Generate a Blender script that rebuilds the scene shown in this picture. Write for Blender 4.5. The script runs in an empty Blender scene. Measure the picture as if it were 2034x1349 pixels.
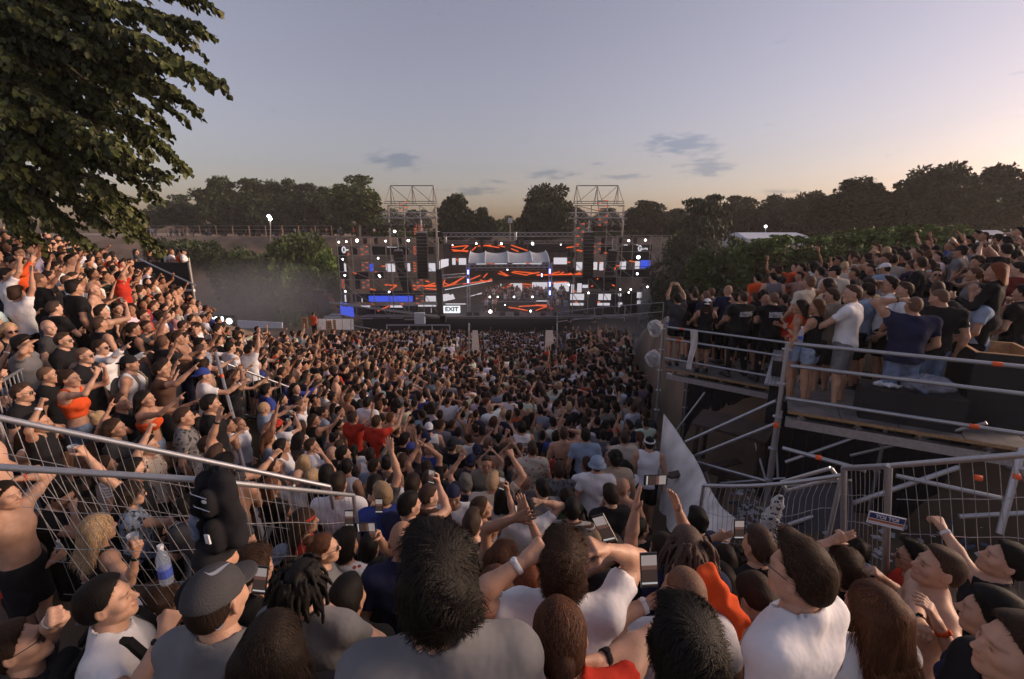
import bpy, math, random
import numpy as np
from mathutils import Vector, Matrix, noise as mnoise
R = math.radians
random.seed(11); rng = np.random.default_rng(11)
C = bpy.context.scene.collection
scene = bpy.context.scene

# ------------------------------------------------------------------ camera, sky, sun, exposure
PITCH = R(13.2); FPX = 904.0; CU, CV = 1017.0, 674.5
cam_data = bpy.data.cameras.new('camera'); cam_data.sensor_width = 36; cam_data.lens = 16.0
cam_data.clip_start = 0.05; cam_data.clip_end = 6000
cam = bpy.data.objects.new('camera', cam_data); C.objects.link(cam)
cam.rotation_euler = (R(90) - PITCH, 0, 0); cam.location = (0, 0, 0)
scene.camera = cam

SUN_EL, SUN_AZ = 14.0, 82.0          # degrees; azimuth clockwise from the view direction (+Y)
world = bpy.data.worlds.new('World'); scene.world = world; world.use_nodes = True
def build_world():
    nt = world.node_tree; N = nt.nodes; L = nt.links; N.clear()
    out = N.new('ShaderNodeOutputWorld'); bg = N.new('ShaderNodeBackground')
    sky = N.new('ShaderNodeTexSky'); sky.sky_type = 'NISHITA'; sky.sun_disc = False
    sky.sun_elevation = R(3.8); sky.sun_rotation = R(SUN_AZ)
    sky.air_density = 1.0; sky.dust_density = 2.2; sky.ozone_density = 2.4; sky.altitude = 100
    bg.inputs['Strength'].default_value = 0.14
    tc = N.new('ShaderNodeTexCoord')
    # dusk tint: the thin high haze warms and greys the clear-sky blue
    hsv = N.new('ShaderNodeHueSaturation'); hsv.inputs['Saturation'].default_value = 0.62
    tint = N.new('ShaderNodeMix'); tint.data_type = 'RGBA'; tint.blend_type = 'MULTIPLY'; tint.inputs[0].default_value = 1
    tint.inputs[7].default_value = (1.19, 0.94, 0.96, 1)
    L.new(sky.outputs[0], hsv.inputs['Color']); L.new(hsv.outputs[0], tint.inputs[6])
    # small evening clouds, each a noisy patch round its own direction
    nz = N.new('ShaderNodeTexNoise'); nz.inputs['Scale'].default_value = 1.0; nz.inputs['Detail'].default_value = 6; nz.inputs['Roughness'].default_value = .6
    mp = N.new('ShaderNodeMapping'); mp.inputs['Scale'].default_value = (30, 30, 120); L.new(tc.outputs['Generated'], mp.inputs[0]); L.new(mp.outputs[0], nz.inputs[0]); tot = None
    for (u, v, w, h, k) in [(790, 318, 62, 22, 1), (1352, 286, 75, 26, 1), (1405, 332, 60, 26, 1), (1090, 345, 70, 14, .9), (935, 378, 75, 12, .9), (1240, 352, 70, 8, .8), (1540, 380, 50, 7, .8), (1190, 324, 25, 6, .7), (1000, 362, 50, 8, .7), (420, 362, 90, 6, .4)]:
        x, yd = (u - CU) / FPX, (v - CV) / FPX; d = Vector((x, math.cos(PITCH) - yd * math.sin(PITCH), -math.sin(PITCH) - yd * math.cos(PITCH))); n_ = d.length; d.normalize()
        sb = N.new('ShaderNodeVectorMath'); sb.operation = 'SUBTRACT'; sb.inputs[1].default_value = d; L.new(tc.outputs['Generated'], sb.inputs[0])
        ml = N.new('ShaderNodeVectorMath'); ml.operation = 'MULTIPLY'; a = FPX * n_ / w; ml.inputs[1].default_value = (a, a, FPX * n_ / h); L.new(sb.outputs[0], ml.inputs[0])
        ln = N.new('ShaderNodeVectorMath'); ln.operation = 'LENGTH'; L.new(ml.outputs[0], ln.inputs[0])
        mr = N.new('ShaderNodeMapRange'); mr.inputs[1].default_value = 1.25; mr.inputs[2].default_value = .0; mr.inputs[4].default_value = k; L.new(ln.outputs['Value'], mr.inputs[0])
        if tot is None: tot = mr.outputs[0]
        else: q = N.new('ShaderNodeMath'); q.operation = 'MAXIMUM'; L.new(tot, q.inputs[0]); L.new(mr.outputs[0], q.inputs[1]); tot = q.outputs[0]
    ad = N.new('ShaderNodeMath'); ad.operation = 'MULTIPLY_ADD'; ad.inputs[1].default_value = 2.0; L.new(nz.outputs[0], ad.inputs[0]); L.new(tot, ad.inputs[2])
    m3 = N.new('ShaderNodeMapRange'); m3.inputs[1].default_value = 1.3; m3.inputs[2].default_value = 1.75; m3.inputs[4].default_value = .85; L.new(ad.outputs[0], m3.inputs[0])
    cl = N.new('ShaderNodeMix'); cl.data_type = 'RGBA'; cl.blend_type = 'MULTIPLY'; cl.inputs[7].default_value = (0.56, 0.66, 0.78, 1)
    L.new(m3.outputs[0], cl.inputs[0]); L.new(tint.outputs[2], cl.inputs[6])
    L.new(cl.outputs[2], bg.inputs['Color']); L.new(bg.outputs[0], out.inputs['Surface'])
build_world()
sun_d = bpy.data.lights.new('sun', 'SUN'); sun_d.energy = 1.9; sun_d.angle = R(35); sun_d.color = (1.0, 0.72, 0.52)
sun = bpy.data.objects.new('sun', sun_d); C.objects.link(sun)
_sd = Vector((math.sin(R(SUN_AZ)) * math.cos(R(SUN_EL)), math.cos(R(SUN_AZ)) * math.cos(R(SUN_EL)), math.sin(R(SUN_EL))))
sun.rotation_euler = _sd.to_track_quat('Z', 'Y').to_euler()
vs = scene.view_settings; vs.view_transform = 'Standard'; vs.look = 'None'; vs.exposure = 1.38; vs.gamma = 1.0; vs.use_curve_mapping = False
scene.cycles.use_denoising = True
scene.cycles.max_bounces = 5; scene.cycles.diffuse_bounces = 3; scene.cycles.glossy_bounces = 2; scene.cycles.transmission_bounces = 4
scene.cycles.transparent_max_bounces = 8; scene.cycles.volume_bounces = 0
scene.cycles.use_adaptive_sampling = True; scene.cycles.adaptive_threshold = 0.02
scene.cycles.sample_clamp_indirect = 4

# ------------------------------------------------------------------ pixel helpers (plan drawing from the photograph, metres)
cp, sp = math.cos(PITCH), math.sin(PITCH)
def ray(u, v):
    x = (u - CU) / FPX; yd = (v - CV) / FPX
    return Vector((x, cp - yd * sp, -sp - yd * cp))
def at(u, v, t): return ray(u, v) * t                  # t: depth along the view axis
def atY(u, v, Y): d = ray(u, v); return d * (Y / d.y)  # meets the upright plane at Y
def atZ(u, v, z): d = ray(u, v); return d * (z / d.z)
def K(u): return (1 + ((u - CU) / FPX) ** 2) ** .45       # off-axis heads are stretched sideways by the wide lens
def atk(u, v, t): return at(u, v, t * K(u))
def toPx(p):
    x, y, z = p; t = y * cp - z * sp; d = -y * sp - z * cp
    return CU + FPX * x / t, CV + FPX * d / t, t

# ------------------------------------------------------------------ tagging and linking
def tag(o, label=None, cat=None, group=None, kind=None):
    if label: o['label'] = label
    if cat: o['category'] = cat
    if group: o['group'] = group
    if kind: o['kind'] = kind
    return o
def empty(name, loc=(0, 0, 0), rz=0, label=None, cat=None, group=None, kind=None):
    o = bpy.data.objects.new(name, None); C.objects.link(o); o.location = loc; o.rotation_euler = (0, 0, rz)
    o.empty_display_size = 0.1
    return tag(o, label, cat, group, kind)
def mesh_of(name, V, F, mats=(), col=None, smooth=False, midx=None):
    V = np.asarray(V, dtype=np.float32).reshape(-1, 3)
    me = bpy.data.meshes.new(name)
    if isinstance(F, np.ndarray):
        n = F.shape[1]; nf = len(F)
        me.vertices.add(len(V)); me.vertices.foreach_set('co', V.ravel())
        me.loops.add(nf * n); me.loops.foreach_set('vertex_index', F.astype(np.int32).ravel())
        me.polygons.add(nf); me.polygons.foreach_set('loop_start', np.arange(0, nf * n, n, dtype=np.int32))
        me.update(calc_edges=True)
    else:
        me.from_pydata(V.tolist(), [], F); me.update()
    if smooth: me.polygons.foreach_set('use_smooth', [True] * len(me.polygons))
    if midx is not None: me.polygons.foreach_set('material_index', np.asarray(midx, dtype=np.int32))
    for m in mats: me.materials.append(m)
    if col is not None:
        a = me.color_attributes.new('col', 'FLOAT_COLOR', 'POINT')
        c4 = np.ones((len(V), 4), np.float32); c4[:, :3] = col; a.data.foreach_set('color', c4.ravel())
    return me
def link(name, me, parent=None, loc=None, color=None):
    o = bpy.data.objects.new(name, me); C.objects.link(o)
    if parent is not None: o.parent = parent
    if loc is not None: o.location = loc
    if color is not None: o.color = (*color[:3], 1)
    return o
class MB:
    """collects simple solids, builds ONE mesh object"""
    def __init__(s): s.V = []; s.F = []; s.n = 0
    def add(s, vs, fs):
        s.V.extend([tuple(v) for v in vs]); s.F.extend([tuple(i + s.n for i in f) for f in fs]); s.n += len(vs)
    def box(s, c, size, M=None):
        c = Vector(c); hx, hy, hz = [a / 2 for a in size]
        vs = [Vector((x, y, z)) for x in (-hx, hx) for y in (-hy, hy) for z in (-hz, hz)]
        if M is not None: vs = [M @ v for v in vs]
        s.add([v + c for v in vs], [(0, 1, 3, 2), (4, 6, 7, 5), (0, 4, 5, 1), (2, 3, 7, 6), (0, 2, 6, 4), (1, 5, 7, 3)])
    def hexa(s, p):      # 8 corners: bottom 4 then top 4
        s.add(p, [(3, 2, 1, 0), (4, 5, 6, 7), (0, 1, 5, 4), (1, 2, 6, 5), (2, 3, 7, 6), (3, 0, 4, 7)])
    def tube(s, a, b, r, n=6, r2=None):
        a = Vector(a); b = Vector(b); d = b - a
        if d.length < 1e-6: return
        q = d.to_track_quat('Z', 'Y'); r2 = r if r2 is None else r2
        x = q @ Vector((1, 0, 0)); y = q @ Vector((0, 1, 0))
        vs = []
        for i in range(n):
            t = 2 * math.pi * i / n; e = x * math.cos(t) + y * math.sin(t)
            vs.append(a + e * r); vs.append(b + e * r2)
        fs = [(2 * i, 2 * ((i + 1) % n), 2 * ((i + 1) % n) + 1, 2 * i + 1) for i in range(n)]
        fs += [tuple(2 * i for i in range(n))[::-1], tuple(2 * i + 1 for i in range(n))]
        s.add(vs, fs)
    def path(s, pts, r, n=6):
        for a, b in zip(pts[:-1], pts[1:]): s.tube(a, b, r, n)
    def quad(s, a, b, c, d): s.add([a, b, c, d], [(0, 1, 2, 3)])
    def lathe(s, prof, c=(0, 0, 0), n=16, M=None):
        c = Vector(c); vs = []
        for (r, z) in prof:
            for i in range(n):
                t = 2 * math.pi * i / n; v = Vector((r * math.cos(t), r * math.sin(t), z))
                if M is not None: v = M @ v
                vs.append(v + c)
        fs = []
        for k in range(len(prof) - 1):
            for i in range(n):
                j = (i + 1) % n
                fs.append((k * n + i, k * n + j, (k + 1) * n + j, (k + 1) * n + i))
        fs.append(tuple(range(n))[::-1]); fs.append(tuple((len(prof) - 1) * n + i for i in range(n)))
        s.add(vs, fs)
    def build(s, name, mat, parent=None, smooth=False, kind=None, color=None):
        me = mesh_of(name, s.V, s.F, [mat] if mat else [], smooth=smooth)
        o = link(name, me, parent, color=color)
        if parent is not None and parent.type == 'EMPTY' or (parent is not None):
            o.matrix_parent_inverse = parent_inv(parent)
        if kind: o['kind'] = kind
        return o
def chain_matrix(o):
    M = Matrix.LocRotScale(o.location, o.rotation_euler, o.scale)
    if o.parent is not None: M = chain_matrix(o.parent) @ o.matrix_parent_inverse @ M
    return M
def parent_inv(p): return chain_matrix(p).inverted()
# unit tube shared by every scaffold pipe
_ut = MB(); _ut.tube((0, 0, 0), (0, 0, 1), 1.0, 10)
_ut_cache = {}
def pipe(name, a, b, r, mat, parent):
    a = Vector(a); b = Vector(b); d = b - a
    key = mat.name
    if key not in _ut_cache:
        _ut_cache[key] = mesh_of('pipe', _ut.V, _ut.F, [mat], smooth=False)
        for p in _ut_cache[key].polygons: p.use_smooth = len(p.vertices) == 4
    o = bpy.data.objects.new(name, _ut_cache[key]); C.objects.link(o); o.parent = parent
    o.matrix_parent_inverse = parent_inv(parent)
    o.rotation_mode = 'QUATERNION'
    o.location = a; o.rotation_quaternion = d.to_track_quat('Z', 'Y'); o.scale = (r, r, d.length)
    return o

# ------------------------------------------------------------------ materials
def mat(name, color, rough=0.7, metal=0.0, noise=0.0, nscale=8.0, bump=0.0, bscale=60.0, objcol=False, vcol=False, spec=0.5, col2=None, stretch=None, alpha=None, trans=0.0, detail=4, bdist=.01):
    m = bpy.data.materials.new(name); m.use_nodes = True; nt = m.node_tree; N = nt.nodes; L = nt.links
    b = N['Principled BSDF']; b.inputs['Roughness'].default_value = rough; b.inputs['Metallic'].default_value = metal
    b.inputs['Specular IOR Level'].default_value = spec
    if trans: b.inputs['Transmission Weight'].default_value = trans
    rgb = N.new('ShaderNodeRGB'); rgb.outputs[0].default_value = (*color, 1); cur = rgb.outputs[0]
    if objcol:
        oi = N.new('ShaderNodeObjectInfo'); cur = oi.outputs['Color']
    if vcol:
        at_ = N.new('ShaderNodeVertexColor'); at_.layer_name = 'col'
        mx = N.new('ShaderNodeMix'); mx.data_type = 'RGBA'; mx.blend_type = 'MULTIPLY'; mx.inputs[0].default_value = 1
        L.new(cur, mx.inputs[6]); L.new(at_.outputs['Color'], mx.inputs[7]); cur = mx.outputs[2]
    tc = N.new('ShaderNodeTexCoord'); src = tc.outputs['Object']
    if stretch is not None:
        mp = N.new('ShaderNodeMapping'); mp.inputs['Scale'].default_value = stretch; L.new(src, mp.inputs[0]); src = mp.outputs[0]
    if noise > 0:
        nz = N.new('ShaderNodeTexNoise'); nz.inputs['Scale'].default_value = nscale; nz.inputs['Detail'].default_value = detail; L.new(src, nz.inputs['Vector'])
        mr = N.new('ShaderNodeMapRange'); mr.inputs[1].default_value = 0.3; mr.inputs[2].default_value = 0.7
        L.new(nz.outputs[0], mr.inputs[0])
        if col2 is not None:
            mx = N.new('ShaderNodeMix'); mx.data_type = 'RGBA'; L.new(mr.outputs[0], mx.inputs[0]); L.new(cur, mx.inputs[6]); mx.inputs[7].default_value = (*col2, 1)
        else:
            mr.inputs[3].default_value = 1 - noise; mr.inputs[4].default_value = 1 + noise
            cb = N.new('ShaderNodeCombineColor')
            for i in range(3): L.new(mr.outputs[0], cb.inputs[i])
            mx = N.new('ShaderNodeMix'); mx.data_type = 'RGBA'; mx.blend_type = 'MULTIPLY'; mx.inputs[0].default_value = 1
            L.new(cur, mx.inputs[6]); L.new(cb.outputs[0], mx.inputs[7])
        cur = mx.outputs[2]
    L.new(cur, b.inputs['Base Color'])
    if bump > 0:
        nb = N.new('ShaderNodeTexNoise'); nb.inputs['Scale'].default_value = bscale; nb.inputs['Detail'].default_value = 3; L.new(src, nb.inputs['Vector'])
        bp = N.new('ShaderNodeBump'); bp.inputs['Strength'].default_value = bump; bp.inputs['Distance'].default_value = bdist
        L.new(nb.outputs[0], bp.inputs['Height']); L.new(bp.outputs[0], b.inputs['Normal'])
    if alpha is not None: b.inputs['Alpha'].default_value = alpha
    return m
def emis(name, color, strength):
    m = bpy.data.materials.new(name); m.use_nodes = True; b = m.node_tree.nodes['Principled BSDF']
    b.inputs['Base Color'].default_value = (*[c * 0.2 for c in color], 1)
    b.inputs['Emission Color'].default_value = (*color, 1); b.inputs['Emission Strength'].default_value = strength
    m.cycles.emission_sampling = 'NONE' if strength < 30 else 'AUTO'
    return m
M_ = dict(
    steel=mat('galvanised steel', (0.42, 0.43, 0.46), 0.42, 0.75, 0.25, 30, 0.15, 90),
    wire=mat('fence wire', (0.45, 0.45, 0.47), 0.45, 0.7, 0.2, 40),
    stage_pipe=mat('weathered scaffold pipe', (0.30, 0.28, 0.26), 0.5, 0.5, 0.25, 12),
    truss=mat('aluminium truss', (0.5, 0.5, 0.52), 0.4, 0.6, 0.15, 20),
    black=mat('matt black', (0.018, 0.018, 0.02), 0.8, 0, 0.3, 3),
    blackcloth=mat('black fabric', (0.022, 0.020, 0.022), 0.95, 0, 0.3, 6, 0.3, 30),
    plastic=mat('black plastic', (0.02, 0.02, 0.022), 0.35, 0, 0.2, 10),
    orange_tape=mat('orange tape', (0.80, 0.12, 0.03), 0.6, 0, 0.1, 60),
    deck=mat('worn plywood deck', (0.16, 0.145, 0.14), 0.75, 0, 0.35, 5, 0.3, 60),
    ply_edge=mat('plywood edge', (0.33, 0.20, 0.10), 0.8, 0, 0.3, 30),
    wood=mat('raw plywood', (0.42, 0.25, 0.13), 0.7, 0, 0.25, 14, 0.2, 60, stretch=(1, 6, 1)),
    placard=mat('plywood placard', (0.45, 0.27, 0.15), 0.8, 0, 0.15, 10),
    white_paint=mat('white panel', (0.62, 0.64, 0.70), 0.6, 0, 0.1, 4),
    canvas=mat('grey canvas', (0.52, 0.54, 0.58), 0.8, 0, 0.12, 5, 0.3, 12),
    tarp=mat('dusty white tarpaulin', (0.70, 0.66, 0.63), 0.75, 0, 0.22, 2.5, 0.6, 9),
    blue=emis('blue screen', (0.045, 0.085, 0.62), .42),
    blue2=emis('darker blue screen', (0.035, 0.06, 0.50), .38),
    whitescr=emis('white screen', (0.72, 0.68, 0.74), .34),
    orangescr=emis('orange screen streak', (0.95, 0.13, 0.03), .34),
    lamp=emis('stage lamp', (1.0, 0.97, 0.95), 6.0),
    tube_blue=emis('blue tube', (0.06, 0.12, 1.0), 1.5),
    tube_white=emis('tube core', (0.9, 0.95, 1.0), 2.0),
    ink=mat('black lettering', (0.01, 0.01, 0.012), 0.7),
    leaf=mat('leaves', (0.045, 0.065, 0.022), 0.6, 0, 0.5, 0.9, detail=2),
    bark=mat('bark', (0.07, 0.055, 0.045), 0.9, 0, 0.4, 6, 0.6, 20, stretch=(1, 1, 0.2)),
)
def text_obj(name, body, size, mat_, parent, M, extrude=0.002, bold=0.0, sx=1.0, shear=0, align='CENTER', spacing=1.0):
    cu = bpy.data.curves.new(name, 'FONT'); cu.body = body; cu.size = size; cu.extrude = extrude; cu.align_x = align; cu.align_y = 'CENTER'
    cu.offset = bold; cu.shear = shear; cu.resolution_u = 3; cu.space_character = spacing
    tmp = bpy.data.objects.new(name, cu); C.objects.link(tmp)
    dg = bpy.context.evaluated_depsgraph_get(); dg.update()
    me = bpy.data.meshes.new_from_object(tmp.evaluated_get(dg)); bpy.data.objects.remove(tmp)
    me.materials.clear(); me.materials.append(mat_)
    me.transform(M @ Matrix.Diagonal((sx, 1, 1, 1)))
    o = link(name, me, parent)
    if parent is not None: o.matrix_parent_inverse = parent_inv(parent)
    return o
FACE_CAM = Matrix.Rotation(R(90), 4, 'X')     # text plane upright, read from -Y
# ------------------------------------------------------------------ terrain
HEAD = 1.62
_anch = [(-10.49,9.81,-.08),(-6.22,5.85,-.5),(-5.62,5.81,-.75),(-5.17,5.11,-1.15),(-4.3,3.76,-1.33),(-5.2,4.9,-1.6),(-4.25,4.65,-1.85),(-8.57,9.66,-.9),
 (-5.99,7.29,-1.45),(-9.72,12.54,-1.36),(-8.96,12.37,-2.0),(-5.95,7.88,-2.0),(-3.57,5.11,-2.2),(-4.99,7.9,-2.2),(-11.41,14.9,-1.24),(-5.6,8.78,-2.3),(-3.96,9.56,-3.7),
 (-8.8,15.83,-3.7),(-5.6,15.83,-4.4),(-10.23,26.5,-5.6),(-1.6,7.87,-3.96),(-2.3,10.26,-4.1),(1.18,9.46,-4.3),(-.37,10.09,-4.4),(1.45,10.24,-4.3),(3.78,17.37,-5.1),
 (4.45,21.5,-5.0),(-.36,3.68,-2.5),(-.19,1.0,-.95),(-.68,2.54,-1.9),(.23,1.75,-1.46),(.77,1.73,-1.5),(.9,1.21,-1.05),(1.79,1.64,-1.38),(2.83,8.35,-4.0),(-2.59,6.78,-3.49),
 (-3.58,5.97,-2.9),(1.61,5.66,-3.3),(0,-3,-.7),(-6,-2,-.3),(5,-3,-.7),(-2,2,-1.5),(-1.2,1.2,-1.1),
 (-.5,14,-4.9),(-.5,20,-5.5),(0,28,-5.9),(5,28,-5.9),(-5,28,-5.8),(-13,16,-1.0),(-11,21,-3.5),(-14,10,.4),(-14,4,.8),(-8,2,-.2),(-7.8,6.5,.1),(-5.2,3.0,-1.0),(-3,3.2,-1.7),(-14,28,-5.8),
 (4.5,7.5,-3.6),(3.4,3.8,-2.2),(5,5,-2.7),(5,2.5,-1.6),(5.5,10,-4.1),(5,14,-4.7),(2.6,4.5,-2.8)]
def _sc(a):
    t = a[1] * cp - a[2] * sp; k = K(CU + FPX * a[0] / t) if (a[0] < -.8 and a[1] > .5) else 1; return tuple(c * k for c in a)
_anch = [_sc(a) for a in _anch]
_ax = np.array([(a[0], a[1]) for a in _anch], float); _az = np.array([a[2] - HEAD for a in _anch])
def _phi(r): return np.where(r > 1e-9, r * r * np.log(np.maximum(r, 1e-9)), 0.0)
def _tps():
    n = len(_ax); D = np.linalg.norm(_ax[:, None] - _ax[None], axis=2)
    K = _phi(D) + np.eye(n) * 0.8; Pm = np.c_[np.ones(n), _ax]
    A = np.block([[K, Pm], [Pm.T, np.zeros((3, 3))]]); return np.linalg.solve(A, np.r_[_az, 0, 0, 0])
_w = _tps()
def sstep(x, a, b):
    t = np.clip((x - a) / (b - a), 0, 1); return t * t * (3 - 2 * t)
def G(x, y):
    """ground height (camera at z = 0)"""
    x = np.asarray(x, float); y = np.asarray(y, float)
    xc = np.clip(x, -18, 5.5); yc = np.clip(y, -3, 28)
    sh = xc.shape; q = np.stack([xc.ravel(), yc.ravel()], 1)
    D = np.sqrt(((q[:, None] - _ax[None]) ** 2).sum(2))
    n = len(_ax); z = (_phi(D) @ _w[:n] + _w[n] + q @ _w[n + 1:]).reshape(sh)
    # hill behind the right-hand scaffold platforms
    xe = np.interp(y, [0, 5, 6.8, 8.5, 10.3, 11.9, 13, 18, 26, 40], [9.5, 8.8, 7.6, 7.2, 6.8, 5.2, 4.9, 5.6, 7.2, 12])
    Rh = np.minimum(-2.45 + 0.16 * (x - 7) - 0.055 * (y - 9), -1.2)
    Rh = Rh - np.maximum(y - 17, 0) * 0.25 * (1 - sstep(x, 9, 17))
    z = z + (np.maximum(Rh, -11) - z) * sstep(x - xe, -0.4, 0.5)
    # terrace edge, then the moat floor the stage stands on
    corr = (1 - sstep(np.abs(x + 0.0), 2.0, 3.0))
    y0 = 28.5 - 7.0 * corr
    drop = sstep(y, y0, y0 + 5.5 + 5 * corr) * (1 - sstep(x, 14, 22))
    z = z + (-11.0 - z) * drop
    bank = sstep(y + 0.12 * np.abs(x + 5), 62, 82)
    z = z + (-0.75 - z) * bank
    return z
def Gf(x, y): return float(G(np.array([x]), np.array([y]))[0])
def ground():
    xs = np.unique(np.r_[np.linspace(-700, -130, 8), np.linspace(-120, -30, 40), np.linspace(-30, -16, 20), np.linspace(-16, 14, 110), np.linspace(14, 40, 26), np.linspace(40, 120, 30), np.linspace(130, 700, 8)])
    ys = np.unique(np.r_[np.linspace(-400, -10, 8), np.linspace(-8, 0, 16), np.linspace(0, 36, 130), np.linspace(36, 100, 70), np.linspace(110, 1500, 14)])
    X, Y = np.meshgrid(xs, ys, indexing='ij'); Z = G(X, Y)
    for i in range(X.shape[0]):
        for j in range(X.shape[1]):
            if abs(X[i, j]) < 120 and Y[i, j] < 100:
                s = 0.05 if Y[i, j] < 34 else 0.35
                Z[i, j] += s * mnoise.noise(Vector((X[i, j] * 0.6, Y[i, j] * 0.6, 0)))
    nx, ny = X.shape; idx = np.arange(nx * ny).reshape(nx, ny)
    F = np.stack([idx[:-1, :-1], idx[1:, :-1], idx[1:, 1:], idx[:-1, 1:]], -1).reshape(-1, 4)
    m = mat('trampled earth', (0.26, 0.175, 0.125), 0.95, 0, 0.6, 0.35, 0.8, 3.0, col2=(0.085, 0.068, 0.042), detail=8)
    o = link('ground', mesh_of('ground', np.stack([X, Y, Z], -1), F, [m], smooth=True)); tag(o, 'bare trampled earth bowl sloping down to the stage', kind='structure')
ground()
# ------------------------------------------------------------------ stage
SY = 48.0            # front of the stage
def panel(mb, u0, v0, u1, v1, Y, th=0.12):
    """upright slab whose front face sits at Y, spanning the given corners"""
    a = atY(u0, v0, Y); b = atY(u1, v1, Y)
    mb.box(((a.x + b.x) / 2, Y + th / 2, (a.z + b.z) / 2), (abs(b.x - a.x), th, abs(a.z - b.z)))
def wall_panel(parent, name, u0, v0, u1, v1, Y, m, th=0.12, label=None):
    mb = MB(); panel(mb, u0, v0, u1, v1, Y, th); o = mb.build(name, m, parent)
    if label: o['label'] = label
    return o
def skew_panel(parent, name, ps, Ys, m, th=0.1):
    """ps: 4 pixel corners (tl, tr, br, bl) on an upright wall running from depth Ys[0] to Ys[1]"""
    P = [atY(ps[0][0], ps[0][1], Ys[0]), atY(ps[1][0], ps[1][1], Ys[1]), atY(ps[2][0], ps[2][1], Ys[1]), atY(ps[3][0], ps[3][1], Ys[0])]
    d = (P[1] - P[0]).normalized(); n = Vector((d.y, -d.x, 0)).normalized()
    if n.y > 0: n = -n
    B = [p - n * th for p in P]
    mb = MB(); mb.hexa([P[3], P[2], B[2], B[3], P[0], P[1], B[1], B[0]]); return mb.build(name, m, parent)
def streaks(parent, segs, Y, w=0.13, name='light_streak'):
    for (u0, v0, u1, v1) in segs:
        a = atY(u0, v0, Y); b = atY(u1, v1, Y); mb = MB()
        d = (b - a).normalized(); nrm = Vector((-d.z, 0, d.x)) * w / 2; t = Vector((0, 0.03, 0))
        mb.hexa([a - nrm, b - nrm, b - nrm + t, a - nrm + t, a + nrm, b + nrm, b + nrm + t, a + nrm + t])
        mb.build(name, M_['orangescr'], parent)
def T(name, label, cat, loc=(0, 0, 0), group=None, rz=0): return empty(name, loc, rz, label, cat, group)

# floor of the stage and its skirt
fl = atY(690, 628, SY); fr = atY(1288, 628, SY); ZL = fl.z
st = T('stage_platform', 'long dark stage platform with black skirt in front of the crowd pit', 'stage', (0, SY, ZL))
mb = MB(); mb.box((0.1, SY + 6.5, ZL - 0.15), (fr.x - fl.x, 12.9, 0.3)); mb.build('stage_floor', M_['deck'], st)
mb = MB(); mb.box((0.1, SY + 0.06, (ZL - 11.2) / 2 - 0.15), (fr.x - fl.x, 0.1, ZL - (-11.2) - 0.3)); mb.build('skirt', M_['blackcloth'], st)
mb = MB(); mb.box((0.1, SY - 0.03, ZL - 0.02), (fr.x - fl.x, 0.06, 0.09)); mb.build('edge_trim', M_['truss'], st)
for u0, u1, v in [(715, 740, 633), (775, 800, 632), (803, 825, 635), (1140, 1195, 633), (1205, 1240, 631)]:
    wall_panel(st, 'light_strip', u0, v - 1, u1, v + 1, SY - 0.06, M_['truss'], 0.05)
# raised DJ riser
rz = T('dj_riser', 'black dj riser with white edge strip in the middle of the stage', 'stage riser', (0, 51, ZL))
a = atY(960, 600, 51); b = atY(1100, 626, 51)
mb = MB(); mb.box(((a.x + b.x) / 2, 52.3, (a.z + ZL) / 2), (b.x - a.x, 2.6, a.z - ZL)); mb.build('riser_body', M_['black'], rz)
wall_panel(rz, 'edge_strip', 1065, 597, 1099, 599, 50.9, M_['whitescr'], 0.06)
wall_panel(rz, 'front_rail', 955, 599, 1062, 600, 50.9, M_['truss'], 0.06)
streaks(rz, [(1010, 610, 1048, 617), (1030, 609, 1099, 605), (1064, 605, 1099, 613), (1064, 617, 1094, 606), (1064, 607, 1099, 607)], 50.9)

# --- LED walls
def led_wall(label, u0, u1, v0, v1, Y):
    t = T('led_wall', label, 'screen', (atY((u0 + u1) / 2, v1, Y).x, Y, atY(u0, v1, Y).z)); return t
# back wall centre
bk = led_wall('wide dark led wall with orange streaks behind the dj canopy', 893, 1140, 484, 625, 56)
wall_panel(bk, 'wall', 880, 480, 1142, 628, 56.3, mat('dim brown screen wall', (0.085, 0.062, 0.05), 0.6, 0, 0.3, 0.8), 0.2)
for u0, u1 in [(893, 930), (938, 948), (958, 968), (982, 1002), (1015, 1046), (1050, 1132)]:
    wall_panel(bk, 'dark_panel', u0, 486, u1, 500, 56.1, M_['black'], 0.1)
streaks(bk, [(897, 491, 928, 488), (897, 496, 930, 500), (900, 499, 930, 498), (917, 498, 930, 488), (937, 498, 946, 490), (949, 489, 976, 487), (965, 488, 992, 492), (990, 487, 1003, 491), (1015, 487, 1048, 498), (1015, 494, 1030, 500), (1125, 492, 1150, 489)], 56.0)
for u0, v0, u1, v1 in [(898, 513, 905, 526), (911, 513, 926, 526), (946, 521, 966, 526), (982, 521, 1007, 526), (1018, 521, 1045, 526), (1052, 521, 1076, 526), (1100, 512, 1126, 525)]:
    wall_panel(bk, 'white_panel', u0, v0, u1, v1, 56.1, M_['whitescr'], 0.08)
streaks(bk, [(906, 514, 910, 519), (968, 523, 980, 524), (1045, 523, 1052, 523), (989, 543, 1008, 548), (993, 539, 1010, 548), (1016, 541, 1048, 547), (1020, 539, 1064, 543), (1048, 545, 1072, 541), (1066, 546, 1156, 545), (1066, 547, 1156, 544), (1090, 545, 1112, 540), (1112, 545, 1120, 540), (1130, 545, 1140, 540), (1145, 545, 1153, 540)], 56.0)
wall_panel(bk, 'dark_panel', 978, 549, 1140, 556, 56.1, M_['black'], 0.1)
for u0, v0, u1, v1 in [(994, 564, 996, 580), (1014, 563, 1037, 580), (1057, 561, 1087, 580), (1100, 561, 1130, 579)]:
    wall_panel(bk, 'white_panel', u0, v0, u1, v1, 56.05, M_['whitescr'], 0.08)
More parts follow.
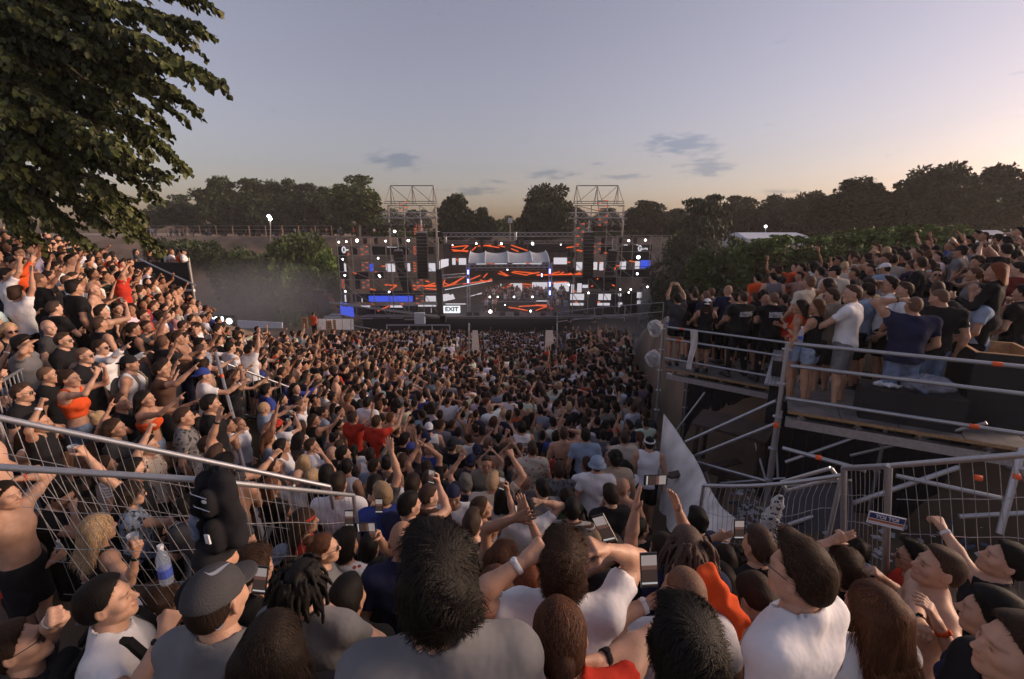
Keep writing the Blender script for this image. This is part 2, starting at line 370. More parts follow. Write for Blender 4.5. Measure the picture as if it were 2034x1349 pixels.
streaks(bk, [(997, 572, 1012, 569), (1010, 565, 1020, 566), (1038, 564, 1056, 566), (1038, 567, 1056, 574), (1038, 573, 1056, 570), (1038, 571, 1054, 577), (1088, 561, 1100, 563), (1104, 561, 1126, 560)], 55.98)
# angled left connecting wall
lk = led_wall('angled led wall with white and orange graphics left of the dj canopy', 880, 975, 555, 600, 52)
skew_panel(lk, 'wall', [(878, 571), (978, 553), (978, 575), (878, 604)], (49.0, 55.5), M_['black'])
for q in [[(880, 585), (899, 582), (904, 594), (880, 599)], [(911, 581), (914, 581), (914, 592), (911, 593)], [(917, 580), (929, 578), (929, 590), (917, 592)], [(932, 577), (944, 575.5), (944, 587), (932, 589)], [(946, 575), (957, 573), (957, 584), (946, 586)]]:
    Y0 = 49 + 6.5 * (q[0][0] - 878) / 100; Y1 = 49 + 6.5 * (q[1][0] - 878) / 100
    skew_panel(lk, 'white_panel', q, (Y0 - 0.08, Y1 - 0.08), M_['whitescr'], 0.05)
skew_panel(lk, 'edge_trim', [(884, 575), (978, 557.5), (978, 558.5), (884, 576.5)], (48.9, 55.3), M_['whitescr'], 0.05)
streaks(lk, [(880, 569, 977, 557), (880, 560, 900, 571), (880, 573, 922, 551), (892, 573, 916, 553), (933, 556, 954, 547), (960, 552, 968, 543), (953, 556, 966, 560), (966, 560, 977, 554), (880, 567, 884, 555), (905, 590, 912, 588)], 51.5, 0.12)
skew_panel(lk, 'white_panel', [(876, 516), (891, 514), (891, 528), (876, 533)], (50.2, 51.0), M_['whitescr'], 0.05)
skew_panel(lk, 'white_panel', [(871, 520), (874, 519), (874, 535), (871, 536)], (50, 50.2), M_['whitescr'], 0.05)
wall_panel(lk, 'light_strip', 885, 603, 925, 605, 49, M_['whitescr'], 0.05)
# wings
def wing(label, spec):
    Y = SY + 1.2; t = led_wall(label, *spec['ext'], Y)
    for u0, v0, u1, v1 in spec['dark']: wall_panel(t, 'dark_panel', u0, v0, u1, v1, Y + 0.1, M_['black'], 0.12)
    for u0, v0, u1, v1 in spec['white']: wall_panel(t, 'white_panel', u0, v0, u1, v1, Y, M_['whitescr'], 0.06)
    for u0, v0, u1, v1 in spec['blue']: wall_panel(t, 'blue_panel', u0, v0, u1, v1, Y - 0.05, M_['blue'], 0.06)
    streaks(t, spec['or'], Y - 0.02)
    return t
wl = wing('left wing led wall with blue banner screen and orange streaks', dict(ext=(670, 880, 488, 628),
    dark=[(696, 490, 710, 506), (739, 490, 812, 506), (849, 490, 862, 505), (668, 490, 697, 608), (668, 608, 880, 627), (700, 584, 880, 600), (735, 578, 868, 584), (700, 540, 732, 556), (745, 540, 762, 552), (702, 556, 716, 574)],
    white=[(766, 524, 785, 540), (809, 523, 815, 539), (851, 523, 865, 539), (717, 607, 735, 611), (775, 607, 799, 611), (829, 606, 866, 609), (845, 588, 866, 599), (718, 593, 720, 600), (769, 490, 788, 491.5), (856, 612, 857, 622)],
    blue=[(732, 588, 776, 599.5), (776, 588, 820, 599.5), (734, 524, 742, 539)],
    **{'or': [(757, 529, 765, 529), (801, 528, 809, 528), (764, 566, 788, 567), (775, 576, 788, 567), (735, 574, 746, 576), (808, 561, 815, 556), (809, 567, 865, 569), (810, 573, 827, 575), (843, 569, 864, 562), (844, 573, 867, 575), (826, 569, 866, 567), (750, 618, 775, 607), (737, 604, 743, 604), (795, 604, 801, 604), (700, 541, 708, 544), (744, 540, 749, 540), (845, 558, 853, 560), (868, 627, 880, 623), (690, 505, 694, 505)]}))
wr = wing('right wing led wall with white panels and dark speakers', dict(ext=(1125, 1295, 488, 628),
    dark=[(1232, 487, 1293, 518), (1192, 487, 1216, 505), (1132, 600, 1290, 626), (1125, 580, 1290, 600), (1226, 536, 1292, 551), (1145, 549, 1225, 562), (1140, 562, 1225, 574)],
    white=[(1145, 520, 1156, 537), (1179, 520, 1186, 536), (1191, 520, 1198, 537), (1232, 519, 1243, 535), (1262, 519, 1270, 534), (1135, 565, 1140, 582), (1147, 563, 1155, 581), (1157, 566, 1168, 572), (1133, 584, 1160, 596), (1189, 584, 1213, 596), (1228, 583, 1234, 589), (1266, 580, 1274, 592), (1133, 602, 1159, 607), (1187, 602, 1211, 607), (1228, 601, 1236, 605), (1228, 605, 1232, 610), (1266, 597, 1273, 604), (1239, 486, 1247, 487.5), (1264, 486, 1268, 487.5)],
    blue=[(1273, 517, 1291, 533)],
    **{'or': [(1175, 530, 1180, 530), (1190, 520, 1192, 524), (1198, 534, 1201, 536), (1222, 529, 1231, 528), (1221, 531, 1222, 536), (1250, 518, 1262, 521), (1145, 497, 1158, 499), (1200, 502, 1207, 503), (1174, 569, 1178, 568), (1216, 566, 1221, 568), (1142, 600, 1147, 600), (1187, 600, 1192, 600), (1127, 521, 1133, 521), (1140, 578, 1145, 580), (1186, 553, 1188, 555)]}))
# left column logos (0, I, I)
col = T('led_column', 'tall dark led column with white numeral shapes at the left stage end', 'screen', atY(682, 608, SY))
wall_panel(col, 'column_face', 676, 488, 694, 608, SY + 0.9, M_['black'], 0.3)
text_obj('logo', '0', 0.95, M_['whitescr'], col, Matrix.Translation(atY(683, 497, SY + 0.85)) @ FACE_CAM, bold=0.03)
wall_panel(col, 'logo_bar', 687, 495, 692, 498, SY + 0.85, M_['whitescr'], 0.04)
wall_panel(col, 'logo_bar', 683, 523, 688, 540, SY + 0.85, M_['whitescr'], 0.04)
wall_panel(col, 'logo_bar', 684, 586, 688, 600, SY + 0.85, M_['whitescr'], 0.04)
text_obj('logo', '0', 0.85, M_['whitescr'], wr, Matrix.Translation(atY(1271, 494, SY + 1.1)) @ FACE_CAM, bold=0.03)
text_obj('logo', 'mts', 0.42, M_['whitescr'], wr, Matrix.Translation(atY(1281, 494, SY + 1.1)) @ FACE_CAM, bold=0.015)
# EXIT screen and slanted blue screen
ex = T('exit_screen', 'bright white screen with black EXIT lettering at the front of the stage', 'screen', atY(897, 622, SY - 0.2))
wall_panel(ex, 'screen', 880, 608, 914, 622, SY - 0.2, emis('bright white screen', (0.86, 0.90, 0.93), .5), 0.15)
text_obj('lettering', 'EXIT', 0.62, M_['ink'], ex, Matrix.Translation(atY(897.3, 614.6, SY - 0.23)) @ FACE_CAM, bold=0.022, sx=1.12)
bs = T('blue_screen', 'slanted bright blue screen at the left front corner of the stage', 'screen', atY(688, 628, SY - 1))
skew_panel(bs, 'screen', [(675.5, 601), (699, 607), (701, 630), (676.5, 624)], (47.6, 46.4), M_['blue'], 0.15)
text_obj('lettering', 'EXIT', 0.42, M_['ink'], bs, Matrix.Translation(atY(687, 607, 46.8)) @ Matrix.Rotation(R(10), 4, 'Y') @ FACE_CAM, bold=0.01)

# --- slatted light racks with orange ends
_rk = None
def rack(u0, v0, u1, v1, Y, label, n=7):
    a = atY(u0, v0, Y); b = atY(u1, v1, Y)
    t = T('light_rack', label, 'light rack', (a.x, Y, b.z), group='slatted light racks on the stage scaffold')
    w, h = b.x - a.x, a.z - b.z
    for s in (0, w):
        mb = MB(); mb.box((a.x + s, Y, (a.z + b.z) / 2), (0.05, 0.06, h)); mb.build('upright', M_['stage_pipe'], t)
    for i in range(n):
        z = b.z + h * (i + 0.5) / n
        mb = MB(); mb.box((a.x + w / 2, Y - 0.02, z), (w, 0.05, h / n * 0.38)); mb.build('slat', M_['truss'], t)
        if i % 2 == 0:
            k = (i // 2) % 2; cx = a.x + (w - 0.14 if k else 0.14)
            mb = MB(); mb.box((cx, Y - 0.07, z), (0.26, 0.04, h / n * 0.55)); mb.build('orange_lamp', M_['orangescr'], t)
for i, (u0, v0, u1, v1, l) in enumerate([
    (716, 488, 732, 507, 'top slatted rack with orange lamps on the left wing'), (718, 520, 733, 538, 'slatted rack beside the small blue panel'), (719, 555, 735, 573, 'lower slatted rack with orange lamps on the left wing'),
    (678, 555, 685, 573, 'narrow slatted rack on the left led column'), (827, 555, 841, 573, 'slatted rack below the tall left speaker'), (826, 586, 842, 604, 'slatted rack beside the blue banner screen'),
    (793, 400, 809, 419, 'slatted rack inside the left tower roof frame'), (822, 447, 829, 466, 'narrow slatted rack left of the tall left speaker'), (831, 445, 841, 459, 'slatted rack just above the tall left speaker'),
    (821, 489, 827, 505, 'narrow slatted rack along the upper left speaker'), (821, 521, 827, 540, 'narrow slatted rack along the lower left speaker'),
    (1189, 397, 1206, 418, 'slatted rack high on the right tower roof frame'), (1189, 428, 1206, 449, 'second slatted rack down the right tower'), (1146, 443, 1160, 487, 'long slatted rack left of the right speaker'), (1178, 482, 1193, 502, 'slatted rack right of the right speaker')]):
    rack(u0, v0, u1, v1, SY - 0.25, l, 11 if v1 - v0 > 30 else 7)

# --- scaffolding
def scaff(t, us, vs_, Y, diag=True, r=0.045, name='pipe', depth=None):
    zs = [atY(us[0], v, Y).z for v in vs_]; xs = [atY(u, vs_[0], Y).x for u in us]
    for x in xs: pipe(name, (x, Y, zs[-1]), (x, Y, zs[0]), r, M_['stage_pipe'], t)
    for z in zs: pipe(name, (xs[0], Y, z), (xs[-1], Y, z), r * 0.8, M_['stage_pipe'], t)
    if diag:
        for i in range(len(xs) - 1):
            for j in range(len(zs) - 1):
                if (i + j) % 2 == 0: pipe('brace', (xs[i], Y, zs[j]), (xs[i + 1], Y, zs[j + 1]), r * 0.7, M_['stage_pipe'], t)
def truss(t, a, b, h=0.4, d=0.4, n=None, m=None, r=0.03):
    """box truss between two points"""
    m = m or M_['truss']; a = Vector(a); b = Vector(b); L = (b - a).length; n = n or max(2, int(L / 0.55)); dr = (b - a).normalized()
    up = Vector((0, 0, 1)) if abs(dr.z) < 0.9 else Vector((1, 0, 0)); sd = dr.cross(up).normalized(); up = sd.cross(dr).normalized()
    cs = [up * h / 2 + sd * d / 2, up * h / 2 - sd * d / 2, -up * h / 2 - sd * d / 2, -up * h / 2 + sd * d / 2]
    for c in cs: pipe('chord', a + c, b + c, r, m, t)
    mb = MB()
    for i in range(n):
        p = a + (b - a) * (i / n); q = a + (b - a) * ((i + 1) / n)
        for k in range(4):
            c0, c1 = cs[k], cs[(k + 1) % 4]
            mb.tube(p + (c0 if i % 2 else c1), q + (c1 if i % 2 else c0), r * 0.55, 4)
    mb.build('lacing', m, t, kind='stuff')
def tower(label, u0, u1, ap, flip):
    Y = SY - 0.1; t = T('scaffold_tower', label, 'scaffold tower', (atY((u0 + u1) / 2, 628, Y).x, Y, ZL))
    w = u1 - u0; us = [u0, u0 + w * 0.33, u0 + w * 0.66, u1]
    vs_ = [408, 432, 460, 490, 520, 550, 583, 627]
    scaff(t, us, vs_, Y); scaff(t, [u0 + 2, u1 - 2], vs_, Y + 2.5, diag=True)
    for u in (us[0], us[-1]):
        for v in vs_[::2]:
            p = atY(u, v, Y); pipe('ledger', p, (p.x, Y + 2.5, p.z), 0.035, M_['stage_pipe'], t)
    # open roof frame with pyramid trusses
    tops = [atY(u, 367, Y) for u in ap]; base = 400
    xs = []
    for i, p in enumerate(tops):
        for du, dy in ((-7, 0), (7, 0), (4, 2.0), (-4, 2.0)):
            q = atY(ap[i] + du * 1.1, 405, Y); q = Vector((q.x, Y + dy, q.z)); pipe('roof_strut', p + Vector((0, 0.9, 0)), q, 0.035, M_['stage_pipe'], t)
    pipe('roof_ridge', tops[0] + Vector((0, .9, 0)), tops[-1] + Vector((0, .9, 0)), 0.05, M_['stage_pipe'], t)
    for v in (400, 404): pipe('roof_tie', atY(ap[0] - 7, v, Y), atY(ap[-1] + 7, v, Y), 0.035, M_['stage_pipe'], t)
    for i in range(2):
        k = (i, i + 1) if not flip else (i + 1, i)
        q = atY(ap[k[1]], 402, Y); pipe('brace', tops[k[0]] + Vector((0, .9, 0)), q, 0.03, M_['stage_pipe'], t)
    a = atY(u0 - 12, 428, Y); b = atY(u1 + 2, 428, Y)
    truss(t, a, b, 0.55, 1.4); truss(t, atY(u0 - 8, 440, Y + 1), atY(u1 + 4, 440, Y + 1), 0.6, 0.8, m=M_['stage_pipe'])
    # clamped lamp heads
    for i in range(6):
        p = atY(u0 + w * (0.05 + 0.17 * i), 446, Y - 0.1); mb = MB(); mb.lathe([(0.06, 0.2), (0.17, 0.05), (0.2, -0.22), (0.14, -0.32)], p, 8); mb.build('lamp_head', M_['plastic'], t)
    return t
tower('left scaffold tower with open pyramid roof frame above the stage', 770, 866, [771, 815, 858], False)
tower('right scaffold tower with open pyramid roof frame above the stage', 1143, 1240, [1148, 1190, 1232], True)
lw = T('wing_scaffold', 'low left wing scaffold with a pipe rail along its top', 'scaffold', atY(720, 627, SY))
scaff(lw, [668, 697, 735, 765], [471, 488, 508, 540, 556, 583, 604, 627], SY + 0.2)
pipe('top_rail', atY(655, 471, SY + .2), atY(875, 472, SY + .2), 0.04, M_['stage_pipe'], lw)
rw = T('wing_scaffold', 'low right wing scaffold reaching towards the cedar tree', 'scaffold', atY(1290, 627, SY))
scaff(rw, [1226, 1258, 1293, 1315, 1334], [468, 484, 500, 530], SY + 0.2)
scaff(rw, [1226, 1258, 1293], [530, 551, 580, 627], SY + 0.2)
for i in range(4):
    p = atY(1140 + 28 * i, 470, SY + .2); pipe('top_rail', p, atY(1168 + 28 * i, 470, SY + .2), 0.04, M_['stage_pipe'], rw)
# truss gantries over the centre
tg = T('truss_gantry', 'long silver truss spanning between the two towers', 'truss', atY(1010, 470, SY + 2))
truss(tg, atY(880, 466.5, SY + 2), atY(1165, 465.5, SY + 2), 0.42, 0.42)
truss(tg, atY(880, 481, SY + 2.5), atY(1140, 481, SY + 2.5), 0.28, 0.3, m=M_['stage_pipe'])
pipe('post', atY(885, 470, SY + 2), atY(885, 482, SY + 2), 0.14, M_['truss'], tg); pipe('post', atY(1024, 461, SY + 1.7), atY(1024, 478, SY + 1.7), 0.16, M_['truss'], tg)
lt2 = T('truss_gantry', 'low silver truss left of the canopy under the white panels', 'truss', atY(910, 548, SY + 3))
truss(lt2, atY(877, 550, SY + 3), atY(925, 546, SY + 5), 0.35, 0.35)
# dj canopy
cn = T('dj_canopy', 'grey arched canvas canopy on trusses over the dj booth', 'canopy', atY(1010, 600, 51))
A = atY(931, 523, 50); B = atY(1091, 521, 50); TA = atY(935, 500, 52.5); TB = atY(1083, 499, 52.5)
ribs = [0, 0.2, 0.49, 0.79, 1.0]; V = []; F = []; NU, NV = 48, 8
for i in range(NU + 1):
    s = i / NU; k = max(j for j in range(5) if ribs[j] <= s + 1e-6); k = min(k, 3); q = (s - ribs[k]) / (ribs[k + 1] - ribs[k]); sag = 0.22 * math.sin(math.pi * q)
    for j in range(NV + 1):
        w_ = j / NV; p = A.lerp(B, s).lerp(TA.lerp(TB, s), w_); p.z += 0.25 * math.sin(math.pi * w_) - sag * w_ * 0.9
        V.append(p)
for i in range(NU):
    for j in range(NV): a0 = i * (NV + 1) + j; F.append((a0, a0 + NV + 1, a0 + NV + 2, a0 + 1))
n0 = len(V); V += [v + Vector((0, 0.02, -0.05)) for v in V]; F += [tuple(n0 + i for i in f[::-1]) for f in F[:]]
link('canvas', mesh_of('canvas', V, F, [M_['canvas']], smooth=True), cn).matrix_parent_inverse = parent_inv(cn)
for s in ribs:
    mb = MB(); pts = []
    for j in range(9):
        w_ = j / 8; p = A.lerp(B, s).lerp(TA.lerp(TB, s), w_); p.z += 0.25 * math.sin(math.pi * w_) + 0.03; p.y -= 0.05; pts.append(p)
    mb.path(pts, 0.07, 6); mb.build('rib', M_['white_paint'], cn)
truss(cn, A + Vector((-.2, 0, -.35)), B + Vector((.3, 0, -.35)), 0.35, 0.35); truss(cn, A + Vector((0.5, 1.5, -.75)), B + Vector((-.2, 1.5, -.75)), 0.3, 0.3, m=M_['stage_pipe'])
for p, l in ((A, 0), (B, 1)):
    truss(cn, (p.x - .1 + .25 * l, p.y, p.z), (p.x - .1 + .25 * l, p.y, ZL), 0.3, 0.3)
for u, v0, v1 in [(930, 536, 545), (930, 554, 562), (1092, 534, 543), (1092, 560, 569), (1092, 577, 586), (1076, 543, 550)]:
    lt = T('tube_light', 'glowing blue tube light at %s of the %s canopy truss' % ({536: 'the top', 554: 'the lower part', 534: 'the top', 560: 'the middle', 577: 'the bottom', 543: 'the thin inner pole'}[v0], 'left' if u < 1000 else 'right'), 'light')
    a, b = atY(u, v0, 49.5), atY(u, v1, 49.5)
    mb = MB(); mb.tube(a, b, 0.11 if u != 1076 else 0.06, 8); mb.build('tube_glass', M_['tube_blue'], lt)
    mb = MB(); mb.box(((a + b) / 2 + Vector((0, -0.12, 0))), (0.09, 0.03, (a.z - b.z) * 0.85)); mb.build('tube_core', M_['tube_white'], lt)
# line arrays
def line_array(label, us, vs_, w, n, Y):
    t = T('line_array', label, 'speaker', atY(us[-1], vs_[-1], Y))
    for i in range(n):
        f = i / (n - 1); u = np.interp(f, np.linspace(0, 1, len(us)), us); v = np.interp(f, np.linspace(0, 1, len(vs_)), vs_)
        p = atY(u, v, Y); h = abs(atY(u, vs_[0], Y).z - atY(u, vs_[-1], Y).z) / n
        mb = MB(); th = R(2 + 10 * f); Mr = Matrix.Rotation(th, 3, 'X'); mb.box(p, (w, 0.7, h * 0.93), Mr); mb.build('speaker_cabinet', M_['plastic'], t)
    p = atY(us[0], vs_[0] - 5, Y); mb = MB(); mb.box(p, (w * 0.8, 0.5, 0.12)); mb.build('fly_bar', M_['steel'], t)
    pipe('chain', p, p + Vector((0, 0, 1.2)), 0.04, M_['steel'], t)
line_array('tall black line array hanging from the left tower', [838, 840, 841], [466, 510, 549], 1.05, 14, SY - 0.7)
line_array('curved outer line array leaning out on the left wing', [791, 797, 806, 813], [502, 530, 560, 582], 0.95, 13, SY + 0.5)
line_array('tall black line array hanging from the right tower', [1169, 1168, 1167], [465, 510, 549], 1.05, 14, SY - 0.7)
line_array('curved outer line array leaning out on the right wing', [1216, 1212, 1207, 1202], [502, 525, 552, 574], 0.95, 12, SY + 0.5)
# big dark mast in front of the left wing
ms = T('support_mast', 'thick dark support mast between the left wing and the canopy', 'mast', atY(872, 627, SY - .6))
mb = MB(); a = atY(872, 535, SY - .6); mb.box((a.x, SY - .6, (a.z + ZL) / 2), (0.55, 0.5, a.z - ZL)); mb.build('mast_cloth', M_['blackcloth'], ms)
pipe('pipe', a, a + Vector((0, 0, 3.2)), 0.05, M_['stage_pipe'], ms)
# spot lamps
lamps = [(673, 481), (688, 480), (709, 478, 3.2), (766, 479, 1.8), (811, 478, 2.6), (784, 460, 2.6), (751, 513, 1.8), (681, 515, 1.8), (685, 547, 1.9), (753, 547, 1.9), (755, 550, 1.5), (686, 579, 1.9), (773, 580, 1.8), (946, 484, 2.0), (996, 484, 2.4), (1058, 484, 3.0), (1008, 536, 1.2), (973, 590, 2.0), (989, 590, 2.0), (1021, 590, 2.0), (1058, 590, 2.0), (974, 619, 3.6), (1054, 618, 2.2), (1003, 606, 1.2), (1249, 478, 2.2), (1282, 477, 2.2), (1268, 511, 3.8), (1266, 544, 2.4), (1253, 575, 1.8), (1249, 581, 1.5), (1286, 570, 1.8), (1232, 575, 1.5), (1169, 582, 1.8), (1130, 566, 1.6), (899, 487, 1), (1114, 486, 1.0)]
_names = {}
for L_ in lamps:
    u, v = L_[:2]; s = (L_[2] if len(L_) > 2 else 1.8)
    Y = SY - 0.5 if not 940 < u < 1062 or v > 600 else 50.4
    side = 'left led column' if u < 695 else 'left wing' if u < 870 else 'canopy' if u < 1110 else 'right wing'
    lvl = 'top rail' if v < 490 else 'upper row' if v < 530 else 'middle row' if v < 565 else 'dj booth row' if v < 600 and 940 < u < 1100 else 'lower row' if v < 600 else 'stage floor'
    key = (side, lvl); _names[key] = _names.get(key, 0) + 1
    sz = 'large' if s > 3 else 'small' if s < 1.6 else 'round'
    t = T('spot_lamp', '%s white lamp, %s from left, %s, %s' % (sz, ['first', 'second', 'third', 'fourth', 'fifth', 'sixth'][_names[key] - 1], lvl, side), 'spot lamp', group='stage spot lamps')
    p = atY(u, v, Y); r = s * 0.046
    Mr = Matrix.Rotation(R(90), 3, 'X')
    mb = MB(); mb.lathe([(r * 0.5, -r * 2.2), (r * 1.1, -r * 1.2), (r * 1.25, 0), (r * 1.2, 0.02)], p + Vector((0, 0.05, 0)), 10, Mr); mb.build('lamp_housing', M_['plastic'], t)
    mb = MB(); mb.lathe([(r, 0), (r * 0.9, 0.03), (r * .3, 0.05)], p + Vector((0, 0.0, 0)), 10, Mr); mb.build('lens', M_['lamp'], t)
for i, (u, v) in enumerate([(725, 479), (747, 479), (795, 479), (957, 484), (985, 484), (1027, 483), (1037, 483), (1130, 505), (1138, 507), (1130, 535), (1138, 538), (1233, 478), (1262, 478), (1198, 478)]):
    t = T('moving_head_lamp', 'unlit black lamp head, number %s from the left, %s' % (['one', 'two', 'three', 'four', 'five', 'six', 'seven', 'eight', 'nine', 'ten', 'eleven', 'twelve', 'thirteen', 'fourteen'][i], 'left wing top rail' if u < 900 else 'centre gantry' if u < 1100 else 'right tower side' if v > 490 else 'right wing top rail'), 'spot lamp', group='unlit lamps hung on the stage scaffold')
    p = atY(u, v, SY - .3); mb = MB(); mb.box(p + Vector((0, 0, .25)), (0.35, 0.3, 0.12)); mb.build('yoke', M_['plastic'], t)
    mb = MB(); mb.lathe([(0.1, -.25), (0.2, -.1), (0.22, .2), (0.15, .25)], p - Vector((0, 0, .05)), 8); mb.build('lamp_head', M_['plastic'], t)
# footlights / monitors on the front lip
for i, u in enumerate([932, 947, 998, 1026, 1079, 1104, 1165, 1190]):
    t = T('floor_monitor', 'small black wedge, %s from the left on the front lip of the stage' % ['first', 'second', 'third', 'fourth', 'fifth', 'sixth', 'seventh', 'eighth'][i], 'monitor', group='wedges along the stage lip'); p = atY(u, 625, SY + .4)
    mb = MB(); w = 0.3; mb.hexa([p + Vector(q) for q in ((-w, -.2, -.1), (w, -.2, -.1), (w, .2, -.1), (-w, .2, -.1), (-w, 0, .25), (w, 0, .25), (w, .2, .25), (-w, .2, .25))]); mb.build('cabinet', M_['plastic'], t)
    mb = MB(); mb.box(p + Vector((0, -.13, .08)), (0.42, .02, .22)); mb.build('grille', M_['black'], t)

# --- camera crane at the left
cr = T('camera_crane', 'long thin camera crane boom reaching across the left of the stage', 'camera crane', atY(875, 640, 40))
pipe('boom', atY(655, 602, 44), atY(884, 632, 40), 0.09, M_['stage_pipe'], cr); pipe('boom_cable', atY(655, 598, 44), atY(884, 629, 40), 0.02, M_['wire'], cr)
pipe('mast', atY(829, 606, 41), atY(829, 668, 41), 0.07, M_['black'], cr)
mb = MB(); p = atY(834, 632, 40.8); mb.box(p, (0.9, 0.5, 1.0)); mb.build('control_box', M_['canvas'], cr)
mb = MB(); p = atY(880, 634, 40); mb.box(p, (0.5, 0.6, 0.7)); mb.lathe([(0.18, -.5), (.2, 0)], p + Vector((0, -.3, 0)), 8, Matrix.Rotation(R(90), 3, 'X')); mb.build('camera_head', M_['plastic'], cr)
ld = T('telehandler', 'dark loader with orange boom and big wheel beside the left stage end', 'loader', atY(645, 620, 49))
p = atY(636, 605, 49)
mb = MB(); mb.box(p + Vector((0.3, 0, .5)), (1.7, 1.3, 1.2)); mb.box(p + Vector((0.1, 0, 1.3)), (1.1, 1.1, .6)); mb.build('cab', M_['plastic'], ld)
for dx in (-.5, 1.0):
    mb = MB(); mb.lathe([(.35, -.2), (.62, -.18), (.62, .18), (.35, .2)], p + Vector((dx, -.8, -.4)), 16, Matrix.Rotation(R(90), 3, 'X')); mb.build('wheel', M_['black'], ld)
orange_dull = mat('dull orange paint', (0.40, 0.10, 0.04), 0.5, 0, 0.2, 6)
pipe('boom_arm', p + Vector((.4, -.3, 1.3)), p + Vector((1.6, -.3, .5)), 0.12, orange_dull, ld); pipe('boom_arm', p + Vector((1.6, -.3, .5)), p + Vector((1.8, -.3, -.7)), 0.1, orange_dull, ld)
# plywood placards, white barriers, lit sign, vans on the left floor
for i, (u0, v0, u1, v1, l) in enumerate([(596.5, 630, 612, 652, 'upright plywood placard left of the orange vest steward'), (647, 637, 660, 658, 'plywood placard with faint print behind the crowd'), (661, 636, 668.5, 656, 'narrow plywood placard beside the white barrier')]):
    t = T('placard', l, 'placard', atY(u0, v1, 33)); wall_panel(t, 'board', u0, v0, u1, v1, 33, M_['placard'], 0.05)
    for k in range(3 if i < 2 else 0): wall_panel(t, 'print_line', u0 + 4, v0 + 5 + 4 * k, u1 - 4, v0 + 6 + 4 * k, 32.98, M_['bark'], 0.01)
    pipe('post', atY((u0 + u1) / 2, v1 - 2, 33.1), atY((u0 + u1) / 2, v1 + 25, 33.1), 0.04, M_['placard'], t)
wt = T('white_barrier', 'low white sheeted barrier at the end of the crowd on the left', 'barrier', atY(510, 655, 36))
skew_panel(wt, 'sheet', [(468, 636), (560, 641), (560, 652), (468, 652)], (39, 35), M_['white_paint'], 0.08)
wt2 = T('white_barrier', 'white sheeted barrier between the placards and the stage skirt', 'barrier', atY(672, 655, 36))
skew_panel(wt2, 'sheet', [(628, 634), (702, 634), (703, 655), (628, 655)], (35, 36), M_['white_paint'], 0.08)
for u in (632, 648, 664, 680, 697): pipe('post', atY(u, 632, 34.9), atY(u, 660, 34.9), 0.03, M_['stage_pipe'], wt2)
sg = T('lit_sign', 'dark bar front with lit white QOS lettering at the crowd edge', 'sign', atY(440, 645, 30))
wall_panel(sg, 'board', 396, 628, 470, 668, 30.3, M_['black'], 0.3)
text_obj('lettering', 'QOS', 0.42, M_['tube_white'], sg, Matrix.Translation(atY(428, 634.5, 30.25)) @ FACE_CAM, bold=0.02, sx=1.25)
mb = MB(); mb.lathe([(0.1, -.06), (0.2, -.02), (0.2, 0.02), (0.1, .05)], atY(455, 638, 30.2), 12, Matrix.Rotation(R(90), 3, 'X')); mb.build('round_emblem', M_['tube_white'], sg)
# truck/stacked platform steps left of the blue screen
sp_ = T('stage_steps', 'dark stacked steps beside the blue corner screen', 'steps', atY(650, 640, 47))
for k in range(5): wall_panel(sp_, 'step', 640 + 3 * k, 634 - 5 * k, 676, 636.5 - 5 * k, 47.5 + 0.3 * k, M_['canvas'] if k < 3 else M_['stage_pipe'], 0.5)
# light poles on the bank
fl_ = T('floodlight', 'bright white twin floodlight glowing in front of the left trees', 'floodlight', atY(535, 470, 60))
pipe('pole', atY(537, 431, 60), atY(537, 500, 60), 0.06, M_['stage_pipe'], fl_)
for (u, v) in ((534.5, 430), (537, 434.5)):
    mb = MB(); mb.lathe([(0.14, 0), (0.2, 0.04), (0.12, .1)], atY(u, v, 59.8), 12, Matrix.Rotation(R(90), 3, 'X')); mb.build('lamp', emis('floodlight glow %d' % u, (1, 1, 1), 40), fl_)
f2 = T('floodlight', 'small white lamp on a pole in front of the right trees', 'floodlight', atY(1520, 480, 60))
pipe('pole', atY(1520.5, 451, 60), atY(1520.5, 480, 60), 0.05, M_['stage_pipe'], f2)
mb = MB(); mb.lathe([(0.14, 0), (0.17, 0.04), (0.12, .1)], atY(1520.5, 450, 59.8), 12, Matrix.Rotation(R(90), 3, 'X')); mb.build('lamp', M_['lamp'], f2)
# lighting pole and box near (1013, 433)
lp = T('camera_pole', 'thin pole with a grey box on top behind the truss', 'pole', atY(1013, 470, 60))
pipe('pole', atY(1013, 440, 60), atY(1013, 482, 60), 0.05, M_['stage_pipe'], lp); wall_panel(lp, 'box', 1009, 433, 1018, 443, 60, M_['canvas'], .4)
# barriers around the crowd pit (front of house fences and ramp boards)
def barrier_run(label, pts, h, post=True, rails=2, r=0.03):
    t = T('crowd_barrier', label, 'barrier', pts[0])
    for i, p in enumerate(pts):
        p = Vector(p)
        if post: pipe('post', p, p + Vector((0, 0, h)), r, M_['steel'], t)
        if i:
            q = Vector(pts[i - 1])
            for k in range(rails): z = h * (1 - k / max(1, rails - 0.3)); pipe('rail', q + Vector((0, 0, z)), p + Vector((0, 0, z)), r * 0.9, M_['steel'], t)
    return t
for sx, u0, u1, u2, u3, l in ((-1, 938.5, 949, 954, 936, 'left'), (1, 1084, 1098, 1102, 1081, 'right')):
    t = T('ramp_board', 'pale sloping board along the %s side of the pit walkway' % l, 'board')
    P = [atY(u0, 656, 36), atY(u1, 656, 36), atY(u2, 712, 27), atY(u3, 712, 27)]
    mb = MB(); dn = Vector((0, 0, -0.12)); mb.hexa([P[3] + dn, P[2] + dn, P[1] + dn, P[0] + dn, P[3], P[2], P[1], P[0]]); mb.build('board', mat('pale ramp board ' + l, (0.33, 0.28, 0.24), 0.8, 0, 0.2, 3), t)
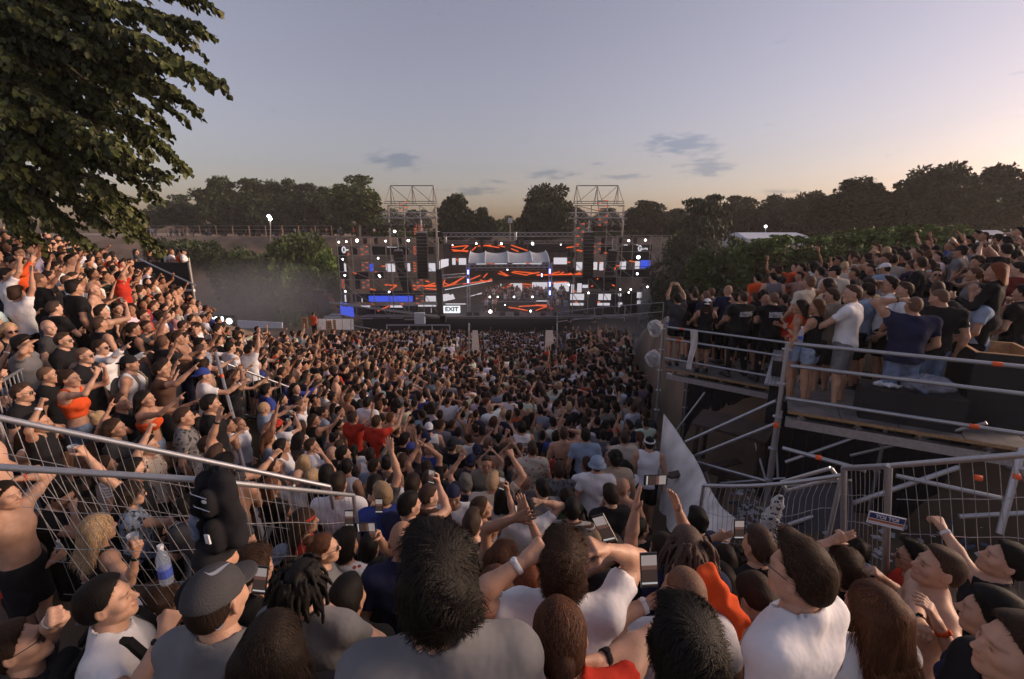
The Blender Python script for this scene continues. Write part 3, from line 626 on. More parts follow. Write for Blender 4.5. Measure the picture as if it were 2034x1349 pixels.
barrier_run('steel barrier left of the pit walkway', [atY(932, 690 - 6 * i, 23 + 2.2 * i) - Vector((0, 0, 1)) for i in range(5)], 1.9, r=0.035)
barrier_run('steel barrier right of the pit walkway', [atY(1106, 690 - 6 * i, 23 + 2.2 * i) - Vector((0, 0, 1)) for i in range(5)], 1.9, r=0.035)
fh = T('camera_platform', 'open steel camera platform in front of the stage, left of the pit', 'platform', atY(820, 690, 30))
for Yp in (29, 31.5):
    for u in (768, 812, 858, 893): pipe('post', atY(u, 645, Yp), atY(u, 645, Yp) - Vector((0, 0, 2.4)), 0.04, M_['steel'], fh)
    for v in (646, 660, 674): pipe('rail', atY(768, v, Yp), atY(893, v, Yp), 0.035, M_['steel'], fh)
mb = MB(); a = atY(768, 674, 29); b = atY(893, 674, 31.5); mb.box(((a.x + b.x) / 2, 30.2, a.z), (b.x - a.x, 2.6, .1)); mb.build('deck', M_['deck'], fh)
barrier_run('low steel barrier from the placards to the camera platform', [atY(698, 646, 34), atY(712, 650, 32), atY(740, 655, 31), atY(768, 660, 30)], 0.05, post=False, rails=1, r=0.03)
barrier_run('steel rail from the pit towards the right platform', [atY(1106, 652, 31), atY(1180, 643, 31), atY(1240, 638, 31), atY(1316, 632, 31)], 1.1, r=0.03)
# light beam of smoke at the right stage end
sm = bpy.data.materials.new('smoke'); sm.use_nodes = True; nt = sm.node_tree; nt.nodes.clear()
o_ = nt.nodes.new('ShaderNodeOutputMaterial'); pv = nt.nodes.new('ShaderNodeVolumePrincipled'); pv.inputs['Emission Color'].default_value = (1, .93, .88, 1); pv.inputs['Emission Strength'].default_value = 0.0; pv.inputs['Color'].default_value = (.95, .9, .88, 1); pv.inputs['Anisotropy'].default_value = 0.3
nt.links.new(pv.outputs[0], o_.inputs['Volume'])
tcn = nt.nodes.new('ShaderNodeTexCoord'); gr = nt.nodes.new('ShaderNodeTexGradient'); gr.gradient_type = 'SPHERICAL'; mp_ = nt.nodes.new('ShaderNodeMapping'); nt.links.new(tcn.outputs['Object'], mp_.inputs[0]); nt.links.new(mp_.outputs[0], gr.inputs[0])
mm = nt.nodes.new('ShaderNodeMath'); mm.operation = 'MULTIPLY'; mm.inputs[1].default_value = 2.2; nt.links.new(gr.outputs[0], mm.inputs[0]); nt.links.new(mm.outputs[0], pv.inputs['Density'])
def smoke(u, v, Y, size, label):
    mb = MB(); prof = [(math.sin(math.pi * k / 10) if 0 < k < 10 else 0.01, -math.cos(math.pi * k / 10)) for k in range(11)]; mb.lathe(prof, n=16)
    o = mb.build('smoke_plume', sm); o.location = atY(u, v, Y); o.scale = size; tag(o, label, 'smoke', kind='stuff')
smoke(1280, 606, 46, (0.85, 0.85, 2.6), 'pale column of stage smoke rising at the right end of the stage')

sm2 = sm.copy(); sm2.name = 'thin smoke'
for n_ in sm2.node_tree.nodes:
    if n_.type == 'MATH': n_.inputs[1].default_value = .085
def thin_smoke(u, v, Y, size, label):
    global sm
    k_ = sm; sm = sm2; smoke(u, v, Y, size, label); sm = k_
thin_smoke(520, 600, 44, (11, 7, 4.5), 'dusty smoke drifting over the bank left of the stage')
thin_smoke(1250, 690, 24, (4.5, 6, 1.8), 'thin smoke drifting over the crowd beside the right platform')
thin_smoke(1010, 600, 47, (15, 3, 3.0), 'thin stage smoke hanging in front of the screens')
# ------------------------------------------------------------------ vegetation
LEAFCOL = {}
def leafmat(name, c, var=0.5, sc=0.9):
    m = mat(name, c, 0.62, 0, var, sc, detail=2, vcol=True, spec=0.25)
    b = m.node_tree.nodes['Principled BSDF']
    return m
LM = dict(dark=leafmat('dark leaves', (0.026, 0.044, 0.015)), mid=leafmat('mid leaves', (0.065, 0.095, 0.028)), olive=leafmat('olive leaves', (0.042, 0.064, 0.022)), bright=leafmat('fresh leaves', (0.10, 0.155, 0.035)))
def leaf_cloud(P, N_, size, elong=1.5, fold=True, var=0.35):
    """numpy leaf blades: P centres, N_ preferred tip directions; each blade is a folded rhombus (4 triangles)"""
    n = len(P); P = np.asarray(P, float)
    d = N_ + rng.normal(0, .55, (n, 3)); d /= np.linalg.norm(d, axis=1, keepdims=True)
    up = rng.normal(0, 1, (n, 3)) + np.array([0, 0, 1.2]); s = np.cross(d, up); s /= np.maximum(np.linalg.norm(s, axis=1, keepdims=True), 1e-6); nn = np.cross(s, d)
    sz = size * rng.uniform(.6, 1.3, (n, 1)); L = sz * elong / 2; W = sz / 2
    a = P - d * L; b = P + s * W + nn * W * .35 - d * L * .1; c = P + d * L; e = P - s * W + nn * W * .35 - d * L * .1
    V = np.stack([a, b, c, e], 1).reshape(-1, 3); k = np.arange(n)[:, None] * 4
    F = np.concatenate([np.hstack([k, k + 1, k + 2]), np.hstack([k, k + 2, k + 3])], 0)
    col = np.repeat(1 + rng.uniform(-var, var, (n, 1)), 4, 0) * np.ones((1, 3)); hue = np.repeat(rng.uniform(-.12, .12, (n, 1)), 4, 0); col[:, 0:1] *= 1 + hue
    return V, F, col
def limb_mesh(segs, n=7):
    mb = MB()
    for a, b, r1, r2 in segs: mb.tube(a, b, r1, n, r2)
    return mb
def make_tree(seed, H, W, kind='round', leaf=0.34, nleaf=5200, trunk_h=0.22):
    rs = np.random.default_rng(seed); segs = []; tips = []
    base = Vector((0, 0, -1.5)); top = Vector((rs.normal(0, .2), rs.normal(0, .2), H * trunk_h)); r0 = H * 0.028
    segs.append((base, top, r0 * 1.25, r0))
    def grow(p, d, L, r, lev):
        q = p + d * L; segs.append((p, q, r, r * .62))
        if lev == 0: tips.append((q, L)); return
        for k in range(3 if lev > 1 else 4):
            nd = (d + Vector(rs.normal(0, .55, 3)) * (1.0) + Vector((0, 0, .15))).normalized(); grow(q, nd, L * rs.uniform(.58, .8), r * .58, lev - 1)
    nl = 5
    for k in range(nl):
        a = 2 * math.pi * k / nl + rs.uniform(-.4, .4); d = Vector((math.cos(a) * .8, math.sin(a) * .8, rs.uniform(.5, 1.1))).normalized(); grow(top, d, H * .2, r0 * .6, 2)
    grow(top, Vector((0, 0, 1)), H * .26, r0 * .7, 2)
    T_ = np.array([list(t[0]) for t in tips]); cz = (T_[:, 2].min() + T_[:, 2].max()) / 2
    # stretch to wanted crown
    sx = (W / 2 * .86) / np.abs(T_[:, :2]).max(); zt = T_[:, 2].max(); zb = H * .27; zmin = T_[:, 2].min()
    def warp(v):
        z = v[2]
        if z > top.z: z2 = top.z + (z - top.z) * (H * .93 - top.z) / (zt - top.z)
        else: z2 = z
        f = min(1, max(0, (z - top.z) / 1.0)); s = 1 + (sx - 1) * f; return Vector((v[0] * s, v[1] * s, z2))
    segs = [(warp(a), warp(b), r1, r2) for a, b, r1, r2 in segs]; T_ = np.array([list(warp(t)) for t in T_])
    trunk = limb_mesh(segs[:1] + [s for s in segs[1:] if s[2] > r0 * .1], 6)
    per = nleaf // len(T_); P = []; N_ = []
    for t in T_:
        rad = W * rs.uniform(.08, .15); n = int(per * rs.uniform(.5, 1.5)); q = rs.normal(0, 1, (n, 3)); q /= np.linalg.norm(q, axis=1, keepdims=True); q *= rs.uniform(.25, 1, (n, 1)) ** .6 * rad * np.array([1.15, 1.15, .75])
        P.append(t + q); N_.append(q / rad + np.array([0, 0, -.25]))
    # loose inner fill so the crown is dense in places
    n = int(nleaf * .45); q = rs.normal(0, 1, (n, 3)); q /= np.linalg.norm(q, axis=1, keepdims=True); q *= rs.uniform(0, 1, (n, 1)) ** .5; P.append(q * np.array([W * .40, W * .40, H * .34]) + np.array([0, 0, H * .52])); N_.append(q)
    return trunk, leaf_cloud(np.concatenate(P), np.concatenate(N_), leaf)
_tp = []
for sd, H, W, nl, lf in [(3, 12, 12, 13000, .42), (4, 13, 11, 12000, .42), (7, 11, 13, 13000, .42), (9, 12.5, 9.5, 8000, .36), (12, 9, 9, 6000, .36)]:
    tr, (V, F, col) = make_tree(sd, H, W, leaf=lf, nleaf=nl)
    tme = mesh_of('trunk', tr.V, tr.F, [M_['bark']]); _tp.append((H, W, tme, {k: mesh_of('crown', V, F, [LM[k]], col=col) for k in ('dark', 'mid', 'olive')}))
_adj = ['broad dense', 'tall full', 'wide spreading', 'airy open', 'small sparse']
TREES = [ # u, v top, px width, Y, model, tone, where
    (290, 405, 60, 95, 4, 'olive', 'at the far left behind the walkers'), (350, 383, 85, 92, 3, 'olive', 'with feathery gaps left of the dense row'), (432, 352, 100, 88, 0, 'olive', 'first of the dense left row'), (500, 356, 105, 90, 1, 'olive', 'second of the dense left row'),
    (560, 360, 95, 92, 2, 'olive', 'behind the floodlight'), (622, 365, 90, 92, 1, 'dark', 'right of the floodlight'), (702, 342, 115, 78, 3, 'mid', 'standing alone left of the left tower'), (668, 380, 70, 95, 2, 'dark', 'low behind the lone tree'),
    (775, 415, 70, 86, 4, 'mid', 'low behind the left tower'), (826, 418, 60, 95, 2, 'dark', 'seen through the left tower'), (905, 387, 92, 74, 0, 'dark', 'dark, right of the left tower'), (958, 412, 55, 76, 1, 'dark', 'beside the dark tree right of the left tower'), (1003, 428, 60, 90, 4, 'mid', 'low between the towers'), (1088, 370, 118, 72, 2, 'dark', 'dark, left of the right tower'), (1145, 412, 60, 80, 1, 'dark', 'behind the left edge of the right tower'),
    (1040, 432, 50, 95, 2, 'mid', 'low under the dark middle tree'), (1205, 412, 70, 85, 3, 'dark', 'seen through the right tower'), (1285, 397, 88, 80, 1, 'dark', 'right of the right tower'), (1240, 425, 60, 90, 4, 'mid', 'low right of the right tower'), (1345, 415, 75, 85, 0, 'dark', 'behind the cedar left side'), (1470, 388, 85, 75, 1, 'dark', 'right behind the cedar'), (1540, 388, 85, 78, 0, 'dark', 'above the white tent strip'),
    (1612, 382, 85, 70, 2, 'dark', 'left of the tall right pair'), (1700, 356, 150, 55, 0, 'dark', 'big, above the hedge'), (1790, 385, 80, 60, 1, 'dark', 'between the two big right trees'), (1868, 330, 160, 52, 2, 'dark', 'tallest at the right above the hedge'), (1990, 330, 150, 54, 0, 'dark', 'at the right edge of the picture'), (1940, 350, 110, 60, 1, 'dark', 'between the two rightmost crowns'), (1650, 400, 90, 75, 1, 'mid', 'lower, behind the hedge'), (1410, 405, 80, 85, 2, 'dark', 'far behind the cedar')]
for i, (u, v, wpx, Y, k, tone, where) in enumerate(TREES):
    H, W, tme, cms = _tp[k]; pt = atY(u, v, Y); gz = max(Gf(pt.x, Y), -3.0) if Y > 70 else -1.5
    sh = (pt.z - gz) / H; sw = (wpx / FPX * Y * cp) / W * 1.08
    t = empty('tree', (pt.x, Y, gz), rng.uniform(0, 6.28), '%s leafy tree %s' % (_adj[k], where), 'tree', 'trees beyond the stage'); t.scale = (sw, sw, sh)
    link('trunk', tme, t); c = link('crown', cms[tone], t); c['kind'] = 'stuff'
# bushes on the moat slopes
def bush(label, u0, u1, vtop, vbot, Y, tone, n=5000, leaf=.3, lobes=9, depth=4.0, name='bush', seed=0):
    rs = np.random.default_rng(seed + int(u0)); a = atY(u0, vtop, Y); b = atY(u1, vbot, Y); W = b.x - a.x; H = a.z - b.z; cx = (a.x + b.x) / 2
    t = empty(name, (cx, Y, b.z), 0, label, 'bush'); P = []; N_ = []; segs = []
    for k in range(lobes):
        f = (k + .5) / lobes; lx = a.x + W * f; lh = H * (rs.uniform(.72, 1.0)); ly = Y + rs.uniform(-.4, .4) * depth; rr = W / lobes * rs.uniform(.8, 1.25)
        m_ = n // lobes; q = rs.normal(0, 1, (m_, 3)); q /= np.linalg.norm(q, axis=1, keepdims=True); q *= rs.uniform(.5, 1, (m_, 1)) ** .5 * (1 + .22 * np.sin(q[:, :1] * 7 + k) * np.sin(q[:, 2:] * 9))
        P.append(q * np.array([rr, depth * .5, lh / 2]) + np.array([lx, ly, b.z + lh / 2])); N_.append(q + np.array([0, 0, .3]))
        segs.append((Vector((lx, ly, b.z - 1)), Vector((lx + rs.normal(0, .3), ly, b.z + lh * .7)), .12, .04))
        for j in range(4): segs.append((segs[-1][0].lerp(segs[-1][1], .5), Vector((lx + rs.normal(0, rr * .5), ly + rs.normal(0, depth * .2), b.z + lh * rs.uniform(.5, .9))), .05, .02))
    V, F, col = leaf_cloud(np.concatenate(P), np.concatenate(N_), leaf)
    c = link('foliage', mesh_of('foliage', V, F, [LM[tone]], col=col), t); c['kind'] = 'stuff'; c.matrix_parent_inverse = parent_inv(t)
    limb_mesh(segs, 5).build('branch', M_['bark'], t)
bush('big green thicket filling the moat slope left of the stage', 500, 672, 488, 640, 56, 'bright', 20000, .34, 8, 8)
bush('rounded green thicket rising left of the stage corner', 560, 640, 462, 560, 60, 'mid', 6000, .34, 4, 6)
bush('green shrub hanging on the bare left bank', 428, 545, 492, 600, 60, 'mid', 7000, .32, 5, 6)
bush('low dusty shrub at the top of the bank behind the black deck', 300, 420, 468, 525, 66, 'olive', 5500, .32, 6, 5)
bush('low dark shrubs along the bank foot', 390, 470, 500, 535, 63, 'olive', 2500, .3, 5, 4)
bush('pale flowering shrub behind the left led column', 640, 676, 540, 600, 52, 'olive', 2500, .2, 3, 2)
bush('low green growth on the bank behind the stage, left part', 740, 960, 455, 478, 84, 'mid', 5000, .4, 12, 5)
bush('low green growth on the bank behind the stage, right part', 960, 1340, 452, 480, 84, 'mid', 7000, .4, 18, 5)
bush('dark undergrowth along the left bank top', 400, 760, 440, 466, 96, 'dark', 7000, .5, 16, 5)
bush('dark undergrowth behind the hedge', 1330, 1800, 425, 475, 82, 'dark', 8000, .5, 16, 5)
bush('dense dark undergrowth behind the right trees', 1600, 2040, 400, 475, 66, 'dark', 10000, .45, 14, 6)
bush('rounded light green shrub left of the cedar', 1330, 1405, 456, 540, 52, 'mid', 5000, .3, 4, 5)
bush('dark shrubs in the hollow behind the right wing scaffold', 1285, 1420, 520, 640, 50, 'dark', 6500, .32, 6, 5)
bush('dark bushes between cedar and hedge', 1400, 1640, 474, 600, 27, 'mid', 15000, .2, 8, 3)
bush('low green bushes behind the hill crowd', 1620, 1960, 480, 540, 24, 'mid', 9000, .2, 10, 2)
# sumac hedge: long compound leaves over a dark core
def hedge():
    t = empty('hedge', atY(1700, 530, 26), 0, 'long green sumac hedge behind the right-hand hill crowd', 'hedge'); P = []; N_ = []; segs = []
    for i in range(150):
        f = rng.uniform(0, 1); u = 1495 + 455 * f; vt = np.interp(u, [1495, 1600, 1700, 1850, 1920, 1950], [472, 470, 458, 447, 452, 480]) + rng.uniform(-2, 14); Y = 27 + rng.uniform(-2.2, 3)
        p = atY(u, vt, Y); base = Vector((p.x, Y, -3.2)); segs.append((base, p, .05, .02))
        for k in range(16):
            z = p.z - rng.uniform(0, 1) ** 1.6 * 2.4; a = rng.uniform(0, 6.28); d = np.array([math.cos(a), math.sin(a), .25]); L = rng.uniform(.35, .6)
            for j in range(8):
                s = j / 7; dd = d * L * s + np.array([0, 0, -.12 * s * s]); P.append(np.array([p.x, Y, z]) + dd); N_.append(d * .6 + np.cross(d, [0, 0, 1]) * (1 if j % 2 else -1))
    V, F, col = leaf_cloud(np.array(P), np.array(N_), .15, 1.9)
    c = link('foliage', mesh_of('foliage', V, F, [LM['bright']], col=col), t); c['kind'] = 'stuff'; c.matrix_parent_inverse = parent_inv(t); limb_mesh(segs, 5).build('stem', M_['bark'], t)
hedge()
# cedar with drooping tiers
def cedar():
    t = empty('cedar_tree', atY(1405, 600, 42), 0, 'drooping dark cedar right of the stage with tiered hanging boughs', 'tree'); P = []; N_ = []; segs = []
    top = atY(1402, 392, 42); bot = atY(1402, 640, 42); segs.append((bot, top, .45, .06))
    for i in range(46):
        f = (i + .5) / 46; z = top.z + (bot.z - top.z) * f; a = i * 2.4; Ls = np.interp(f, [0, .12, .3, .5, .8, 1], [1.1, 2.4, 3.6, 5.0, 5.4, 4.6]) * rng.uniform(.75, 1.15)
        d = Vector((math.cos(a), math.sin(a), 0)); pts = []
        for k in range(9):
            s = k / 8; pts.append(Vector((top.x, 42, z)) + d * Ls * s + Vector((0, 0, .5 * math.sin(s * 1.9) - 1.25 * s * s * Ls / 4)))
        for k in range(8): segs.append((pts[k], pts[k + 1], .09 * (1 - k / 9), .08 * (1 - (k + 1) / 9)))
        for k in range(int(230)):
            s = rng.uniform(.12, 1.0); q = pts[int(s * 8)].lerp(pts[min(8, int(s * 8) + 1)], s * 8 % 1); sd = Vector((-d.y, d.x, 0)) * rng.normal(0, .28 + .35 * s)
            P.append(list(q + sd + Vector((0, 0, -abs(rng.normal(0, .28)))))); N_.append([d.x * .5, d.y * .5, -1.1])
    V, F, col = leaf_cloud(np.array(P), np.array(N_), .13, 3.6)
    c = link('foliage', mesh_of('foliage', V, F, [leafmat('cedar needles', (.026, .042, .020), .4)], col=col), t); c['kind'] = 'stuff'; c.matrix_parent_inverse = parent_inv(t); limb_mesh(segs, 6).build('trunk', M_['bark'], t)
cedar()
# near linden, boughs reaching in from the upper left
def linden():
    root = Vector((-13.5, 10.5, -1.5)); crown = Vector((-13.2, 10.5, 3.2)); t = empty('linden_tree', root, 0, 'large dark linden tree whose leafy boughs hang over the left crowd', 'tree'); segs = [(root, crown, .42, .3), (crown, crown + Vector((.2, .2, 4)), .3, .15)]
    P = []; N_ = []
    tips = [(405, 2, 8.6), (398, 55, 8.4), (385, 90, 9.2), (432, 163, 8.8), (365, 140, 8.2), (372, 205, 9.2), (345, 222, 8.6), (308, 262, 9.0), (356, 322, 9.4), (312, 345, 9.0), (300, 385, 9.6), (272, 425, 9.4), (315, 495, 11.5), (290, 470, 11), (255, 460, 10),
        (330, 30, 9), (320, 180, 9), (280, 120, 8.4), (260, 200, 8.5), (250, 330, 9), (240, 290, 8.2), (230, 400, 9), (200, 440, 9.5), (150, 470, 9.5), (90, 430, 9), (40, 440, 9), (10, 400, 9), (60, 475, 10), (230, 10, 8), (130, 30, 8), (50, 20, 8), (20, 120, 8), (120, 110, 8.2), (190, 90, 8), (190, 180, 8.6), (90, 200, 8.2), (20, 220, 8), (150, 260, 8.5), (60, 300, 8.6), (190, 320, 9), (120, 360, 9), (20, 330, 8.5), (300, 80, 8), (350, -20, 8.6), (260, -40, 8.5), (140, -40, 8.4), (30, -30, 8.2), (200, 240, 9.5), (160, 410, 10), (250, 160, 10), (100, 150, 10), (320, 240, 10), (60, 380, 10.5), (220, 60, 10), (170, 20, 9.5), (290, 300, 10), (0, 180, 9.5), (0, 60, 9.5), (80, 90, 9.5), (-20, 280, 9), (-30, 420, 9.5)]
    for (u, v, dep) in tips:
        tip = at(u, v, dep); st_ = crown + Vector((rng.uniform(-.2, .3), rng.uniform(-.3, .3), rng.uniform(-.6, 3.4)))
        mid = st_.lerp(tip, .55) + Vector((0, 0, .55 + rng.uniform(0, .5))); pts = [st_.lerp(mid, s).lerp(mid.lerp(tip, s), s) for s in np.linspace(0, 1, 10)]
        for k in range(9): segs.append((pts[k], pts[k + 1], .075 * (1 - k / 10.5), .075 * (1 - (k + 1) / 10.5)))
        dir_ = (tip - mid).normalized()
        # side twigs, each carrying flat overlapping rows of leaves
        for k in range(52):
            s = 1 - rng.uniform(0, 1) ** 1.25 * .62; i0 = min(8, int(s * 9)); q = pts[i0].lerp(pts[i0 + 1], s * 9 - i0) if s < 1 else tip
            L = rng.uniform(.3, .85) * (1.15 - .65 * s); sd = dir_.cross(Vector((0, 0, 1))).normalized() * rng.choice([-1, 1]); td = (dir_ * rng.uniform(.5, 1.1) + sd * rng.uniform(.25, .9) + Vector((0, 0, rng.uniform(-.45, .25)))).normalized()
            e = q + td * L; segs.append((q, e, .012, .004))
            for j in range(13):
                w_ = (j + .4) / 13; pp = q.lerp(e, w_) + Vector((0, 0, -.10 * w_ * w_)); s2 = td.cross(Vector((0, 0, 1))) * (.055 if j % 2 else -.055)
                P.append(list(pp + s2 + Vector(rng.normal(0, .022, 3)))); N_.append(list(td * .5 + s2 * 9 + Vector((0, 0, -.75))))
    P = np.array(P); N_ = np.array(N_); n = len(P)
    d = N_ + rng.normal(0, .35, (n, 3)); d /= np.linalg.norm(d, axis=1, keepdims=True); up = rng.normal(0, .55, (n, 3)) + np.array([0, -.25, 1]); s = np.cross(d, up); s /= np.linalg.norm(s, axis=1, keepdims=True); nn = np.cross(s, d)
    sz = rng.uniform(.75, 1.3, (n, 1)) * .115; prof = [(-.5, 0, 0), (-.28, .42, .1), (.1, .40, .12), (.55, 0, -.12), (.1, -.40, .12), (-.28, -.42, .1)]
    V = np.stack([P + d * sz * a + s * sz * b + nn * sz * c for a, b, c in prof], 1).reshape(-1, 3); k = np.arange(n)[:, None] * 6
    F = np.concatenate([np.hstack([k, k + 1, k + 2, k + 3]), np.hstack([k, k + 3, k + 4, k + 5])], 0)
    col = np.repeat(1 + rng.uniform(-.3, .45, (n, 1)), 6, 0) * np.ones((1, 3)); pale = np.repeat(rng.uniform(0, 1, (n, 1)) > .985, 6, 0); col = np.where(pale, col * np.array([[3.0, 2.5, 2.6]]), col)
    lm = leafmat('linden leaves', (.046, .056, .016), .45, 1.4); lm.node_tree.nodes['Principled BSDF'].inputs['Roughness'].default_value = .5
    c = link('crown', mesh_of('crown', V, F, [lm], col=col), t); c['kind'] = 'stuff'; c.matrix_parent_inverse = parent_inv(t)
    mbt = MB()
    mbt2 = limb_mesh(segs[:2], 14).build('trunk', M_['bark'], t); b_ = limb_mesh(segs[2:], 5).build('branch', M_['bark'], t, kind='stuff')
linden()
# white tents far behind the hedge
for i, (u0, v0, u1, v1, l) in enumerate([(1485, 467, 1620, 474, 'long white tent roof just above the hedge'), (1950, 462, 2040, 480, 'white tent roof at the right edge behind the hill crowd')]):
    t = T('tent', l, 'tent', atY(u0, v1, 46)); a = atY(u0, v0, 46); b = atY(u1, v1, 46)
    mb = MB(); P = [Vector((a.x, 46, b.z)), Vector((b.x, 46, b.z)), Vector((b.x, 52, b.z)), Vector((a.x, 52, b.z)), Vector((a.x + .3, 48.8, a.z + .25)), Vector((b.x - .3, 48.8, a.z + .25)), Vector((b.x - .3, 49.2, a.z + .25)), Vector((a.x + .3, 49.2, a.z + .25))]; mb.hexa(P); mb.build('roof', M_['white_paint'], t)
    mb = MB(); mb.box(((a.x + b.x) / 2, 49, b.z - 1.2), (b.x - a.x - .1, 5.8, 2.4)); mb.build('side_wall', M_['white_paint'], t)
# fence on top of the left bank
fb = T('bank_fence', 'wire fence with slim posts along the left bank top', 'fence', atY(500, 470, 84))
for i, u in enumerate(np.linspace(268, 660, 13)):
    x = atY(u, 470, 84).x; z = Gf(x, 84); pipe('post', (x, 84, z), (x, 84, z + 2.0), .07, M_['placard'], fb)
for k in (.7, 1.3, 1.95):
    a = atY(268, 470, 84).x; b = atY(660, 470, 84).x; pipe('wire', (a, 84, -.75 + k), (b, 84, -.75 + k), .02, M_['wire'], fb)
hs = T('far_house', 'low ochre building behind the left tower', 'building', atY(740, 470, 100)); wall_panel(hs, 'wall', 712, 452, 768, 470, 100, mat('ochre render', (.34, .22, .14), .9, 0, .15, .3), 6); wall_panel(hs, 'roof', 710, 449, 770, 452.5, 99.6, mat('brown roof', (.16, .09, .06), .9, 0, .2, 1), 7); wall_panel(hs, 'side_band', 716, 461, 764, 465, 99.9, M_['white_paint'], .1)
# ------------------------------------------------------------------ bodies: smooth distance fields turned into one skin
class Field:
    def __init__(s, xs, ys, zs):
        s.ax = [np.asarray(a, np.float32) for a in (xs, ys, zs)]; s.f = np.full([len(a) for a in s.ax], .09, np.float32)
    def sub(s, lo, hi, pad):
        sl = []
        for a, l, h in zip(s.ax, lo, hi):
            i0 = np.searchsorted(a, l - pad); i1 = np.searchsorted(a, h + pad)
            if i1 <= i0: return None, None
            sl.append(slice(i0, i1))
        X = s.ax[0][sl[0]][:, None, None]; Y = s.ax[1][sl[1]][None, :, None]; Z = s.ax[2][sl[2]][None, None, :]
        return tuple(sl), (X, Y, Z)
    def mix(s, sl, d, k):
        a = s.f[sl]
        if k > 0: h = np.maximum(k - np.abs(a - d), 0) / k; s.f[sl] = np.minimum(a, d) - h * h * k * .25
        else: s.f[sl] = np.minimum(a, d)
    def cone(s, a, b, r1, r2, k=.03, cut=None, flat=None):
        a = np.array(a, float); b = np.array(b, float); r = max(r1, r2)
        sl, P = s.sub(np.minimum(a, b) - r, np.maximum(a, b) + r, .06)
        if sl is None: return
        ab = b - a; L2 = max(float(ab @ ab), 1e-9); px, py, pz = P[0] - a[0], P[1] - a[1], P[2] - a[2]
        h = np.clip((px * ab[0] + py * ab[1] + pz * ab[2]) / L2, 0, 1)
        dx, dy, dz = px - ab[0] * h, py - ab[1] * h, pz - ab[2] * h
        d = np.sqrt(dx * dx + dy * dy + dz * dz) - (r1 + (r2 - r1) * h)
        if cut is not None:   # open end: nothing beyond b
            n = ab / math.sqrt(L2); d = np.maximum(d, (px - ab[0]) * n[0] + (py - ab[1]) * n[1] + (pz - ab[2]) * n[2])
        s.mix(sl, d.astype(np.float32), k)
    def ell(s, c, r, k=.03, rot=None, neg=False):
        c = np.array(c, float); r = np.array(r, float); m = r.max()
        sl, P = s.sub(c - m, c + m, .06)
        if sl is None: return
        p = [P[i] - c[i] for i in range(3)]
        if rot is not None: p = [rot[0][i] * p[0] + rot[1][i] * p[1] + rot[2][i] * p[2] for i in range(3)]
        q = np.sqrt((p[0] / r[0]) ** 2 + (p[1] / r[1]) ** 2 + (p[2] / r[2]) ** 2)
        g = np.sqrt((p[0] / r[0] ** 2) ** 2 + (p[1] / r[1] ** 2) ** 2 + (p[2] / r[2] ** 2) ** 2)
        d = np.clip(q * (q - 1) / np.maximum(g, 1e-6), -1, .3).astype(np.float32)
        if neg:
            a = s.f[sl]; dd = -d
            h = np.maximum(k - np.abs(a - dd), 0) / max(k, 1e-6); s.f[sl] = np.maximum(a, dd) + h * h * k * .25
        else: s.mix(sl, d, k)
    def cutplane(s, p, n):       # keep the side the normal points away from
        n = np.array(n, float); n /= np.linalg.norm(n); X, Y, Z = s.ax[0][:, None, None], s.ax[1][None, :, None], s.ax[2][None, None, :]
        s.f = np.maximum(s.f, ((X - p[0]) * n[0] + (Y - p[1]) * n[1] + (Z - p[2]) * n[2]).astype(np.float32))
    def wobble(s, amp, f=(23, 19, 13), ph=0):
        X, Y, Z = s.ax[0][:, None, None], s.ax[1][None, :, None], s.ax[2][None, None, :]
        s.f = s.f + (amp * (np.sin(X * f[0] + 2.2 * np.sin(Z * 9 + ph) + ph) * np.sin(Z * f[2] + ph * 2 + 1.5 * np.sin(X * 7)) + .6 * np.sin(Y * f[1] + Z * 31 + X * 17 + ph))).astype(np.float32)
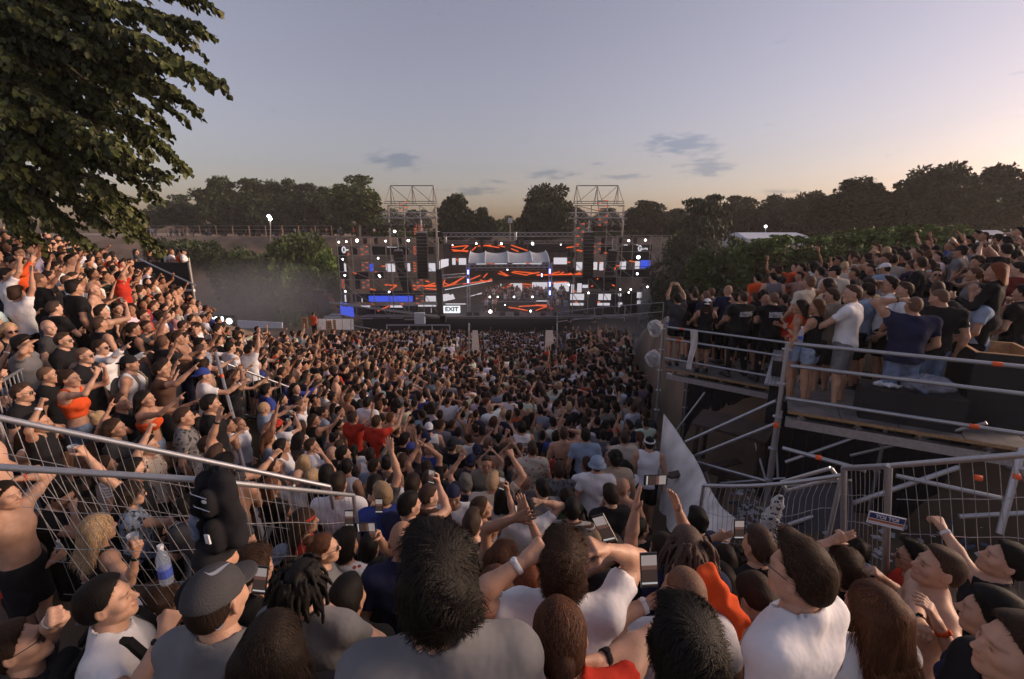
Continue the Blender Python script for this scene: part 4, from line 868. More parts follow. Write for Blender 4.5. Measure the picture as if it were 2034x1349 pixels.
def nets(F):
    f = F.f; s = f < 0
    s[0] = s[-1] = False; s[:, 0] = s[:, -1] = False; s[:, :, 0] = s[:, :, -1] = False
    f = np.where(s, f, np.maximum(f, 1e-5))
    cs = [(i, j, k) for i in (0, 1) for j in (0, 1) for k in (0, 1)]; nx, ny, nz = f.shape
    def cor(a, c): return a[c[0]:nx - 1 + c[0], c[1]:ny - 1 + c[1], c[2]:nz - 1 + c[2]]
    cnt = np.zeros((nx - 1, ny - 1, nz - 1), np.int8)
    for c in cs: cnt += cor(s, c)
    I = np.argwhere((cnt > 0) & (cnt < 8)); 
    if len(I) == 0: return np.zeros((0, 3)), np.zeros((0, 4), int)
    idx = np.full(cnt.shape, -1, np.int64); idx[I[:, 0], I[:, 1], I[:, 2]] = np.arange(len(I))
    acc = np.zeros((len(I), 3)); n = np.zeros(len(I))
    vals = {c: f[I[:, 0] + c[0], I[:, 1] + c[1], I[:, 2] + c[2]] for c in cs}
    for a in range(8):
        for b in range(a + 1, 8):
            ca, cb = cs[a], cs[b]
            if sum(abs(x - y) for x, y in zip(ca, cb)) != 1: continue
            fa, fb = vals[ca], vals[cb]; m = (fa < 0) != (fb < 0)
            t = np.where(m, fa / np.where(m, fa - fb, 1), 0); A = np.array(ca, float); B = np.array(cb, float)
            acc += np.where(m[:, None], A + (B - A) * t[:, None], 0); n += m
    pos = I + acc / n[:, None]
    V = np.stack([np.interp(pos[:, i], np.arange(len(F.ax[i])), F.ax[i]) for i in range(3)], 1)
    Q = []
    for ax in range(3):
        o1, o2 = (ax + 1) % 3, (ax + 2) % 3; sl0 = [slice(None)] * 3; sl1 = [slice(None)] * 3; sl0[ax] = slice(0, -1); sl1[ax] = slice(1, None)
        A = s[tuple(sl0)]; B = s[tuple(sl1)]; E = np.argwhere(A != B); inside = A[E[:, 0], E[:, 1], E[:, 2]]
        def cell(d1, d2):
            c = E.copy(); c[:, o1] += d1; c[:, o2] += d2; return idx[c[:, 0], c[:, 1], c[:, 2]]
        q = np.stack([cell(-1, -1), cell(0, -1), cell(0, 0), cell(-1, 0)], 1); q[~inside] = q[~inside][:, ::-1]; Q.append(q)
    Q = np.concatenate(Q); return V, Q[(Q >= 0).all(1)]
def relax(V, Q, it=1, lam=.5):
    for _ in range(it):
        S = np.zeros_like(V); n = np.zeros(len(V))
        for a in range(4):
            for b in ((a + 1) % 4, (a - 1) % 4): np.add.at(S, Q[:, a], V[Q[:, b]]); np.add.at(n, Q[:, a], 1)
        V = V + lam * (S / np.maximum(n, 1)[:, None] - V)
    return V
def rngs(a, b, st): return np.arange(a, b + st, st)
# ---- head (origin at skull centre, face towards +Y)
def head_mesh(res, sex='m'):
    F = Field(rngs(-.11, .11, res), rngs(-.13, .14, res), rngs(-.20, .15, res)); f = sex == 'f'; j = .93 if f else 1.0
    F.ell((0, -.014, .028), (.0745, .096, .088), 0); F.ell((0, .022, -.035), (.062 * j, .070, .086), .05); F.ell((0, .064, -.094), (.026 * j, .022, .020), .04)
    F.cone((-.04 * j, .03, -.075), (0, .07, -.098), .018, .016, .03); F.cone((.04 * j, .03, -.075), (0, .07, -.098), .018, .016, .03)
    F.cone((-.034, .080, .014), (.034, .080, .014), .013, .013, .02)
    F.ell((-.050, .058, -.028), (.020, .022, .022), .03); F.ell((.050, .058, -.028), (.020, .022, .022), .03)
    for sx in (-1, 1):
        F.ell((sx * .032, .104, -.006), (.017, .016, .011), .012, neg=True); F.ell((sx * .031, .078, -.006), (.0125, .0125, .0125), .003)
        F.ell((sx * .079, -.008, -.012), (.009, .020, .033), .010, rot=[[math.cos(.35), -math.sin(.35) * sx, 0], [math.sin(.35) * sx, math.cos(.35), 0], [0, 0, 1]]); F.ell((sx * .089, -.004, -.008), (.006, .010, .018), .004, neg=True)
    F.cone((0, .088, .008), (0, .112, -.032), .009, .0125, .012); F.ell((-.012, .100, -.036), (.009, .011, .008), .008); F.ell((.012, .100, -.036), (.009, .011, .008), .008)
    F.ell((0, .093, -.060), (.024, .012, .0065), .008); F.ell((0, .092, -.071), (.021, .012, .0075), .008)
    F.cone((0, -.012, -.06), (0, -.030, -.20), .054 if not f else .046, .058 if not f else .048, .03)
    V, Q = nets(F); col = np.ones_like(V)
    d = lambda c, r: np.exp(-(((V - np.array(c)) / np.array(r)) ** 2).sum(1))
    for sx in (-1, 1):
        e = d((sx * .031, .09, -.006), (.012, .012, .006))[:, None]; col = col * (1 - .80 * e)
        b = np.exp(-(((V[:, 0] - sx * .033) / .022) ** 2 + ((V[:, 2] - .016) / .006) ** 2)) * (V[:, 1] > .06); col = col * (1 - .75 * b[:, None])
    l = (d((0, .1, -.0655), (.022, .012, .009)))[:, None]; col = col * (1 - l * np.array([.12, .42, .40]))
    return V, Q, col
HEADS = {}
def head(res, sex):
    k = (res, sex)
    if k not in HEADS: HEADS[k] = head_mesh(res, sex)
    return HEADS[k]
# ---- hand (wrist at origin, fingers along +Z, palm towards +Y, thumb on -X: a right hand)
def hand_mesh(res, pose):
    F = Field(rngs(-.095, .07, res), rngs(-.05, .13, res), rngs(-.05, .23, res)); X = [-.030, -.010, .010, .029]; Ls = [.072, .080, .074, .058]
    F.cone((0, 0, -.05), (0, 0, .02), .026, .024, .02)
    for x in X: F.cone((x * .5, 0, .015), (x, 0, .088), .0155, .0135, .012)
    C_ = dict(open=[.08] * 4, relax=[.35, .45, .5, .55], fist=[1.5] * 4, point=[.05, 1.5, 1.5, 1.5], grip=[.75, .85, .9, .95], peace=[.05, .1, 1.5, 1.5], horn=[.05, 1.5, 1.5, .1], salute=[.02, .02, .02, 1.5])[pose]
    sp_ = .10 if pose in ('open', 'peace') else .03
    for i, x in enumerate(X):
        a = np.array([x, 0, .088]); th = C_[i]; L = Ls[i]; ang = th; sx = sp_ * (i - 1.5)
        for sgm, (fr, r1, r2) in enumerate(((.46, .0105, .0092), (.30, .0092, .0084), (.24, .0084, .007))):
            b = a + L * fr * np.array([math.sin(sx) * math.cos(ang), math.sin(ang), math.cos(ang)]); F.cone(a, b, r1, r2, .005); a = b; ang += th * (.95 if th < 1.2 else 1.0)
    if pose in ('fist', 'point', 'peace', 'horn'): T_ = [(-.018, .008, .03), (-.038, .030, .062), (-.022, .048, .078), (-.002, .052, .080)]
    elif pose == 'grip': T_ = [(-.018, .006, .025), (-.045, .030, .055), (-.042, .062, .075), (-.030, .080, .085)]
    else: T_ = [(-.018, .004, .02), (-.046, .014, .05), (-.066, .020, .078), (-.078, .022, .100)]
    for a, b, r1, r2 in zip(T_[:-1], T_[1:], (.0165, .0125, .0105), (.0125, .0105, .008)): F.cone(a, b, r1, r2, .01)
    V, Q = nets(F); return V, Q
HANDS = {}
def hand(res, pose):
    k = (res, pose)
    if k not in HANDS: HANDS[k] = hand_mesh(res, pose)
    return HANDS[k]
# ---- pose: arms as named targets in body space (facing +Y, right is +X), for the right side; x mirrored for the left
ARMS = dict(down=((.27, .04, .90), (.6, -.6, -.2), 'relax'), rel=((.24, .20, 1.0), (.6, -.6, -.4), 'relax'), fold=((-.04, .25, 1.20), (.7, .1, -.7), 'relax'), fist=((.24, .14, 1.90), (.9, -.2, -.1), 'fist'),
    up=((.17, .16, 1.98), (.8, .0, 0), 'open'), clap=((.06, .20, 1.90), (.9, .1, -.1), 'open'), point=((.26, .46, 1.66), (.5, -.3, -.8), 'point'), fwd=((.22, .50, 1.46), (.5, -.2, -.9), 'relax'), phone=((.10, .36, 1.70), (.7, -.1, -.9), 'grip'),
    highphone=((.10, .26, 1.93), (.9, .1, -.3), 'grip'), head=((.16, .02, 1.72), (1, .3, .3), 'relax'), cup=((.17, .33, 1.28), (.5, -.4, -.8), 'grip'), hip=((.19, .03, 1.0), (1, -.5, .1), 'relax'), mouth=((.06, .17, 1.50), (.7, .1, -.8), 'grip'), peace=((.26, .2, 1.86), (.8, -.1, -.2), 'peace'),
    horn=((.26, .25, 1.82), (.8, -.1, -.2), 'point'), rail=((.24, .45, 1.08), (.6, -.4, -.2), 'grip'), brow=((.09, .13, 1.68), (1, .3, -.1), 'open'), wave=((.34, .2, 1.80), (.7, -.3, -.6), 'open'), strap=((.15, .12, 1.36), (.9, .0, -.8), 'fist'))
def ik(S, T_, l1, l2, pole):
    S = np.array(S, float); T_ = np.array(T_, float); d = T_ - S; L = np.linalg.norm(d); Lm = (l1 + l2) * .985
    if L > Lm: T_ = S + d * Lm / L; d = T_ - S; L = Lm
    n = d / L; p = np.array(pole, float); p -= n * (p @ n); p /= max(np.linalg.norm(p), 1e-6)
    a = (l1 * l1 - l2 * l2 + L * L) / (2 * L); h = math.sqrt(max(l1 * l1 - a * a, 0)); return S + n * a + p * h, T_
def rot_zy(z, y):
    z = z / np.linalg.norm(z); x = np.cross(y, z); n = np.linalg.norm(x)
    if n < 1e-3: x = np.cross([1, 0, .1], z); n = np.linalg.norm(x)
    x /= n; y = np.cross(z, x); return np.stack([x, y, z], 1)
def Rz(a): c, s = math.cos(a), math.sin(a); return np.array([[c, -s, 0], [s, c, 0], [0, 0, 1]])
def Rx(a): c, s = math.cos(a), math.sin(a); return np.array([[1, 0, 0], [0, c, -s], [0, s, c]])
def Ry(a): c, s = math.cos(a), math.sin(a); return np.array([[c, 0, s], [0, 1, 0], [-s, 0, c]])
class Person: pass
def build_arrays(sex='m', armR='down', armL='down', hy=0, hp=0, hr=0, top='tee', bottom='shorts', res=.02, hres=.007, dres=.007, build=1.0, lean=0, stance=.09, seed=0, stride=0, lowres=None, arm_over=None, twist=0):
    """returns Person with arrays: body, top, bottom, shoes; and head / wrist frames in body space (feet at z = 0)"""
    P = Person(); f = sex == 'f'; sw = (.178 if f else .20) * build; hw = .088 if f else .085; rs = random.Random(seed)
    l = lean; neck = np.array([0, l * 1.0 - .01, 1.482]); chest = np.array([0, l * .8, 1.30]); belly = np.array([0, l * .35 + .01, 1.10]); pelv = np.array([0, 0, .965])
    arms = {}; zs_top = 1.80
    for sx, nm in ((1, armR), (-1, armL)):
        tgt, pole, hp_ = ARMS[nm]
        if arm_over and sx in arm_over: o = arm_over[sx]; tgt = o[0]; pole = o[1] if len(o) > 1 and o[1] else pole; hp_ = o[2] if len(o) > 2 else hp_
        tgt = np.array([sx * tgt[0], tgt[1] + l * .8, tgt[2]]); up = max(0, min(1, (tgt[2] - 1.45) / .4)); S = np.array([sx * (sw - .012 - .03 * up), l - .012 + .01 * up, 1.425 + .045 * up])
        E, W = ik(S, tgt, .295, .262, (sx * pole[0], pole[1], pole[2])); arms[sx] = (S, E, W, hp_); zs_top = max(zs_top, W[2] + .05)
    xr = max(.34, max(abs(a[i][0]) for a in arms.values() for i in (1, 2)) + .08); y1 = max(.26, max(a[i][1] for a in arms.values() for i in (1, 2)) + .08); y0 = min(-.22, min(a[i][1] for a in arms.values() for i in (1, 2)) - .08)
    grid = lambda: Field(rngs(-xr, xr, res), rngs(y0, y1, res), np.unique(np.r_[rngs(-.01, .85, res * 1.5), rngs(.85, zs_top + .02, res)]))
    legs = {}
    for sx in (1, -1):
        hip = np.array([sx * hw, 0, .93]); an = np.array([sx * stance, -.03 + sx * stride, .075]); kn = (hip + an) / 2 + np.array([sx * .01, .025, .02]); legs[sx] = (hip, kn, an)
    def torso(F, g=0.0, limbs=True, arms_len=1.0, armcut=False, hips=True):
        k = .05; b = build; g2 = g
        if hips:
            gh = g2 + ((.004 if f else .010) if g > 0 else 0); F.ell(pelv, (.158 * b + gh + (.012 if f else 0), .112 * b + gh, .13 + gh), k)
            if f: F.ell(pelv + [0, -.045, -.03], (.125 + gh, .085 + gh, .09 + gh), k)
            else: F.ell(pelv + [0, -.035, -.03], (.12 + gh, .08 + gh, .09 + gh), k)
        F.ell(belly, ((.128 if f else .150) * b + g2, (.098 if f else .112) * b + g2, .16), k); F.ell(chest, ((.145 if f else .172) * b + g2, (.10 if f else .122) * b + g2, .19 + g2), k)
        if f:
            for sx in (-1, 1): F.ell(chest + [sx * .068, .078, -.015], (.056 + g2, .052 + g2, .056 + g2), .03)
        else:
            for sx in (-1, 1): F.ell(chest + [sx * .075, .060, .035], (.078 + g2, .052 + g2, .07 + g2), .04); F.ell(chest + [sx * .085, -.065, .055], (.08 + g2, .045 + g2, .10 + g2), .04)
        for sx in (-1, 1):
            S = arms[sx][0]; F.cone(neck + [sx * .03, -.012, .01], S + [-sx * .01, 0, .012], .050 + g2, .050 + g2, .05); F.cone(chest + [sx * .10, -.01, .06], S, .075 * b + g2, .058 * b + g2, .05)
    Fb = grid(); torso(Fb); Fb.cone(neck + [0, -.005, -.04], neck + [0, .012 + l * .1, .09], .060 if not f else .050, .054 if not f else .046, .04)
    for sx in (1, -1):
        S, E, W, _ = arms[sx]; q = .86 if f else 1.0; b = q * (1 + (build - 1) * .6)
        F = Fb; F.cone(S, E, .056 * b, .041 * b, .03); F.ell(S * .55 + E * .45, (.048 * b,) * 3, .04); F.cone(E, E + (W - E) * .4, .042 * b, .043 * b, .02); F.cone(E + (W - E) * .4, W, .043 * b, .027 * q, .02)
        hip, kn, an = legs[sx]; q = 1.04 if f else 1.0
        F.cone(hip, kn, .088 * q, .055, .05); F.cone(kn, an, .053, .036, .03); F.ell(kn * .68 + an * .32 + [0, -.018, 0], (.05, .055, .11), .03)
        F.cone(an + [0, -.03, -.045], an + [sx * .03, .15, -.045], .036, .028, .03)
    V, Q = nets(Fb); V = relax(V, Q, 1, .4); Vs, Qs, Cs = [V], [Q], [np.ones_like(V)]
    # head
    HR = Rz(hy) @ Rx(hp) @ Ry(hr); hc = neck + np.array([0, .022 + l * .12, .168]); P.head = (HR, hc)
    pivot = neck + np.array([0, .0, .06]); hc2 = pivot + HR @ (hc - pivot)
    P.head = (HR, hc2)
    hv, hq, hcol = head(hres, sex); n = len(V); Vs.append(hv @ HR.T + hc2); Qs.append(hq + n); Cs.append(hcol); n += len(hv)
    P.wrist = {}
    for sx in (1, -1):
        S, E, W, hp_ = arms[sx]; z = W - E; z = z / np.linalg.norm(z)
        nm = armR if sx == 1 else armL
        pal = {'up': (0, 1, .1), 'fist': (-sx * .6, 1, 0), 'clap': (-sx, .1, 0), 'head': (-sx, .2, -.6), 'fold': (-.1 * sx, -1, 0), 'phone': (-sx * .5, -.6, .5), 'highphone': (-sx * .4, .2, .2), 'cup': (-sx, .1, .3), 'point': (-sx * .4, .2, -1), 'fwd': (-sx * .2, 0, -1), 'rail': (0, .2, -1), 'brow': (0, .1, -1), 'wave': (0, 1, 0), 'mouth': (-sx, -.4, 0), 'peace': (0, 1, 0), 'horn': (0, 1, 0)}.get(nm, (-sx, .15, 0))
        if arm_over and sx in arm_over and len(arm_over[sx]) > 3: pal = arm_over[sx][3]
        if nm in ('head', 'brow'): z = z * .5 + np.array([-sx * .8, .1, .1]); z /= np.linalg.norm(z)
        if nm in ('fist', 'phone', 'highphone', 'up', 'peace') : z = z * .8 + np.array([0, .05, .4]); z /= np.linalg.norm(z)
        Rh = rot_zy(z, np.array(pal, float)); s_ = .92 if f else 1.0; hv, hq = hand(dres, hp_); M_h = hv * s_
        if sx == -1: M_h = M_h * np.array([-1, 1, 1]); hq = hq[:, ::-1]
        Vs.append(M_h @ Rh.T + W); Qs.append(hq + n); Cs.append(np.ones_like(hv)); n += len(hv); P.wrist[sx] = (Rh, W)
    P.body = (np.concatenate(Vs), np.concatenate(Qs), np.concatenate(Cs)); P.arms = arms; P.legs = legs; P.top = None
    # clothing
    if top in ('tee', 'tank', 'long', 'crop', 'bandeau', 'dress'):
        F = grid(); g = .016 if top != 'long' else .022
        torso(F, g, hips=(top in ('tee', 'tank', 'long', 'dress')))
        for sx in (1, -1):
            S, E, W, _ = arms[sx]; q = .88 if f else 1.0
            if top == 'tee': fr = .58 if not f else .42; F.cone(S, S + (E - S) * fr, .067 * q, .062 * q, .03, cut=1)
            elif top == 'long': F.cone(S, E, .07 * q, .056 * q, .03); F.cone(E, W - (W - E) * .08, .056 * q, .042 * q, .02, cut=1)
        if top == 'dress': F.cone(pelv, pelv + [0, 0, -.38], .15, .19, .05, cut=1)
        up = max(arms[1][2][2], arms[-1][2][2]) > 1.7
        F.wobble(.0075 if res < .018 else .0058 if res < .03 else .002, ph=seed)
        f0 = F.f.copy()
        if top == 'tee' or top == 'long': F.ell(neck + [0, .03, .07], (.084, .090, .082), .012, neg=True); F.cutplane((0, 0, .86 + (.03 if up else 0)), (0, 0, -1))
        elif top == 'tank':
            F.ell(neck + [0, .035, .05], (.10, .10, .12 if f else .10), .012, neg=True); F.cutplane((0, 0, .88), (0, 0, -1))
            for sx in (1, -1): F.ell(arms[sx][0] + [sx * .035, 0, .0], (.075, .14, .11), .01, neg=True)
        elif top == 'crop':
            F.ell(neck + [0, .03, .05], (.10, .10, .12), .012, neg=True); F.cutplane((0, 0, 1.13), (0, 0, -1))
            for sx in (1, -1): F.ell(arms[sx][0] + [sx * .035, 0, .0], (.075, .14, .11), .01, neg=True)
        elif top == 'bandeau': F.cutplane((0, 0, 1.20), (0, 0, -1)); F.cutplane((0, 0, 1.35), (0, 0, 1))
        elif top == 'dress':
            F.ell(neck + [0, .03, .03], (.10, .11, .14), .012, neg=True); F.cutplane((0, 0, .60), (0, 0, -1))
            for sx in (1, -1): F.ell(arms[sx][0] + [sx * .035, 0, .0], (.075, .14, .11), .01, neg=True)
        if res < .018 and top in ('tee', 'long'):      # ribbed collar, standing a little proud of the shirt
            X, Y, Z = F.ax[0][:, None, None], F.ax[1][None, :, None], F.ax[2][None, None, :]; q = np.sqrt((X / .084) ** 2 + ((Y - neck[1] - .03) / .09) ** 2 + ((Z - neck[2] - .07) / .082) ** 2); d = np.abs((q - 1) * .085 - .007) - .009
            F.f = np.minimum(F.f, np.maximum(f0 - .006, d).astype(np.float32))
        V, Q = nets(F)
        if len(V): P.top = (V, Q)
    F = grid(); F.ell(pelv, (.172 * build + (.012 if f else 0), .126 * build, .13), .05); F.ell(pelv + [0, -.04, -.03], (.138, .10, .10), .05)
    fl = dict(shorts=.95, hot=.45, jeans=2.0)[bottom]
    for sx in (1, -1):
        hip, kn, an = legs[sx]
        if fl <= 1: F.cone(hip, hip + (kn - hip) * fl, .104, .104 - .018 * fl, .05, cut=1)
        else: F.cone(hip, kn, .102, .074, .05); F.cone(kn, kn + (an - kn) * .92, .074, .056, .02, cut=1)
    F.cutplane((0, 0, 1.03), (0, 0, 1)); V, Q = nets(F); P.bottom = (V, Q)
    F = Field(rngs(-.32, .32, res * .8), rngs(-.32, .36, res * .8), rngs(-.01, .16, res * .7))
    for sx in (1, -1):
        an = legs[sx][2]; F.cone(an + [0, -.035, -.04], an + [sx * .03, .155, -.043], .046, .040, .02); F.cone(an + [0, -.02, -.03], an + [0, 0, .0], .048, .046, .02)
    F.cutplane((0, 0, 0.004), (0, 0, -1)); V, Q = nets(F); P.shoes = (V, Q)
    return P
# ---- hair and hats, in head space
def strands(V, Q, n, L, seed=0, lift=.15, flow=None, w=.0022, segs=4, curl=0.0, droop=.0):
    rs = np.random.default_rng(seed); c = V[Q].mean(1); nm = np.cross(V[Q[:, 2]] - V[Q[:, 0]], V[Q[:, 3]] - V[Q[:, 1]]); ar = np.linalg.norm(nm, axis=1); nm /= np.maximum(ar, 1e-12)[:, None]
    ok = (nm[:, 2] > -.75); p = ar * ok; p /= p.sum(); i = rs.choice(len(Q), n, p=p); a = rs.uniform(0, 1, (n, 1)); b = rs.uniform(0, 1, (n, 1))
    q = Q[i]; pos = (V[q[:, 0]] * (1 - a) + V[q[:, 1]] * a) * (1 - b) + (V[q[:, 3]] * (1 - a) + V[q[:, 2]] * a) * b; nn = nm[i]
    fl = flow(pos, rs); fl = fl - nn * (fl * nn).sum(1, keepdims=True); fl /= np.maximum(np.linalg.norm(fl, axis=1, keepdims=True), 1e-6)
    d = fl + nn * lift * rs.uniform(.2, 1.6, (n, 1)); d /= np.linalg.norm(d, axis=1, keepdims=True); s = np.cross(d, nn); s /= np.maximum(np.linalg.norm(s, axis=1, keepdims=True), 1e-6)
    Ls = L * rs.uniform(.5, 1.25, (n, 1)); cur = pos - nn * .004; Vs = []; ph = rs.uniform(0, 6.28, (n, 1))
    for k in range(segs + 1):
        ww = w * (1 - .75 * k / segs); Vs += [cur - s * ww, cur + s * ww]
        cur = cur + d * Ls / segs; rel_ = (cur - HCEN) / HRAD; rr_ = np.linalg.norm(rel_, axis=1, keepdims=True); r0_ = np.linalg.norm((pos - HCEN) / HRAD, axis=1, keepdims=True); cur = np.where(cur[:, 2:3] > -.02, HCEN + rel_ * HRAD * np.minimum(1, r0_ * (1.01 + lift * .8) / rr_), cur); d = d - nn * lift * .35 + np.array([0, 0, -droop]) + s * curl * np.sin(k * 1.9 + ph); d /= np.linalg.norm(d, axis=1, keepdims=True)
    Vv = np.stack(Vs, 1).reshape(-1, 3); m = 2 * (segs + 1); k0 = np.arange(n)[:, None] * m; F_ = np.concatenate([np.hstack([k0 + 2 * k, k0 + 2 * k + 1, k0 + 2 * k + 3, k0 + 2 * k + 2]) for k in range(segs)])
    col = np.repeat(rs.uniform(.4, 2.1, (n, 1)), m, 0) * np.ones((1, 3)); return Vv, F_, col
HCEN = np.array([0, -.014, .028]); HRAD = np.array([.0745, .096, .088])
def flow_down(p, rs):
    v = p - np.array([0, -.035, .10]); v = v / np.maximum(np.linalg.norm(v, axis=1, keepdims=True), 1e-6); a = rs.normal(0, .16, (len(p), 1)); return v + np.array([0, 0, -.6]) + np.hstack([a, a * .4, a * 0])
def flow_messy(p, rs):
    n = np.array([math.sin(1) * 0, 0, 0]); v = p - np.array([.01, -.05, .10]); v = v / np.maximum(np.linalg.norm(v, axis=1, keepdims=True), 1e-6)
    t = np.stack([np.sin(p[:, 2] * 40 + p[:, 0] * 31), np.cos(p[:, 0] * 37 + p[:, 1] * 23), np.sin(p[:, 1] * 33)], 1); return v * .8 + t * .75 + rs.normal(0, .3, p.shape) + np.array([0, .1, -.1])
def flow_up(p, rs):
    return np.array([0, .9, .5]) + rs.normal(0, .22, p.shape) + np.stack([p[:, 0] * 4, p[:, 0] * 0, p[:, 0] * 0], 1)
def flow_back(p, rs): return np.array([0, -1, -.25]) + rs.normal(0, .1, p.shape) - np.stack([p[:, 0] * 6, p[:, 0] * 0, p[:, 2] * 1.5], 1)
def scalp(F, t, face=True, low=-.05, side=.0):
    F.ell((0, -.014, .028), (.0745 + t, .096 + t, .088 + t * 1.1), 0); F.ell((0, -.055, -.02), (.060 + t, .05 + t, .06 + t * .5), .03)
def cut_face(F, front=.052, low=-.055):
    X, Y, Z = F.ax[0][:, None, None], F.ax[1][None, :, None], F.ax[2][None, None, :]
    m = (Y + (Z - front) * -.75) - .046 + .0045 * np.sin(X * 210 + Z * 90) * np.sin(Z * 260 + 1); F.f = np.maximum(F.f, m.astype(np.float32) * .8)             # hairline, leaning back from forehead to temple
    F.ell((.088, .012, -.035), (.03, .026, .040), .008, neg=True); F.ell((-.088, .012, -.035), (.03, .026, .040), .008, neg=True)
    F.f = np.maximum(F.f, ((low + .0 * Y) - Z - np.maximum(0, -(Y + .03)) * .35).astype(np.float32))
def hair_mesh(style, res=.008, seed=0, hero=False):
    """returns V, Q(4), col"""
    rs = random.Random(seed + 5); F = Field(rngs(-.17, .17, res), rngs(-.24, .16, res), rngs(-.50 if style in ('long', 'ponytail', 'dreads', 'braids') else -.15, .20, res)); ex = None
    if style == 'buzz': scalp(F, .0035); cut_face(F); 
    elif style == 'bald': scalp(F, .0012); cut_face(F, .03, -.03)
    elif style == 'short': scalp(F, .011); F.ell((0, .01, .085), (.066, .085, .045), .03); cut_face(F); F.wobble(.0022, (60, 55, 47), seed)
    elif style == 'fade': scalp(F, .004); F.ell((0, .012, .088), (.060, .084, .042), .012); cut_face(F); F.wobble(.0015, (60, 55, 47), seed)
    elif style == 'thick':
        scalp(F, .020); F.ell((0, .005, .095), (.082, .098, .055), .03); F.ell((0, -.06, -.03), (.062, .045, .055), .03); cut_face(F, .045, -.07); F.wobble(.007, (28, 32, 26), seed)
    elif style == 'quiff': scalp(F, .007); F.ell((0, .022, .092), (.062, .088, .052), .02); F.ell((0, .072, .100), (.05, .035, .04), .03); cut_face(F, .075); F.wobble(.003, (45, 50, 37), seed)
    elif style == 'curly':
        scalp(F, .014); 
        for k in range(70):
            a, b = rs.uniform(0, 6.28), rs.uniform(-.25, 1.5); c = (math.cos(a) * math.cos(b) * .095, -.014 + math.sin(a) * math.cos(b) * .112, .028 + math.sin(b) * .108); F.ell(c, (.021,) * 3, .008)
        cut_face(F, .045, -.07)
    elif style in ('long', 'ponytail', 'bun', 'braids', 'dreads'):
        scalp(F, .010 if style != 'long' else .014)
        if style == 'long':
            for x in (-.066, -.035, 0, .035, .066): F.cone((x, -.062, .02), (x * 1.45 + rs.uniform(-.01, .01), -.105, -.24), .045, .038, .03); F.cone((x * 1.45, -.105, -.24), (x * 1.5, -.11, -.40), .038, .016, .03)
            for sx in (-1, 1): F.cone((sx * .074, -.01, .02), (sx * .092, -.03, -.2), .028, .03, .03); F.cone((sx * .092, -.03, -.2), (sx * .10, -.05, -.32), .03, .012, .02)
            F.wobble(.0016, (85, 60, 6), seed)
        cut_face(F, .055, -.45 if style == 'long' else -.07)
        if style == 'ponytail': F.ell((0, -.115, .02), (.026, .022, .026), .01); F.cone((0, -.125, .015), (0, -.155, -.12), .03, .034, .02); F.cone((0, -.155, -.12), (.01, -.135, -.30), .034, .010, .03); F.wobble(.0012, (85, 60, 6), seed)
        if style == 'bun': F.ell((0, -.09, .095), (.042, .040, .036), .01); F.wobble(.003, (70, 60, 40), seed)
        if style in ('dreads', 'braids'):
            N_ = 64 if style == 'dreads' else 30
            for k in range(N_):
                a = math.pi * (1 + (k + .5) / N_) + rs.uniform(-.1, .1); e = rs.uniform(0, 1); r0 = np.array([math.cos(a) * .085, -.014 + math.sin(a) * .105, .05 + .05 * e])
                if style == 'dreads' and k % 3 == 0: a = rs.uniform(0, 6.28); r0 = np.array([math.cos(a) * .05, -.01 + math.sin(a) * .07, .115])
                p = r0; d = np.array([math.cos(a) * .5, math.sin(a) * .5, .1]); rr = .0085 if style == 'dreads' else .0095; L = rs.uniform(.12, .18) if style == 'dreads' else .20
                for j in range(6): d = d * .8 + np.array([rs.uniform(-.25, .25), rs.uniform(-.25, .25), -.45]); q = p + d / np.linalg.norm(d) * L / 6; F.cone(p, q, rr, rr * .92, .003); p = q
            if style == 'dreads': cut_face(F, .06, -.16)
    V, Q = nets(F); col = np.ones_like(V)
    if style not in ('buzz', 'bald'): V = relax(V, Q, 1, .3)
    if hero:
        fl = dict(thick=flow_messy, quiff=flow_up, short=flow_down, long=flow_down, ponytail=flow_back, bun=flow_back, fade=flow_down, curly=flow_messy, dreads=flow_down, braids=flow_down).get(style)
        if fl and style not in ('dreads', 'braids'):
            n, L, lift, w, dr, cu = dict(thick=(7000, .055, .12, .0018, .10, .10), quiff=(4200, .045, .12, .0014, .0, .06), short=(4200, .018, .07, .0012, 0, .05), fade=(2800, .014, .05, .0011, 0, 0), long=(6500, .11, .015, .0015, .30, .02), ponytail=(3600, .06, .015, .0013, 0, .0), bun=(2400, .05, .1, .0013, 0, .05), curly=(3000, .035, .25, .0018, .1, .6))[style]
            sv, sq, sc = strands(V, Q, n, L, seed, lift, fl, w, 3, cu, dr); Q = np.concatenate([Q, sq + len(V)]); V = np.concatenate([V, sv]); col = np.concatenate([col * .7, sc])
    return V, Q, col
